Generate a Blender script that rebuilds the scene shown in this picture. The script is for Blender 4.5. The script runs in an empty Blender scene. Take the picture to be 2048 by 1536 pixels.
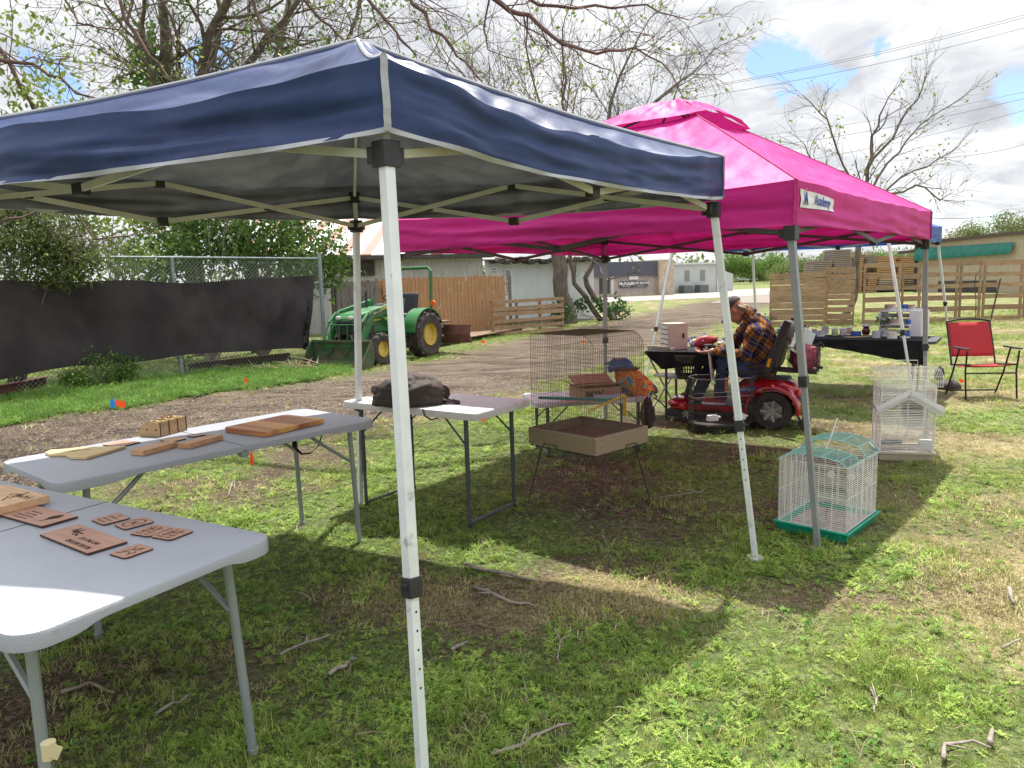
import bpy, bmesh, math, random
import numpy as np
from math import sin, cos, pi, radians, atan2, sqrt, hypot
from mathutils import Vector, Matrix, Quaternion, noise as mnoise
random.seed(7); RNG = np.random.default_rng(11)
scene = bpy.context.scene
COL = scene.collection
V = Vector
# ---------------------------------------------------------------- camera model (used to measure positions off the photograph)
CF, CP, CH, CR = 1470.0, 0.137, 1.50, -0.03
_c, _s = cos(CP), sin(CP)
_U0 = V((0, _s, _c)); _F = V((0, _c, -_s)); _R0 = V((1, 0, 0))
_R = _R0*cos(CR) + _U0*sin(CR); _U = -_R0*sin(CR) + _U0*cos(CR)
def ray(px, py): return _F + _R*((px-1024)/CF) - _U*((py-768)/CF)
def G(px, py, z=0.0):
    d = ray(px, py); t = (z-CH)/d.z; return V((0, 0, CH)) + d*t
def D(px, py, y):
    d = ray(px, py); t = y/d.y; return V((0, 0, CH)) + d*t
# ---------------------------------------------------------------- materials
MATS = {}
def newmat(name):
    m = bpy.data.materials.new(name); m.use_nodes = True
    nt = m.node_tree; nt.nodes.clear()
    return m, nt
def N(nt, t, **kw):
    n = nt.nodes.new(t)
    for k, v in kw.items():
        if k in n.inputs: n.inputs[k].default_value = v
        else: setattr(n, k, v)
    return n
def ramp(nt, src, stops, interp='LINEAR'):
    r = nt.nodes.new('ShaderNodeValToRGB'); r.color_ramp.interpolation = interp
    e = r.color_ramp.elements
    while len(e) < len(stops): e.new(0.5)
    for i, (p, c) in enumerate(stops):
        e[i].position = p; e[i].color = (c[0], c[1], c[2], 1) if hasattr(c, '__len__') else (c, c, c, 1)
    nt.links.new(src, r.inputs[0]); return r.outputs[0]
def mat(name, c1, c2=None, scale=8.0, rough=0.6, metal=0.0, bump=0.0, bscale=None, stretch=(1, 1, 1), detail=5.0, spec=0.5, lo=0.35, hi=0.65,
        dirt=None, dscale=3.0, dlo=0.55, dhi=0.75, transl=0.0, coat=0.0, emit=None, back=None, attr=None, rvar=0.0, rnd=0.0, rot=(0,0,0)):
    if name in MATS: return MATS[name]
    m, nt = newmat(name); L = nt.links.new
    out = N(nt, 'ShaderNodeOutputMaterial'); p = N(nt, 'ShaderNodeBsdfPrincipled')
    tc = N(nt, 'ShaderNodeTexCoord'); mp = N(nt, 'ShaderNodeMapping'); mp.inputs['Scale'].default_value = stretch; mp.inputs['Rotation'].default_value = rot
    L(tc.outputs['Object'], mp.inputs[0])
    n = N(nt, 'ShaderNodeTexNoise', Scale=scale, Detail=detail, Roughness=0.6); L(mp.outputs[0], n.inputs['Vector'])
    if c2 is None: c2 = tuple(min(1, x*0.82) for x in c1)
    col = ramp(nt, n.outputs['Fac'], [(lo, c1), (hi, c2)])
    if attr:
        a = N(nt, 'ShaderNodeAttribute', attribute_name=attr)
        mx = N(nt, 'ShaderNodeMix', data_type='RGBA', blend_type='MULTIPLY'); mx.inputs[0].default_value = 1.0
        L(a.outputs['Color'], mx.inputs[6]); L(col, mx.inputs[7]); col = mx.outputs[2]
    if dirt:
        n2 = N(nt, 'ShaderNodeTexNoise', Scale=dscale, Detail=6.0, Roughness=0.65); L(tc.outputs['Object'], n2.inputs['Vector'])
        f = ramp(nt, n2.outputs['Fac'], [(dlo, 0), (dhi, 1)])
        mx = N(nt, 'ShaderNodeMix', data_type='RGBA'); L(f, mx.inputs[0]); L(col, mx.inputs[6]); mx.inputs[7].default_value = (*dirt, 1); col = mx.outputs[2]
    if rnd:
        oi = N(nt, 'ShaderNodeObjectInfo'); hs = N(nt, 'ShaderNodeHueSaturation'); L(col, hs.inputs['Color'])
        ma = N(nt, 'ShaderNodeMath', operation='MULTIPLY_ADD'); L(oi.outputs['Random'], ma.inputs[0]); ma.inputs[1].default_value = rnd; ma.inputs[2].default_value = 1-rnd/2
        L(ma.outputs[0], hs.inputs['Value']); col = hs.outputs['Color']
    if back:
        g = N(nt, 'ShaderNodeNewGeometry'); mx = N(nt, 'ShaderNodeMix', data_type='RGBA'); L(g.outputs['Backfacing'], mx.inputs[0]); L(col, mx.inputs[6])
        nb = N(nt, 'ShaderNodeTexNoise', Scale=5.0, Detail=6.0); L(tc.outputs['Object'], nb.inputs['Vector'])
        bc = ramp(nt, nb.outputs['Fac'], [(0.3, back[0]), (0.6, back[1]), (0.70, back[1]), (0.78, back[2])]); L(bc, mx.inputs[7]); col = mx.outputs[2]
    L(col, p.inputs['Base Color'])
    p.inputs['Roughness'].default_value = rough; p.inputs['Metallic'].default_value = metal
    p.inputs['Specular IOR Level'].default_value = spec; p.inputs['Coat Weight'].default_value = coat
    if rvar:
        rr = ramp(nt, n.outputs['Fac'], [(0.3, max(0, rough-rvar)), (0.7, min(1, rough+rvar))]); L(rr, p.inputs['Roughness'])
    if emit: p.inputs['Emission Color'].default_value = (*emit[:3], 1); p.inputs['Emission Strength'].default_value = emit[3]
    if bump:
        nb2 = n
        if bscale:
            nb2 = N(nt, 'ShaderNodeTexNoise', Scale=bscale, Detail=4.0); L(mp.outputs[0], nb2.inputs['Vector'])
        b = N(nt, 'ShaderNodeBump', Strength=min(1, bump), Distance=0.01*max(1, bump)); L(nb2.outputs['Fac'], b.inputs['Height']); L(b.outputs[0], p.inputs['Normal'])
    if transl:
        tr = N(nt, 'ShaderNodeBsdfTranslucent'); L(col, tr.inputs['Color']); ms = N(nt, 'ShaderNodeMixShader'); ms.inputs[0].default_value = transl
        L(p.outputs[0], ms.inputs[1]); L(tr.outputs[0], ms.inputs[2]); L(ms.outputs[0], out.inputs[0])
    else: L(p.outputs[0], out.inputs[0])
    MATS[name] = m; return m
# ---------------------------------------------------------------- objects
MW = {}   # root name -> world matrix of every thing / part, used to build in world coordinates
def tag(o, label=None, cat=None, group=None, kind=None):
    if label: o['label'] = label
    if cat: o['category'] = cat
    if group: o['group'] = group
    if kind: o['kind'] = kind
    return o
def thing(name, label, cat, loc=(0, 0, 0), rz=0.0, group=None):
    o = bpy.data.objects.new(name, None); COL.objects.link(o); o.empty_display_size = 0.1
    o.location = loc; o.rotation_euler = (0, 0, rz)
    MW[o.name] = Matrix.Translation(V(loc)) @ Matrix.Rotation(rz, 4, 'Z')
    return tag(o, label, cat, group)
class MB:
    def __init__(s): s.v = []; s.f = []; s.m = []; s.mi = 0
    def add(s, vs, fs):
        b = len(s.v); s.v += [tuple(x) for x in vs]; s.f += [tuple(b+i for i in f) for f in fs]; s.m += [s.mi]*len(fs); return s
    def box(s, c, d, rz=0.0, rx=0.0, ry=0.0, M=None, taper=1.0):
        hx, hy, hz = d[0]/2, d[1]/2, d[2]/2
        vs = [V((x*hx*(taper if z > 0 else 1), y*hy*(taper if z > 0 else 1), z*hz)) for z in (-1, 1) for y in (-1, 1) for x in (-1, 1)]
        R = Matrix.Rotation(rz, 4, 'Z') @ Matrix.Rotation(ry, 4, 'Y') @ Matrix.Rotation(rx, 4, 'X') if M is None else M
        c = V(c); vs = [R @ v + c for v in vs]
        return s.add(vs, [(0, 2, 3, 1), (4, 5, 7, 6), (0, 1, 5, 4), (2, 6, 7, 3), (0, 4, 6, 2), (1, 3, 7, 5)])
    def bar(s, a, b, w, h=None, up=(0, 0, 1)):
        a, b = V(a), V(b); h = h or w; d = (b-a); L_ = d.length
        if L_ < 1e-6: return s
        d /= L_; u = V(up)
        if abs(d.dot(u)) > .98: u = V((0, 1, 0))
        x = d.cross(u).normalized(); y = x.cross(d)
        vs = []
        for p in (a, b):
            for i, j in ((-1, -1), (1, -1), (1, 1), (-1, 1)): vs.append(p+x*(i*w/2)+y*(j*h/2))
        return s.add(vs, [(3, 2, 1, 0), (4, 5, 6, 7), (0, 1, 5, 4), (1, 2, 6, 5), (2, 3, 7, 6), (3, 0, 4, 7)])
    def tube(s, pts, r, n=6, caps=True, closed=False):
        pts = [V(p) for p in pts]; k = len(pts); rs = r if hasattr(r, '__len__') else [r]*k
        vs = []; prev = None
        for i, p in enumerate(pts):
            if closed: d = pts[(i+1) % k]-pts[i-1]
            else: d = pts[min(i+1, k-1)]-pts[max(i-1, 0)]
            if d.length < 1e-9: d = V((0, 0, 1))
            d.normalize()
            if prev is None:
                u = V((0, 0, 1)) if abs(d.z) < .9 else V((1, 0, 0)); x = d.cross(u).normalized()
            else:
                x = prev-d*prev.dot(d)
                if x.length < 1e-6: x = d.orthogonal()
                x.normalize()
            prev = x; y = d.cross(x)
            for j in range(n):
                a = 2*pi*j/n; vs.append(p+(x*cos(a)+y*sin(a))*rs[i])
        fs = []
        for i in range(k if closed else k-1):
            i2 = (i+1) % k
            for j in range(n): fs.append((i*n+j, i*n+(j+1) % n, i2*n+(j+1) % n, i2*n+j))
        if caps and not closed: fs += [tuple(range(n-1, -1, -1)), tuple((k-1)*n+j for j in range(n))]
        return s.add(vs, fs)
    def lathe(s, prof, c=(0, 0, 0), n=20, M=None, cap=True):
        vs = []; k = len(prof); c = V(c)
        for r, z in prof:
            for j in range(n):
                a = 2*pi*j/n; v = V((r*cos(a), r*sin(a), z)); v = (M @ v if M is not None else v)+c; vs.append(v)
        fs = [(i*n+j, i*n+(j+1) % n, (i+1)*n+(j+1) % n, (i+1)*n+j) for i in range(k-1) for j in range(n)]
        if cap: fs += [tuple(range(n-1, -1, -1)), tuple((k-1)*n+j for j in range(n))]
        return s.add(vs, fs)
    def prism(s, poly, a, b, M=None, c=(0, 0, 0)):
        # poly in (x,y), extruded z from a to b, then transformed by M
        n = len(poly); c = V(c); area = sum(poly[i][0]*poly[(i+1) % n][1]-poly[(i+1) % n][0]*poly[i][1] for i in range(n))
        if area < 0: poly = poly[::-1]
        vs = [V((x, y, a)) for x, y in poly]+[V((x, y, b)) for x, y in poly]
        vs = [(M @ v if M is not None else v)+c for v in vs]
        fs = [tuple(range(n-1, -1, -1)), tuple(range(n, 2*n))]+[(i, (i+1) % n, n+(i+1) % n, n+i) for i in range(n)]
        return s.add(vs, fs)
    def grid(s, fn, nu, nv, flip=False):
        vs = [fn(i/nu, j/nv) for j in range(nv+1) for i in range(nu+1)]; w = nu+1; fs = []
        for j in range(nv):
            for i in range(nu):
                q = (j*w+i, j*w+i+1, (j+1)*w+i+1, (j+1)*w+i); fs.append(q[::-1] if flip else q)
        return s.add(vs, fs)
    def ellip(s, c, r, nu=16, nv=10, M=None, fn=None):
        c = V(c); vs = []; fs = []
        for j in range(nv+1):
            t = pi*j/nv
            for i in range(nu):
                a = 2*pi*i/nu; v = V((sin(t)*cos(a), sin(t)*sin(a), -cos(t)))
                if fn: v = fn(v)
                v = V((v.x*r[0], v.y*r[1], v.z*r[2])); v = (M @ v if M is not None else v)+c; vs.append(v)
        for j in range(nv):
            for i in range(nu): fs.append((j*nu+i, j*nu+(i+1) % nu, (j+1)*nu+(i+1) % nu, (j+1)*nu+i))
        return s.add(vs, fs)
    def build(s, name, m, parent=None, smooth=False, world=False, bevel=0.0, sub=0, root=None, solid=0.0):
        me = bpy.data.meshes.new(name)
        vs = s.v
        if world and parent is not None:
            r = root or parent
            while r.name not in MW: r = r.parent
            I = MW[r.name].inverted(); vs = [I @ V(v) for v in vs]
        me.from_pydata([tuple(v) for v in vs], [], s.f)
        ms = m if isinstance(m, (list, tuple)) else [m]
        for x in ms: me.materials.append(x)
        if len(ms) > 1: me.polygons.foreach_set('material_index', s.m)
        if smooth: me.polygons.foreach_set('use_smooth', [True]*len(s.f))
        me.update()
        if smooth and smooth != 'all':
            try: me.set_sharp_from_angle(angle=radians(35))
            except Exception: pass
        o = bpy.data.objects.new(name, me); COL.objects.link(o)
        if parent is not None: o.parent = parent
        if solid: md = o.modifiers.new('solid', 'SOLIDIFY'); md.thickness = solid
        if bevel: md = o.modifiers.new('bevel', 'BEVEL'); md.width = bevel; md.segments = 2; md.limit_method = 'ANGLE'; md.angle_limit = radians(40)
        if sub: md = o.modifiers.new('sub', 'SUBSURF'); md.levels = sub; md.render_levels = sub
        return o
def children(o): return [c for c in bpy.data.objects if c.parent == o]
def copy_tree(o, parent=None, label=None, loc=None, rz=None, scale=None):
    c = o.copy(); COL.objects.link(c)
    if parent is not None: c.parent = parent
    for ch in list(o.children): copy_tree(ch, c)
    if label: c['label'] = label
    if loc is not None: c.location = loc
    if rz is not None: c.rotation_euler = (0, 0, rz)
    if scale is not None: c.scale = (scale,)*3 if not hasattr(scale, '__len__') else scale
    return c
def text(name, body, size, m, parent, M, extrude=0.0006, world=False, align='CENTER', bold=0.0, shear=0.0, sx=1.0):
    cu = bpy.data.curves.new(name, 'FONT'); cu.body = body; cu.size = size; cu.extrude = extrude; cu.align_x = align; cu.align_y = 'CENTER'; cu.offset = bold; cu.shear = shear
    cu.resolution_u = 3
    t = bpy.data.objects.new(name, cu); COL.objects.link(t)
    bpy.context.view_layer.update()
    me = bpy.data.meshes.new_from_object(t.evaluated_get(bpy.context.evaluated_depsgraph_get()))
    bpy.data.objects.remove(t); bpy.data.curves.remove(cu)
    me.transform(M @ Matrix.Diagonal((sx, 1, 1, 1)))
    if world:
        r = parent
        while r.name not in MW: r = r.parent
        me.transform(MW[r.name].inverted())
    me.materials.clear(); me.materials.append(m); me.name = name
    o = bpy.data.objects.new(name, me); COL.objects.link(o); o.parent = parent
    return o
def frame(o, x, y):
    """4x4 with origin o, x axis x, y axis y (z = x cross y)"""
    x = V(x).normalized(); y = V(y); z = x.cross(y).normalized(); y = z.cross(x)
    return Matrix(((x.x, y.x, z.x, o[0]), (x.y, y.y, z.y, o[1]), (x.z, y.z, z.z, o[2]), (0, 0, 0, 1)))
def wob(p, s, a): return mnoise.noise(V(p)*s)*a
def lerp(a, b, t): return a+(b-a)*t
def rrect(hx, hy, r, n=5):
    P = []
    for cx, cy, a0 in ((hx-r, hy-r, 0), (-hx+r, hy-r, pi/2), (-hx+r, -hy+r, pi), (hx-r, -hy+r, 3*pi/2)):
        for k in range(n+1):
            a = a0+pi/2*k/n; P.append((cx+r*cos(a), cy+r*sin(a)))
    return P
# ================================================================ camera, light, sky
cam = bpy.data.cameras.new('camera'); co = bpy.data.objects.new('camera', cam); COL.objects.link(co); scene.camera = co
cam.sensor_width = 36; cam.lens = CF/2048*36; cam.clip_start = 0.05; cam.clip_end = 3000
Mx = Matrix(((_R.x, _U.x, -_F.x, 0), (_R.y, _U.y, -_F.y, 0), (_R.z, _U.z, -_F.z, CH), (0, 0, 0, 1))); co.matrix_world = Mx
SUN_TO = V((0.10, 0.42, 1.0)).normalized()          # direction towards the sun
sl = bpy.data.lights.new('sun', 'SUN'); sl.energy = 5.0; sl.angle = radians(0.6); sl.color = (1.0, 0.95, 0.87)
so = bpy.data.objects.new('sun', sl); COL.objects.link(so); so.rotation_euler = SUN_TO.to_track_quat('Z', 'Y').to_euler(); so.location = (0, 0, 20)
w = bpy.data.worlds.new('World'); scene.world = w; w.use_nodes = True; nt = w.node_tree; nt.nodes.clear(); L = nt.links.new
out = N(nt, 'ShaderNodeOutputWorld'); bg = N(nt, 'ShaderNodeBackground'); bg.inputs[1].default_value = 0.13
sky = N(nt, 'ShaderNodeTexSky'); sky.sky_type = 'NISHITA'; sky.sun_disc = False
sky.sun_elevation = math.asin(SUN_TO.z); sky.sun_rotation = atan2(SUN_TO.x, SUN_TO.y); sky.air_density = 1.0; sky.dust_density = 0.6
tc = N(nt, 'ShaderNodeTexCoord')
sep = N(nt, 'ShaderNodeSeparateXYZ'); L(tc.outputs['Generated'], sep.inputs[0])
# clouds live on a layer above the ground: project the direction on a plane
mz = N(nt, 'ShaderNodeMath', operation='MAXIMUM'); L(sep.outputs[2], mz.inputs[0]); mz.inputs[1].default_value = 0.02
mz2 = N(nt, 'ShaderNodeMath', operation='ADD'); L(mz.outputs[0], mz2.inputs[0]); mz2.inputs[1].default_value = 0.22
dv = N(nt, 'ShaderNodeVectorMath', operation='DIVIDE'); cb = N(nt, 'ShaderNodeCombineXYZ')
for i in range(3): L(mz2.outputs[0], cb.inputs[i])
L(tc.outputs['Generated'], dv.inputs[0]); L(cb.outputs[0], dv.inputs[1])
def skynoise(scale, detail, off, rough=0.6, dist=0.0):
    mp = N(nt, 'ShaderNodeMapping'); mp.inputs['Location'].default_value = off; L(dv.outputs[0], mp.inputs[0])
    n = N(nt, 'ShaderNodeTexNoise', Scale=scale, Detail=detail, Roughness=rough, Distortion=dist); L(mp.outputs[0], n.inputs['Vector']); return n.outputs['Fac']
big = skynoise(1.7, 9.0, (3.1, 1.7, 0.4), 0.58, 0.3); shade = skynoise(2.6, 8.0, (8.3, 4.4, 2.0), 0.6, 0.5)
# gaps of open sky: a few directions where the cloud layer is broken
def gap(px, py, rad):
    d = ray(px, py).normalized()
    wn = N(nt, 'ShaderNodeTexNoise', Scale=7.0, Detail=7.0, Roughness=.62); L(tc.outputs['Generated'], wn.inputs['Vector']); ws = N(nt, 'ShaderNodeVectorMath', operation='MULTIPLY_ADD'); L(wn.outputs['Color'], ws.inputs[0]); ws.inputs[1].default_value = (.16, .16, .16); ws.inputs[2].default_value = (-.08, -.08, -.08); wa = N(nt, 'ShaderNodeVectorMath', operation='ADD')
    dt = N(nt, 'ShaderNodeVectorMath', operation='DISTANCE'); nn = N(nt, 'ShaderNodeVectorMath', operation='NORMALIZE'); L(tc.outputs['Generated'], nn.inputs[0]); L(nn.outputs[0], wa.inputs[0]); L(ws.outputs[0], wa.inputs[1]); L(wa.outputs[0], dt.inputs[0]); dt.inputs[1].default_value = tuple(d)
    mr = N(nt, 'ShaderNodeMapRange'); L(dt.outputs['Value'], mr.inputs[0]); mr.inputs[1].default_value = 0.0; mr.inputs[2].default_value = rad; mr.inputs[3].default_value = 0.44; mr.inputs[4].default_value = 0.0
    return mr.outputs[0]
acc = None
for g in ((1585, 105, .060), (1620, 145, .055), (1665, 158, .045), (1690, 150, .03), (1760, 88, .025), (2045, 210, .075), (1975, 232, .035), (1575, 185, .03), (120, 160, .07), (420, 125, .06), (1870, 425, .04), (1990, 405, .04), (-900, 100, .3), (3200, 0, .4)):
    o_ = gap(*g)
    if acc is None: acc = o_
    else:
        a_ = N(nt, 'ShaderNodeMath', operation='MAXIMUM'); L(acc, a_.inputs[0]); L(o_, a_.inputs[1]); acc = a_.outputs[0]
sb = N(nt, 'ShaderNodeMath', operation='SUBTRACT'); L(big, sb.inputs[0]); L(acc, sb.inputs[1])
cover = ramp(nt, sb.outputs[0], [(0.19, 0), (0.28, 1)])
ccol = ramp(nt, shade, [(0.34, (5.3, 5.35, 5.4)), (0.47, (4.7, 4.78, 4.9)), (0.57, (3.7, 3.8, 4.0)), (0.72, (2.6, 2.7, 2.95))])
# high clouds above the view are brightened to lift the light in shade
zb_ = N(nt, 'ShaderNodeMapRange'); L(sep.outputs[2], zb_.inputs[0]); zb_.inputs[1].default_value = .42; zb_.inputs[2].default_value = .85; zb_.inputs[3].default_value = 1.0; zb_.inputs[4].default_value = 2.1
vm_ = N(nt, 'ShaderNodeVectorMath', operation='SCALE'); L(ccol, vm_.inputs[0]); L(zb_.outputs[0], vm_.inputs['Scale']); ccol = vm_.outputs[0]
mx = N(nt, 'ShaderNodeMix', data_type='RGBA'); L(cover, mx.inputs[0])
sk2 = N(nt, 'ShaderNodeMix', data_type='RGBA', blend_type='MULTIPLY'); sk2.inputs[0].default_value = 1; L(sky.outputs[0], sk2.inputs[6]); sk2.inputs[7].default_value = (.80, .84, .90, 1)
L(sk2.outputs[2], mx.inputs[6]); L(ccol, mx.inputs[7]); L(mx.outputs[2], bg.inputs[0]); L(bg.outputs[0], out.inputs[0])
scene.view_settings.view_transform = 'Standard'; scene.view_settings.look = 'None'; scene.view_settings.exposure = 0.74; scene.view_settings.gamma = 1
scene.render.engine = 'CYCLES'
scene.cycles.max_bounces = 8; scene.cycles.transparent_max_bounces = 12
# ================================================================ ground
def pl(pts): return [(G(*p).x, G(*p).y) for p in pts]
TR_NEAR = pl([(-900, 1330), (-400, 1110), (0, 990), (250, 955), (500, 905), (700, 855), (960, 800), (1080, 772), (1250, 722), (1400, 668), (1500, 625), (1560, 606)])
TR_FAR = pl([(-1000, 1090), (-400, 930), (0, 850), (240, 815), (400, 790), (650, 760), (780, 738), (960, 698), (1060, 672), (1230, 640), (1340, 614), (1440, 598)])
TRACK = np.array(TR_NEAR+TR_FAR[::-1])
def poly_sd(P, poly):
    """signed distance, positive inside"""
    n = len(poly); d = np.full(len(P), 1e9); ins = np.zeros(len(P), bool)
    for i in range(n):
        a = poly[i]; b = poly[(i+1) % n]; e = b-a; w_ = P-a; t = np.clip((w_@e)/(e@e), 0, 1); q = w_-t[:, None]*e; d = np.minimum(d, np.hypot(q[:, 0], q[:, 1]))
        c_ = ((a[1] > P[:, 1]) != (b[1] > P[:, 1])) & (P[:, 0] < (b[0]-a[0])*(P[:, 1]-a[1])/(b[1]-a[1]+1e-12)+a[0]); ins ^= c_
    return np.where(ins, d, -d)
ROADP = np.array(pl([(500, 640), (1194, 606), (1431, 596), (1560, 588), (1722, 574), (2300, 560)])+pl([(2300, 550), (1722, 565), (1532, 577), (1216, 590), (500, 622)]))
def n2(x, y, s, o=0.0): return mnoise.noise(V((x*s+o, y*s-o, o*1.7)))
def green_at(x, y):
    """0 bare / dead grass .. 1 lush weeds"""
    g = 0.72+0.75*n2(x, y, 0.9, 3.1)+0.38*n2(x, y, 2.6, 9.0)
    if y > 1.0: g -= 0.16*max(0, min(1, (x-1.3-0.06*y)/1.2))*max(0, min(1, (16-y)/6))      # drier towards the open right-hand side
    def bl(cx, cy, rx, ry, a): return a*max(0, 1-((x-cx)/rx)**2-((y-cy)/ry)**2)
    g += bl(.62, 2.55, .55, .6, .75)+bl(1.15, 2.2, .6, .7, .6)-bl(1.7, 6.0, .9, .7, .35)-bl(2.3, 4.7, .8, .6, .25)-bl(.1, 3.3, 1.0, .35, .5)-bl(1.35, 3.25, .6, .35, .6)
    return max(0, min(1, g))
def dry_sunlit_at(x, y):  # straw weight: drier right side, plus sunlit and shaded ground put into colour
    xb = float(np.interp(y, [1, 3, 3.6, 6.5, 9, 14], [.75, 1.45, 1.9, 3.5, 3.2, 2.0])); d = .15+.85/(1+math.exp(-max(-30, min(30, (x-xb+.35*n2(x, y, .9, 13))/.16))))
    return min(1, d+.75*max(0, 1-((x-.2)/1.3)**2-((y-3.35+.12*x)/.42)**2)+(.25 if y > 8 else 0))  # the added ellipse paints the sunlit strip between the tent shadows as straw
xs = np.concatenate([np.array([-1500, -700, -300, -120, -60]), np.arange(-30, -12, 1.0), np.arange(-12, 12, .12), np.arange(12, 40, 1.0), np.array([60, 120, 300, 700, 1500])])
ys = np.concatenate([np.array([-60, -20, -5]), np.arange(-1, 16, .12), np.arange(16, 30, .4), np.arange(30, 90, 2.5), np.array([110, 160, 300, 700, 1600])])
X, Y = np.meshgrid(xs, ys); Pg = np.stack([X.ravel(), Y.ravel()], 1)
sdt = poly_sd(Pg, TRACK)
Z = np.zeros(len(Pg)); gm = np.zeros((len(Pg), 4), np.float32); gm[:, 3] = 1
for i, (x, y) in enumerate(Pg):
    tr = 1/(1+math.exp(-max(-30, min(30, (sdt[i]+0.35*n2(x, y, 1.3))/0.16))))
    near = 1.0 if (-14 < x < 25 and y < 40) else 0.0
    if near:
        Z[i] = 0.018*n2(x, y, 1.1, 5)+0.008*n2(x, y, 4.0, 2)
        if tr > .01:
            # ruts run along the track
            u = x*0.80+y*-0.60
            Z[i] += tr*(0.035*n2(u*0.35, (x*.6+y*.8)*3.2, 1.0, 4)+0.02*n2(x, y, 5.0, 8)-0.03)
    gm[i, 0] = tr; gm[i, 2] = dry_sunlit_at(x, y); gm[i, 1] = green_at(x, y) if y < 60 else .8
nx = len(xs); fcs = [(j*nx+i, j*nx+i+1, (j+1)*nx+i+1, (j+1)*nx+i) for j in range(len(ys)-1) for i in range(nx-1)]
me = bpy.data.meshes.new('ground'); me.from_pydata(np.column_stack([Pg, Z]).tolist(), [], fcs); at = me.color_attributes.new('gmask', 'FLOAT_COLOR', 'POINT'); at.data.foreach_set('color', gm.ravel())
me.polygons.foreach_set('use_smooth', [True]*len(fcs))
m, nt = newmat('ground_soil'); L = nt.links.new; out = N(nt, 'ShaderNodeOutputMaterial'); p = N(nt, 'ShaderNodeBsdfPrincipled', Roughness=0.95); p.inputs['Specular IOR Level'].default_value = 0.1
tc = N(nt, 'ShaderNodeTexCoord'); a = N(nt, 'ShaderNodeAttribute', attribute_name='gmask'); sx = N(nt, 'ShaderNodeSeparateColor'); L(a.outputs['Color'], sx.inputs[0])
def gn(scale, det=6.0, rough=.6, vec=None):
    n = N(nt, 'ShaderNodeTexNoise', Scale=scale, Detail=det, Roughness=rough); L(vec or tc.outputs['Object'], n.inputs['Vector']); return n.outputs['Fac']
def mixc(f, c1, c2):
    x = N(nt, 'ShaderNodeMix', data_type='RGBA')
    for s_, k in ((f, 0), (c1, 6), (c2, 7)):
        if hasattr(s_, 'links'): L(s_, x.inputs[k])
        elif k == 0: x.inputs[0].default_value = s_
        else: x.inputs[k].default_value = (*s_, 1)
    return x.outputs[2]
fine = gn(38.0, 5.0, .7); vor = N(nt, 'ShaderNodeTexVoronoi', Scale=70.0); L(tc.outputs['Object'], vor.inputs['Vector'])
litter = ramp(nt, fine, [(0.30, (.020, .015, .011)), (0.48, (.058, .044, .032)), (0.60, (.15, .11, .08)), (0.75, (.32, .25, .18))])
straw = ramp(nt, fine, [(0.30, (.12, .095, .045)), (0.5, (.33, .28, .15)), (0.72, (.52, .46, .27))])
grn = ramp(nt, gn(24.0, 5.0, .7), [(0.3, (.03, .055, .015)), (0.5, (.10, .17, .04)), (0.72, (.24, .30, .10))])
pn = gn(1.6, 4.0)
drym = ramp(nt, pn, [(0.38, 0.25), (0.60, 0.95)])
dmul = N(nt, 'ShaderNodeMath', operation='MULTIPLY'); L(drym, dmul.inputs[0]); L(sx.outputs[2], dmul.inputs[1]); base = mixc(dmul.outputs[0], litter, straw)
gfac = N(nt, 'ShaderNodeMath', operation='MULTIPLY_ADD'); L(sx.outputs[1], gfac.inputs[0]); gfac.inputs[1].default_value = 1.1; gg = gn(9.0, 5.0); ms_ = N(nt, 'ShaderNodeMath', operation='SUBTRACT'); L(gg, ms_.inputs[0]); ms_.inputs[1].default_value = .95; L(ms_.outputs[0], gfac.inputs[2])
gf = ramp(nt, gfac.outputs[0], [(0.0, 0), (0.45, .62)])
base = mixc(gf, base, grn)
dm = N(nt, 'ShaderNodeMapping'); dm.inputs['Rotation'].default_value = (0, 0, radians(35)); dm.inputs['Scale'].default_value = (.5, 3.0, 1); L(tc.outputs['Object'], dm.inputs[0])
streak = gn(1.3, 6.0, .65, dm.outputs[0])
soil = ramp(nt, streak, [(0.38, (.036, .027, .021)), (0.48, (.090, .069, .054)), (0.60, (.155, .122, .096))])
chip = ramp(nt, gn(55.0, 3.0, .75), [(0.52, 0), (0.62, .75)]); soil = mixc(chip, soil, (.24, .19, .145))
dark = ramp(nt, gn(30.0, 3.0, .7), [(0.34, .8), (0.44, 0)]); soil = mixc(dark, soil, (.045, .033, .026))
base = mixc(sx.outputs[0], base, soil)
ff = gn(160.0, 4.0, .75); fv = ramp(nt, ff, [(.32, .35), (.5, 1.0), (.70, 1.7)]); mm = N(nt, 'ShaderNodeMix', data_type='RGBA', blend_type='MULTIPLY'); mm.inputs[0].default_value = 1; L(base, mm.inputs[6]); L(fv, mm.inputs[7]); base = mm.outputs[2]
L(base, p.inputs['Base Color'])
bm_ = N(nt, 'ShaderNodeBump', Strength=0.9, Distance=0.03); L(fine, bm_.inputs['Height']); L(bm_.outputs[0], p.inputs['Normal']); L(p.outputs[0], out.inputs[0])
me.materials.append(m); go = bpy.data.objects.new('ground', me); COL.objects.link(go); tag(go, kind='structure')
road_m = mat('road_asphalt', (.24, .215, .20), (.30, .27, .25), scale=1.5, rough=.9)
b = MB(); b.add([V((x, y, .02)) for x, y in ROADP], [tuple(range(len(ROADP)))]); o = b.build('road', road_m); tag(o, kind='structure')
DR = pl([(1420, 606), (1560, 606), (1640, 592), (1600, 582), (1500, 586)])
b = MB(); b.add([V((x, y, .012)) for x, y in DR], [tuple(range(len(DR)))]); o = b.build('driveway', mat('driveway_gravel', (.22, .19, .17), (.16, .135, .115), scale=2, rough=.95)); tag(o, kind='structure')
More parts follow.
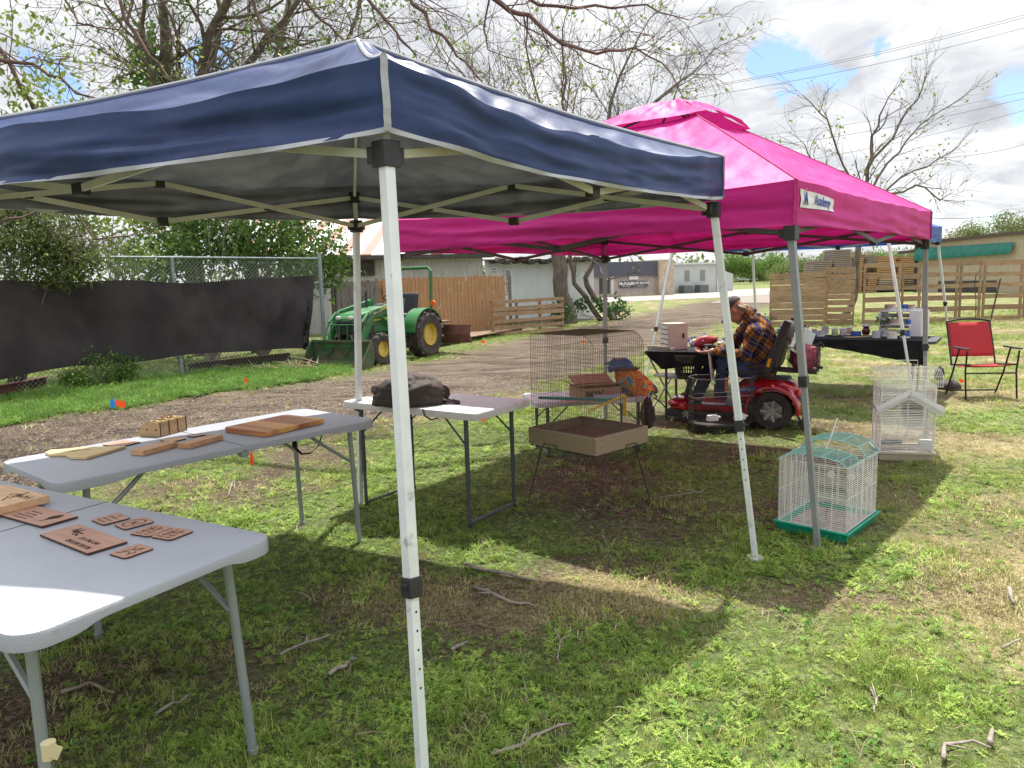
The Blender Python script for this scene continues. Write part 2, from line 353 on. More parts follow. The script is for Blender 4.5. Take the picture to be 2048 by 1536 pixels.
# ---------------------------------------------------------------- ground cover: clump templates copied with numpy into single stuff meshes
def tmpl(kind, rs):
    r = random.Random(rs); vs = []; fs = []
    def tri(a, b_, c_): i = len(vs); vs.extend([a, b_, c_]); fs.append((i, i+1, i+2))
    def blade(x, y, h, w_, dx, dy, bend):
        a = r.uniform(0, pi); px, py = cos(a)*w_/2, sin(a)*w_/2; mx_, my_ = x+dx*.45, y+dy*.45; zz = h*.62
        i = len(vs); vs.extend([(x-px, y-py, -.008), (x+px, y+py, -.008), (mx_-px*.8, my_-py*.8, zz), (mx_+px*.8, my_+py*.8, zz), (x+dx, y+dy, h*bend)]); fs.extend([(i, i+1, i+3), (i, i+3, i+2), (i+2, i+3, i+4)])
    if kind == 'blade' or kind == 'straw':
        for _ in range(16 if kind == 'blade' else 14):
            h = r.uniform(.03, .075)*(1 if kind == 'blade' else .55); a = r.uniform(0, 2*pi); s_ = r.uniform(.01, .05)*(1 if kind == 'blade' else 1.3)
            blade(r.gauss(0, .03), r.gauss(0, .03), h, r.uniform(.0028, .005), cos(a)*s_, sin(a)*s_, r.uniform(.7, 1.15) if kind == 'blade' else r.uniform(.2, 1))
    elif kind == 'feather':
        for _ in range(7):
            a = r.uniform(0, 2*pi); l = r.uniform(.04, .085); el = r.uniform(.35, 1.2); bx, by = r.gauss(0, .012), r.gauss(0, .012)
            for k in range(6):
                t = (k+1)/6; q = V((bx+cos(a)*l*t*cos(el), by+sin(a)*l*t*cos(el), l*t*sin(el)-.02*t*t*l/.06))
                for sd in (-1, 1):
                    aa = a+sd*r.uniform(.7, 1.2); ll = r.uniform(.010, .019)*(1.15-t*.5); e = V((cos(aa)*ll, sin(aa)*ll, r.uniform(-.003, .008))); n_ = V((-sin(aa), cos(aa), 0))*ll*.28
                    i = len(vs); vs.extend([tuple(q), tuple(q+e*.5+n_), tuple(q+e), tuple(q+e*.5-n_)]); fs.extend([(i, i+1, i+2), (i, i+2, i+3)])
    elif kind == 'chip':
        for _ in range(9):
            x, y = r.gauss(0, .07), r.gauss(0, .07); a = r.uniform(0, pi); l = r.uniform(.008, .022); w_ = r.uniform(.003, .008); z = r.uniform(.0, .012); t = r.uniform(-.4, .4)
            i = len(vs); ux, uy = cos(a)*l, sin(a)*l; vx, vy = -sin(a)*w_, cos(a)*w_
            vs.extend([(x-ux-vx, y-uy-vy, z-t*l), (x+ux-vx, y+uy-vy, z+t*l), (x+ux+vx, y+uy+vy, z+t*l+.003), (x-ux+vx, y-uy+vy, z-t*l+.003)]); fs.extend([(i, i+1, i+2), (i, i+2, i+3)])
    elif_done = 0
    if kind == 'broad':
        for _ in range(8):
            a = r.uniform(0, 2*pi); l = r.uniform(.014, .032); w_ = l*r.uniform(.32, .5); bx, by = r.gauss(0, .018), r.gauss(0, .018); el = r.uniform(.1, .9); h = r.uniform(.005, .035); d_ = V((cos(a)*cos(el), sin(a)*cos(el), sin(el))); n_ = V((-sin(a), cos(a), r.uniform(-.3, .3))); q = V((bx, by, h))
            i = len(vs); P_ = [q, q+d_*l*.35+n_*w_*.9, q+d_*l*.75+n_*w_*.8, q+d_*l-V((0, 0, l*.12)), q+d_*l*.75-n_*w_*.8, q+d_*l*.35-n_*w_*.9]; vs.extend([tuple(p_) for p_ in P_]); fs.extend([(i, i+1, i+2), (i, i+2, i+3), (i, i+3, i+4), (i, i+4, i+5)])
    if kind == 'stem':
        for _ in range(3):
            a = r.uniform(0, 2*pi); l = r.uniform(.06, .16); blade(r.gauss(0, .02), r.gauss(0, .02), r.uniform(.01, .06), .0026, cos(a)*l, sin(a)*l, r.uniform(.1, .8))
    return np.array(vs, np.float32), np.array(fs, np.int32)
def scatter(name, T, pos, scl, colr, m, kind='stuff', zoff=0.0):
    VV = []; FF = []; CC = []; base = 0; n = len(pos); idx = RNG.integers(0, len(T), n); ang = RNG.uniform(0, 2*pi, n)
    for k, (tv, tf) in enumerate(T):
        s_ = np.where(idx == k)[0]
        if len(s_) == 0: continue
        c_, s2 = np.cos(ang[s_])[:, None], np.sin(ang[s_])[:, None]; sc = scl[s_][:, None]
        x = (tv[None, :, 0]*c_-tv[None, :, 1]*s2)*sc+pos[s_, 0][:, None]; y = (tv[None, :, 0]*s2+tv[None, :, 1]*c_)*sc+pos[s_, 1][:, None]; z = tv[None, :, 2]*sc+pos[s_, 2][:, None]+zoff
        VV.append(np.stack([x, y, z], 2).reshape(-1, 3)); nv = len(tv)
        FF.append((tf[None]+(np.arange(len(s_))*nv)[:, None, None]).reshape(-1, 3)+base); base += nv*len(s_)
        cc = np.repeat(colr[s_][:, None, :], nv, 1)*(1+RNG.uniform(-.18, .18, (len(s_), nv, 1))); CC.append(cc.reshape(-1, 3))
    VV = np.concatenate(VV).astype(np.float32); FF = np.concatenate(FF).astype(np.int32); CC = np.concatenate(CC); me = bpy.data.meshes.new(name)
    me.vertices.add(len(VV)); me.vertices.foreach_set('co', VV.ravel()); me.loops.add(FF.size); me.loops.foreach_set('vertex_index', FF.ravel()); me.polygons.add(len(FF))
    me.polygons.foreach_set('loop_start', np.arange(0, FF.size, 3, dtype=np.int32)); me.update(calc_edges=True)
    at = me.color_attributes.new('tint', 'FLOAT_COLOR', 'POINT'); at.data.foreach_set('color', np.column_stack([CC, np.ones(len(CC))]).astype(np.float32).ravel())
    me.materials.append(m); o = bpy.data.objects.new(name, me); COL.objects.link(o); tag(o, kind=kind); return o
leafm = mat('ground_cover', (1, 1, 1), (.72, .72, .72), scale=3, rough=.6, attr='tint', transl=.35, spec=.25)
def pts_in(y0, y1, dens, xmax=99, xmin=-99):
    area = (y1*y1-y0*y0)*.86; n = int(area*dens); y = np.sqrt(RNG.uniform(y0*y0, y1*y1, n)); x = RNG.uniform(-.80, .80, n)*y+RNG.uniform(-.3, .3, n); k = (x < xmax) & (x > xmin); return np.stack([x[k], y[k]], 1)
PP = np.concatenate([pts_in(1.0, 3.6, 1050), pts_in(3.6, 6, 620), pts_in(6, 10, 330), pts_in(10, 17, 120), pts_in(17, 26, 32)])
sd = poly_sd(PP, TRACK); fp = []; bp = []; sp = []; cp = []
for (x, y), d_ in zip(PP, sd):
    dd = d_+0.35*n2(x, y, 1.3)
    z = 0.018*n2(x, y, 1.1, 5)+0.008*n2(x, y, 4.0, 2)
    if dd > -.05:
        if y < 12: cp.append((x, y, -.012))
        if random.random() > (.015 if dd > .2 else .3): continue
    g = green_at(x, y); r_ = random.random(); lush = n2(x, y, .7, 21)
    if x < 0 and y > 9: g = max(g, .75)
    if r_ < g*g*1.15:
        (fp if random.random() < (.62+.5*lush if y < 9 else .3) else bp).append((x, y, z, g))
    elif random.random() < .85*dry_sunlit_at(x, y): sp.append((x, y, z, g))
def cols(P_, a, b_, jit=.25):
    P_ = np.array(P_); t = RNG.uniform(0, 1, (len(P_), 1)); c_ = np.array(a)*(1-t)+np.array(b_)*t; return P_[:, :3], c_*(1+RNG.uniform(-jit, jit, (len(P_), 1)))
def sc_of(P_, lo, hi): return RNG.uniform(lo, hi, len(P_))*np.array([.72+.75*max(-.4, n2(x, y, 1.9, 41)+.25*n2(x, y, 5, 3)) for x, y in P_[:, :2]])*(1+np.clip((P_[:, 1]-6)*.05, 0, .8))
P_, c_ = cols(fp, (.18, .33, .045), (.46, .60, .14)); scatter('leafy_weeds', [tmpl('feather', i) for i in range(7)], P_, sc_of(P_, .45, .98), c_, leafm)
P_, c_ = cols(bp, (.18, .30, .05), (.50, .55, .16)); scatter('grass', [tmpl('blade', 20+i) for i in range(7)], P_, sc_of(P_, .5, 1.05), c_, leafm)
P_, c_ = cols(sp, (.32, .27, .11), (.68, .62, .33)); scatter('dry_grass', [tmpl('straw', 40+i) for i in range(6)], P_, sc_of(P_, .7, 1.3), c_, leafm)
P_ = np.array(cp); c_ = np.array((.25, .195, .15))*RNG.uniform(.25, 1.6, (len(P_), 1)); scatter('wood_chips', [tmpl('chip', 60+i) for i in range(5)], P_, RNG.uniform(.35, .85, len(P_)), c_, leafm)
P_, c_ = cols([q for q in fp+bp if random.random() < .045 and q[1] < 9], (.08, .20, .035), (.22, .36, .07)); scatter('broadleaf_weeds', [tmpl('broad', 110+i) for i in range(6)], P_, RNG.uniform(.45, 1.0, len(P_)), c_, leafm)
P_, c_ = cols([q for q in fp+bp+sp if random.random() < .12 and q[1] < 10], (.30, .24, .13), (.62, .54, .34)); scatter('dead_stems', [tmpl('stem', 120+i) for i in range(6)], P_, RNG.uniform(.6, 1.3, len(P_)), c_, leafm)
# taller weeds on the verge in front of the fence
vp = []
for _ in range(5200):
    px = random.uniform(-60, 700); t = random.random(); py = lerp(860-.16*px, 772-.07*px, t**.8)
    q = G(px, py)
    if poly_sd(np.array([[q.x, q.y]]), TRACK)[0]+.35*n2(q.x, q.y, 1.3) < .02: vp.append((q.x, q.y, 0, 1))
P_, c_ = cols(vp, (.12, .25, .05), (.26, .42, .09)); scatter('verge_weeds', [tmpl('feather', 80+i) for i in range(4)]+[tmpl('blade', 90+i) for i in range(3)], P_, RNG.uniform(1.1, 2.3, len(P_)), c_, leafm)
# ================================================================ background: fences, sheds, buildings
galv = mat('galvanised_steel', (.33, .37, .38), (.22, .26, .27), scale=20, rough=.5, metal=.6)
meshm = mat('fence_wire', (.20, .23, .22), rough=.5, metal=.5)
screenm = mat('shade_cloth', (.060, .052, .056), (.034, .029, .032), scale=1.6, rough=.9, bump=.6, bscale=2.2, stretch=(1, 1, .6), dirt=(.078, .066, .068), dscale=.9, dlo=.5, dhi=.8, transl=.08, spec=.15)
rust = mat('rusty_beam', (.115, .035, .022), (.07, .026, .020), scale=7, rough=.85, bump=.3)
FA = [G(-420, 905), G(-150, 850), G(100, 797), G(430, 752), G(655, 724)]
FA = [V((-15.0, 6.2, 0)), V((-11.2, 8.5, 0)), V((-8.2, 10.6, 0)), V((-5.9, 13.1, 0)), V((-3.95, 15.6, 0))]
def along(P_, t):
    k = min(int(t), len(P_)-2); return P_[k].lerp(P_[k+1], t-k)
fen = thing('chain_link_fence', 'grey chain link fence with top rail running behind the dark shade cloth', 'fence', FA[2])
FH = 2.12
for i, q in enumerate(FA):
    b = MB(); b.tube([q, q+V((0, 0, FH+(.12 if i == 4 else 0)))], .045 if i == 4 else .03, 8); b.build('post', galv, fen, smooth=True, world=True)
b = MB(); b.tube([q+V((0, 0, FH)) for q in FA], .021, 6); b.tube([FA[4]+V((0, 0, 1.62)), FA[4]+V((-.9, -1.1, 1.62))], .018, 6); b.build('top_rail', galv, fen, smooth=True, world=True)
b = MB(); S = .075
for i in range(4):
    a_, c_ = FA[i], FA[i+1]; Ln = (c_-a_).length; d_ = (c_-a_)/Ln
    for sgn in (1, -1):
        k = -FH
        while k < Ln:
            s0, s1 = max(0, k), min(Ln, k+FH-.06)
            z0, z1 = (s0-k), (s1-k)
            if sgn < 0: z0, z1 = FH-z0, FH-z1
            if s1 > s0: b.bar(a_+d_*s0+V((0, 0, z0+.0)), a_+d_*s1+V((0, 0, z1)), .005)
            k += S
b.build('wire_mesh', meshm, fen, world=True)
# shade cloth hung on the near side of the fence
sc = thing('shade_cloth', 'dark brown mesh shade cloth hanging along the chain link fence', 'shade cloth', FA[2])
def scf(u, v):
    q = along(FA, u*3.93); d_ = (along(FA, min(4, u*3.93+.05))-along(FA, max(0, u*3.93-.05))).normalized(); n_ = V((d_.y, -d_.x, 0))
    bot = .30+.10*sin(u*9+1)+.12*mnoise.noise(V((u*9, 3, 1))); 
    if u < .52: bot = lerp(.02, .30, max(0, (u-.38)/.14))+.05*mnoise.noise(V((u*25, 0, 0)))
    top = 1.72+.05*mnoise.noise(V((u*12, 7, 0)))+.04*sin(u*14)
    z = lerp(bot, top, v); sag = .05+.07*mnoise.noise(V((u*14, v*2.0, 2)))+.035*mnoise.noise(V((u*42, v*3, 5)))+.02*(abs(mnoise.noise(V((u*60+v*6, v*1.2, 8))))-.2)+.10*max(0, .3-v)*sin(u*31)
    if u > .985: q = q-d_*.25*(1-v)
    return q+n_*(.05+sag)+V((0, 0, z))
b = MB(); b.grid(scf, 170, 16); b.build('cloth', screenm, sc, smooth='all', world=True)
for i, (a_, c_, h) in enumerate([(G(-90, 818), G(92, 778), .20), (G(378, 745), G(580, 722), .17)]):
    b = MB(); d_ = (c_-a_); b.bar(a_+V((0, 0, h/2)), c_+V((0, 0, h/2)), .06, h); b.bar(a_+V((0, 0, h)), c_+V((0, 0, h)), .13, .012)
    tag(b.build('steel_beam', rust, bevel=.004), ['rusty red steel beam lying under the left end of the shade cloth', 'rusty red steel beam lying by the fence near the tractor bucket'][i], 'beam', 'rusty beams along the fence')
# picket fences
def picket(name, label, a_, c_, h, wd, m, rail=True, jit=.02, dog=True):
    t = thing(name, label, 'fence', a_); a_, c_ = V(a_), V(c_); L_ = (c_-a_).length; d_ = (c_-a_)/L_; n_ = V((d_.y, -d_.x, 0)); ang = atan2(d_.y, d_.x); k = int(L_/wd); b = MB()
    for i in range(k):
        q = a_+d_*(wd*(i+.5)); hh = h+random.uniform(-jit, jit); w_ = wd-.008-random.uniform(0, .008); off = random.uniform(0, .012)
        M = frame(q+n_*off, d_, (0, 0, 1)); c = w_*.22
        pol = [(-w_/2, 0), (w_/2, 0), (w_/2, hh-c), (w_/2-c, hh), (-w_/2+c, hh), (-w_/2, hh-c)] if dog else [(-w_/2, 0), (w_/2, 0), (w_/2, hh), (-w_/2, hh)]
        b.prism(pol, -.009, .009, M)
    b.build('pickets', m, t, world=True)
    b = MB()
    for z in (.35, h*.55, h-.25): b.bar(a_-n_*.04+V((0, 0, z)), c_-n_*.04+V((0, 0, z)), .04, .09)
    b.build('rail', m, t, world=True)
    for j in range(int(L_/2.4)+1):
        b = MB(); q = a_+d_*min(L_, j*2.4)-n_*.10; b.box(q+V((0, 0, h*.48)), (.09, .09, h*.96), rz=ang); b.build('post', m, t, world=True)
    return t
oldwood = mat('weathered_pickets', (.20, .185, .17), (.10, .09, .082), scale=5, stretch=(9, 9, .7), rough=.9, bump=.3, dirt=(.05, .045, .04), dscale=4, dlo=.55, dhi=.7)
tanwood = mat('tan_pickets', (.40, .235, .115), (.30, .165, .075), scale=4, stretch=(8, 8, .6), rough=.8, bump=.2, dirt=(.60, .55, .47), dscale=7, dlo=.60, dhi=.74)
picket('picket_fence', 'weathered grey picket fence behind the green tractor', (-4.25, 18.2, 0), (-3.35, 19.4, 0), 1.68, .14, oldwood, jit=.05)
picket('picket_fence', 'tan stained board fence behind the tractor roll bar', (-3.33, 19.5, 0), (-.08, 22.4, 0), 1.72, .13, tanwood, dog=False)
b = MB(); b.box((.02, 22.6, .85), (.10, .10, 1.7)); tag(b.build('fence_post', oldwood), 'dark post at the right-hand end of the tan board fence', 'post')
pw = mat('pallet_wood', (.36, .245, .15), (.25, .16, .09), scale=3, stretch=(.6, 5, 5), rough=.85, bump=.25, rnd=.25, dirt=(.16, .11, .07), dscale=3, dlo=.52, dhi=.8)
pw2 = mat('pallet_wood_dark', (.24, .16, .10), (.15, .10, .065), scale=3, stretch=(.6, 5, 5), rough=.9, bump=.25)
def pallet(name, label, M, w_, h, nsl, group=None, gaps=None, m=None, depth=.10, cat='pallet', nst=3, back=True, hb=None):
    """upright pallet in the local xz plane"""
    t = thing(name, label, cat, M.translation, group=group); m = m or pw
    for j in range(nst):
        b = MB(); x = -w_/2+.03+(w_-.06)*j/(nst-1)
        for sx_ in ([0]): b.box((x, 0, h/2), (.04, depth, h))
        b.v = [tuple(M @ V(v)) for v in b.v]; b.build('stringer', m, t, world=True)
    for s_, n_ in ((-1, nsl), (1, max(3, nsl//2+1) if back else 0)):
        for j in range(n_):
            b = MB(); z = .05+(h-.10)*j/(n_-1)+(0 if j in (0, n_-1) else random.uniform(-.015, .015)); hw = (hb or .10)*random.uniform(.8, 1.15)
            b.box((random.uniform(-.01, .01), s_*(depth/2+.009), z), (w_, .017, hw), ry=random.uniform(-.008, .008)); b.v = [tuple(M @ V(v)) for v in b.v]; b.build('slat', m, t, world=True)
    return t
q0, q1 = V((-.52, 20.9, 0)), V((1.62, 22.6, 0)); d_ = (q1-q0).normalized()
pallet('pallet_fence_section', 'open pallet panel standing upright beside the tan board fence', frame((q0+q1)/2, d_, V((-d_.y, d_.x, 0))), (q1-q0).length, 1.02, 6, cat='pallet', nst=4)
# deck platform on the ground behind the tractor
A_, B_ = G(860, 698), G(1048, 664)
b = MB(); dd_ = (B_-A_); dd_.normalize(); nn_ = V((-dd_.y, dd_.x, 0))
t = thing('wooden_platform', 'low weathered plank platform on the ground behind the tractor', 'platform', A_)
for k in range(9):
    b.box(A_.lerp(B_, .5)+nn_*(k*.14)+V((0, 0, .13)), ((B_-A_).length, .13, .022), rz=atan2(dd_.y, dd_.x))
b.build('boards', pw2, t, world=True)
b = MB()
for k in (0.03, .35, .65, .97): b.bar(A_.lerp(B_, k)+V((0, 0, .06)), A_.lerp(B_, k)+nn_*1.2+V((0, 0, .06)), .05, .11)
b.build('joists', pw2, t, world=True)
# sheds behind the tan fence
corr = mat('corrugated_sheet', (.52, .53, .52), (.40, .41, .40), scale=3, stretch=(4, 4, .5), rough=.6, metal=.2, dirt=(.22, .13, .09), dscale=2, dlo=.58, dhi=.8)
wht = mat('old_white_siding', (.66, .70, .73), (.58, .62, .66), scale=3, stretch=(1, 1, .4), rough=.7, dirt=(.30, .26, .22), dscale=2.5, dlo=.60, dhi=.85)
darkm = mat('dark_eave', (.045, .04, .038), (.09, .08, .07), scale=6, rough=.9)
glassm = mat('window_glass', (.05, .06, .07), rough=.12, spec=.8)
striped, nt = newmat('rust_striped_roof'); L = nt.links.new; o_ = N(nt, 'ShaderNodeOutputMaterial'); p = N(nt, 'ShaderNodeBsdfPrincipled', Roughness=.55); tc = N(nt, 'ShaderNodeTexCoord'); mp = N(nt, 'ShaderNodeMapping'); L(tc.outputs['Object'], mp.inputs[0])
wv = N(nt, 'ShaderNodeTexWave', Scale=.42, Distortion=.6, Detail=2.0); wv.inputs['Detail Scale'].default_value = 2; L(mp.outputs[0], wv.inputs['Vector']); L(ramp(nt, wv.outputs['Fac'], [(.50, (.62, .63, .66)), (.60, (.30, .13, .10)), (.9, (.27, .11, .08))]), p.inputs['Base Color']); L(p.outputs[0], o_.inputs[0])
t = thing('metal_roof_shed', 'corrugated metal shed with rust striped roof behind the tan fence', 'shed', (-5, 27, 0))
Wd = V((.955, .297, 0)); Wn = V((-.297, .955, 0)); O_ = V((-7.2, 24.0, 0))
def shedwall(a_, b__, z, m, name, corrug=True):
    bb = MB(); L_ = (b__-a_).length; k = int(L_/.04) if corrug else 2
    bb.grid(lambda u, v: a_.lerp(b__, u)+V((0, 0, z*v))-Wn*(.012*sin(u*L_*2*pi/.16) if corrug else 0), k, 1); return bb.build(name, m, t, world=True, smooth='all')
shedwall(O_, O_+Wd*6.6, 2.42, corr, 'wall'); shedwall(O_+Wd*6.6, O_+Wd*6.6+Wn*6, 2.42, corr, 'wall')
b = MB(); b.box(O_+Wd*3.3-Wn*.25+V((0, 0, 2.47)), (7.2, .5, .16), rz=atan2(Wd.y, Wd.x)); b.build('eave', darkm, t, world=True)
b = MB(); b.box(O_+Wd*2.3-Wn*.06+V((0, 0, 2.12)), (1.1, .08, .5), rz=atan2(Wd.y, Wd.x)); b.build('opening', darkm, t, world=True)
R0_, R1_ = O_-Wd*1.0-Wn*.5+V((0, 0, 2.55)), O_+Wd*5.6-Wn*.5+V((0, 0, 2.55))
b = MB(); b.add([R0_, R1_, R1_+Wn*5.5+V((-1.3, 0, 1.75)), R0_+Wn*5.5+V((0, 0, 1.75)), R0_-V((0, 0, .04)), R1_-V((0, 0, .04)), R1_+Wn*5.5+V((-1.3, 0, 1.71)), R0_+Wn*5.5+V((0, 0, 1.71))], [(0, 1, 2, 3), (7, 6, 5, 4), (0, 4, 5, 1), (1, 5, 6, 2), (2, 6, 7, 3), (3, 7, 4, 0)]); b.build('roof', striped, t, world=True)
t = thing('white_shed', 'long old white sided building with narrow window behind the tree trunks', 'building', (.5, 27.5, 0))
Wd = V((.84, .54, 0)).normalized(); Wn = V((-Wd.y, Wd.x, 0)); O_ = V((-.85, 26.6, 0)); rzz = atan2(Wd.y, Wd.x)
shedwall(O_, O_+Wd*5.0, 2.25, wht, 'wall', False); shedwall(O_+Wd*5.0, O_+Wd*5.0+Wn*5, 2.25, wht, 'wall', False)
b = MB()
for k in range(26):
    b.box(O_+Wd*(.1+k*.2)-Wn*(.2+random.uniform(0, .1))+V((0, 0, 2.27+random.uniform(-.05, .05))), (.22, random.uniform(.3, .5), random.uniform(.05, .16)), rz=rzz+random.uniform(-.1, .1), rx=random.uniform(-.2, .2))
b.build('eave', darkm, t, world=True)
b = MB(); b.add([O_-Wn*.35+V((0, 0, 2.34)), O_+Wd*5.2-Wn*.35+V((0, 0, 2.34)), O_+Wd*5.2+Wn*5+V((0, 0, 2.6)), O_+Wn*5+V((0, 0, 2.6)), O_-Wn*.35+V((0, 0, 2.28)), O_+Wd*5.2-Wn*.35+V((0, 0, 2.28)), O_+Wd*5.2+Wn*5+V((0, 0, 2.54)), O_+Wn*5+V((0, 0, 2.54))], [(0, 1, 2, 3), (7, 6, 5, 4), (0, 4, 5, 1), (1, 5, 6, 2), (2, 6, 7, 3), (3, 7, 4, 0)]); b.build('roof', mat('roll_roof', (.30, .28, .27), rough=.9), t, world=True)
for wx, wz, ww, wh in ((.95, 1.55, .26, .85), (.35, 1.95, .25, .2)):
    b = MB(); q = O_+Wd*wx-Wn*.03+V((0, 0, wz))
    for dx, dz, a1, a2 in ((-ww/2, 0, .05, wh), (ww/2, 0, .05, wh), (0, wh/2, ww, .05), (0, -wh/2, ww, .05), (0, 0, ww, .04)): b.box(q+Wd*dx+V((0, 0, dz)), (a1, .05, a2), rz=rzz)
    wf = b.build('window', mat('white_paint', (.78, .79, .80), rough=.5), t, world=True)
    b = MB(); b.box(q+Wn*.012, (ww, .02, wh), rz=rzz); b.build('pane', mat('pale_pane', (.35, .38, .40), rough=.2), wf, world=True, root=t)
b = MB(); b.box(O_+Wd*3.5-Wn*.05+V((0, 0, 1.45)), (.14, .1, .5), rz=rzz); b.box(O_+Wd*3.5-Wn*.03+V((0, 0, .9)), (.04, .04, .6), rz=rzz); b.build('meter_box', mat('grey_box', (.2, .21, .21), rough=.6), t, world=True)
# ---------------------------------------------------------------- far buildings across the road
def wallbox(t, name, P0, P1, dep, h, m, z0=0.0):
    d_ = (P1-P0); L_ = d_.length; d_ = d_/L_; n_ = V((-d_.y, d_.x, 0)); b = MB(); b.box((P0+P1)/2+n_*dep/2+V((0, 0, z0+h/2)), (L_, dep, h), rz=atan2(d_.y, d_.x)); return b.build(name, m, t, world=True)
def fr(P0, P1): d_ = (P1-P0).normalized(); return d_, V((-d_.y, d_.x, 0)), atan2(d_.y, d_.x)
def Dd(px, py, y): q = D(px, py, y); return q
stucco = mat('beige_stucco', (.40, .35, .32), (.34, .30, .27), scale=2, rough=.85); slate = mat('dark_shingle_mansard', (.085, .09, .12), (.06, .065, .085), scale=4, stretch=(1, 1, 5), rough=.8)
stone = mat('tan_stone', (.52, .43, .33), (.36, .29, .22), scale=2.4, rough=.9, bump=.4); panel = mat('pale_metal_panel', (.47, .50, .49), (.42, .45, .44), scale=1, rough=.5)
P0, P1 = D(1160, 596, 63), D(1312, 590, 66); P0.z = P1.z = 0
t = thing('office_building', 'low beige office building with dark shingled parapet and signs', 'building', P0); d_, n_, rz_ = fr(P0, P1); LB = (P1-P0).length
wallbox(t, 'wall', P0, P1, 12, 1.75, stucco); wallbox(t, 'parapet', P0-n_*.25, P1-n_*.25, 12.4, 1.25, slate, 1.75)
wallbox(t, 'stone_base', P0-n_*.12, P1-n_*.12, .12, .28, stone); wallbox(t, 'pier', P1-n_*.5, P1+d_*1.55-n_*.5, 12, 3.12, stone)
wallbox(t, 'door', P0+d_*1.9-n_*.06, P0+d_*2.9-n_*.06, .06, 1.65, glassm)
wallbox(t, 'pillar', P0+d_*3.0-n_*.1, P0+d_*3.3-n_*.1, .1, 1.75, mat('pale_trim', (.6, .56, .5)))
def signM(x, z, off=.10): return frame(P0+d_*x-n_*off+V((0, 0, z)), d_, (0, 0, 1))
signk = mat('sign_black', (.012, .012, .014), rough=.4); signw = mat('sign_white', (.75, .75, .73), rough=.5); signg = mat('sign_grey', (.10, .10, .12), rough=.5)
def plate(nm, x, z, w_, h, m): b = MB(); b.prism([(-w_/2, -h/2), (w_/2, -h/2), (w_/2, h/2), (-w_/2, h/2)], 0, .03, signM(x, z)); return b.build(nm, m, t, world=True)
sx0 = (D(1231, 570, 65)-P0).dot(d_); sx1 = (D(1265, 570, 65)-P0).dot(d_); sx2 = (D(1303, 570, 65)-P0).dot(d_); zs = D(1266, 568.5, 64.5).z
pk = plate('sign_panel', (sx0+sx1)/2, zs, sx1-sx0, .52, signk); pg = plate('sign_panel', (sx1+sx2)/2, zs, sx2-sx1, .52, signg)
pwh = plate('sign_panel', (sx0+sx2)/2, zs+.66, .95, .5, signw)
text('lettering', 'McNAIR', .42, signw, pk, signM((sx0+sx1)/2, zs+.05, .075-.0+.07), .01, world=True, bold=.012); text('lettering', 'CUSTOM HOMES', .11, signw, pk, signM((sx0+sx1)/2, zs-.18, .15), .01, world=True)
text('lettering', 'ROCK McNAIR', .27, signw, pg, signM((sx1+sx2)/2, zs+.08, .15), .01, world=True, bold=.006); text('lettering', 'D.D.S., M.S.', .13, signw, pg, signM((sx1+sx2)/2, zs-.16, .15), .01, world=True)
P0, P1 = D(1320, 590, 69), D(1440, 585, 72); P0.z = P1.z = 0
t = thing('metal_building', 'pale grey green metal building with two shuttered windows beyond the road', 'building', P0); d_, n_, rz_ = fr(P0, P1); LB = (P1-P0).length; h0 = 2.7
wallbox(t, 'wall', P0, P1, 10, h0, panel); wallbox(t, 'roof', P0-n_*.2-d_*.2, P1-n_*.2, 10.4, .16, mat('pale_roof', (.6, .6, .58), rough=.5), h0)
b = MB(); M = frame(P1+n_*2, d_, (0, 0, 1)); b.prism([(0, 0), (3.4, 0), (3.4, 1.7), (0, 2.75)], -6, 0, M); b.build('wall', panel, t, world=True)
for k in (.40, .66):
    wallbox(t, 'window', P0+d_*LB*k-n_*.05, P0+d_*(LB*k+.55)-n_*.05, .05, 1.0, mat('shutter', (.23, .25, .25)), 1.15)
    wallbox(t, 'ac_unit', P0+d_*(LB*k-.9)-n_*1.1, P0+d_*(LB*k+.1)-n_*1.1, .8, .75, mat('ac', (.10, .13, .13), rough=.6))
b = MB(); b.tube([P1+d_*-.4-n_*.1+V((0, 0, 0)), P1-d_*.4-n_*.1+V((0, 0, h0))], .06, 6); b.build('downpipe', signw, t, world=True)
# far house and truck
P0, P1 = D(1478, 566, 190), D(1600, 560, 195); P0.z = P1.z = 0
t = thing('long_white_house', 'distant long white house with pale roof beyond the pickup truck', 'house', P0); d_, n_, rz_ = fr(P0, P1); LB = (P1-P0).length
wallbox(t, 'wall', P0, P1, 9, 2.6, signw); b = MB(); M = frame(P0-n_*1+V((0, 0, 2.6)), -n_*-1, (0, 0, 1)); 
b = MB(); a0 = P0-n_*.8+V((0, 0, 2.6)); a1 = P1-n_*.8+V((0, 0, 2.6)); r0 = P0+n_*4.5+V((0, 0, 4.2)); r1 = P1+n_*4.5+V((0, 0, 4.2)); c0 = P0+n_*9.8+V((0, 0, 2.6)); c1 = P1+n_*9.8+V((0, 0, 2.6))
b.add([a0, a1, r1, r0, c1, c0], [(0, 1, 2, 3), (3, 2, 4, 5), (0, 3, 5), (1, 4, 2), (0, 5, 4, 1)]); b.build('roof', mat('far_roof', (.62, .63, .64), rough=.4), t, world=True)
b = MB(); q = P0+d_*LB*.42+n_*4; b.add([q+V((-5, -2, 3.2)), q+V((5, -2, 3.2)), q+V((0, -2, 6.0)), q+V((-5, 6, 3.2)), q+V((5, 6, 3.2)), q+V((0, 6, 6.0))], [(0, 1, 2), (3, 5, 4), (0, 2, 5, 3), (1, 4, 5, 2)]); b.build('gable', mat('far_roof2', (.30, .34, .40), rough=.4), t, world=True)
wallbox(t, 'carport', P0-d_*1-n_*.5, P0+d_*8-n_*.5, .5, 2.2, darkm)
tq = D(1491, 567, 172); tq.z = 0
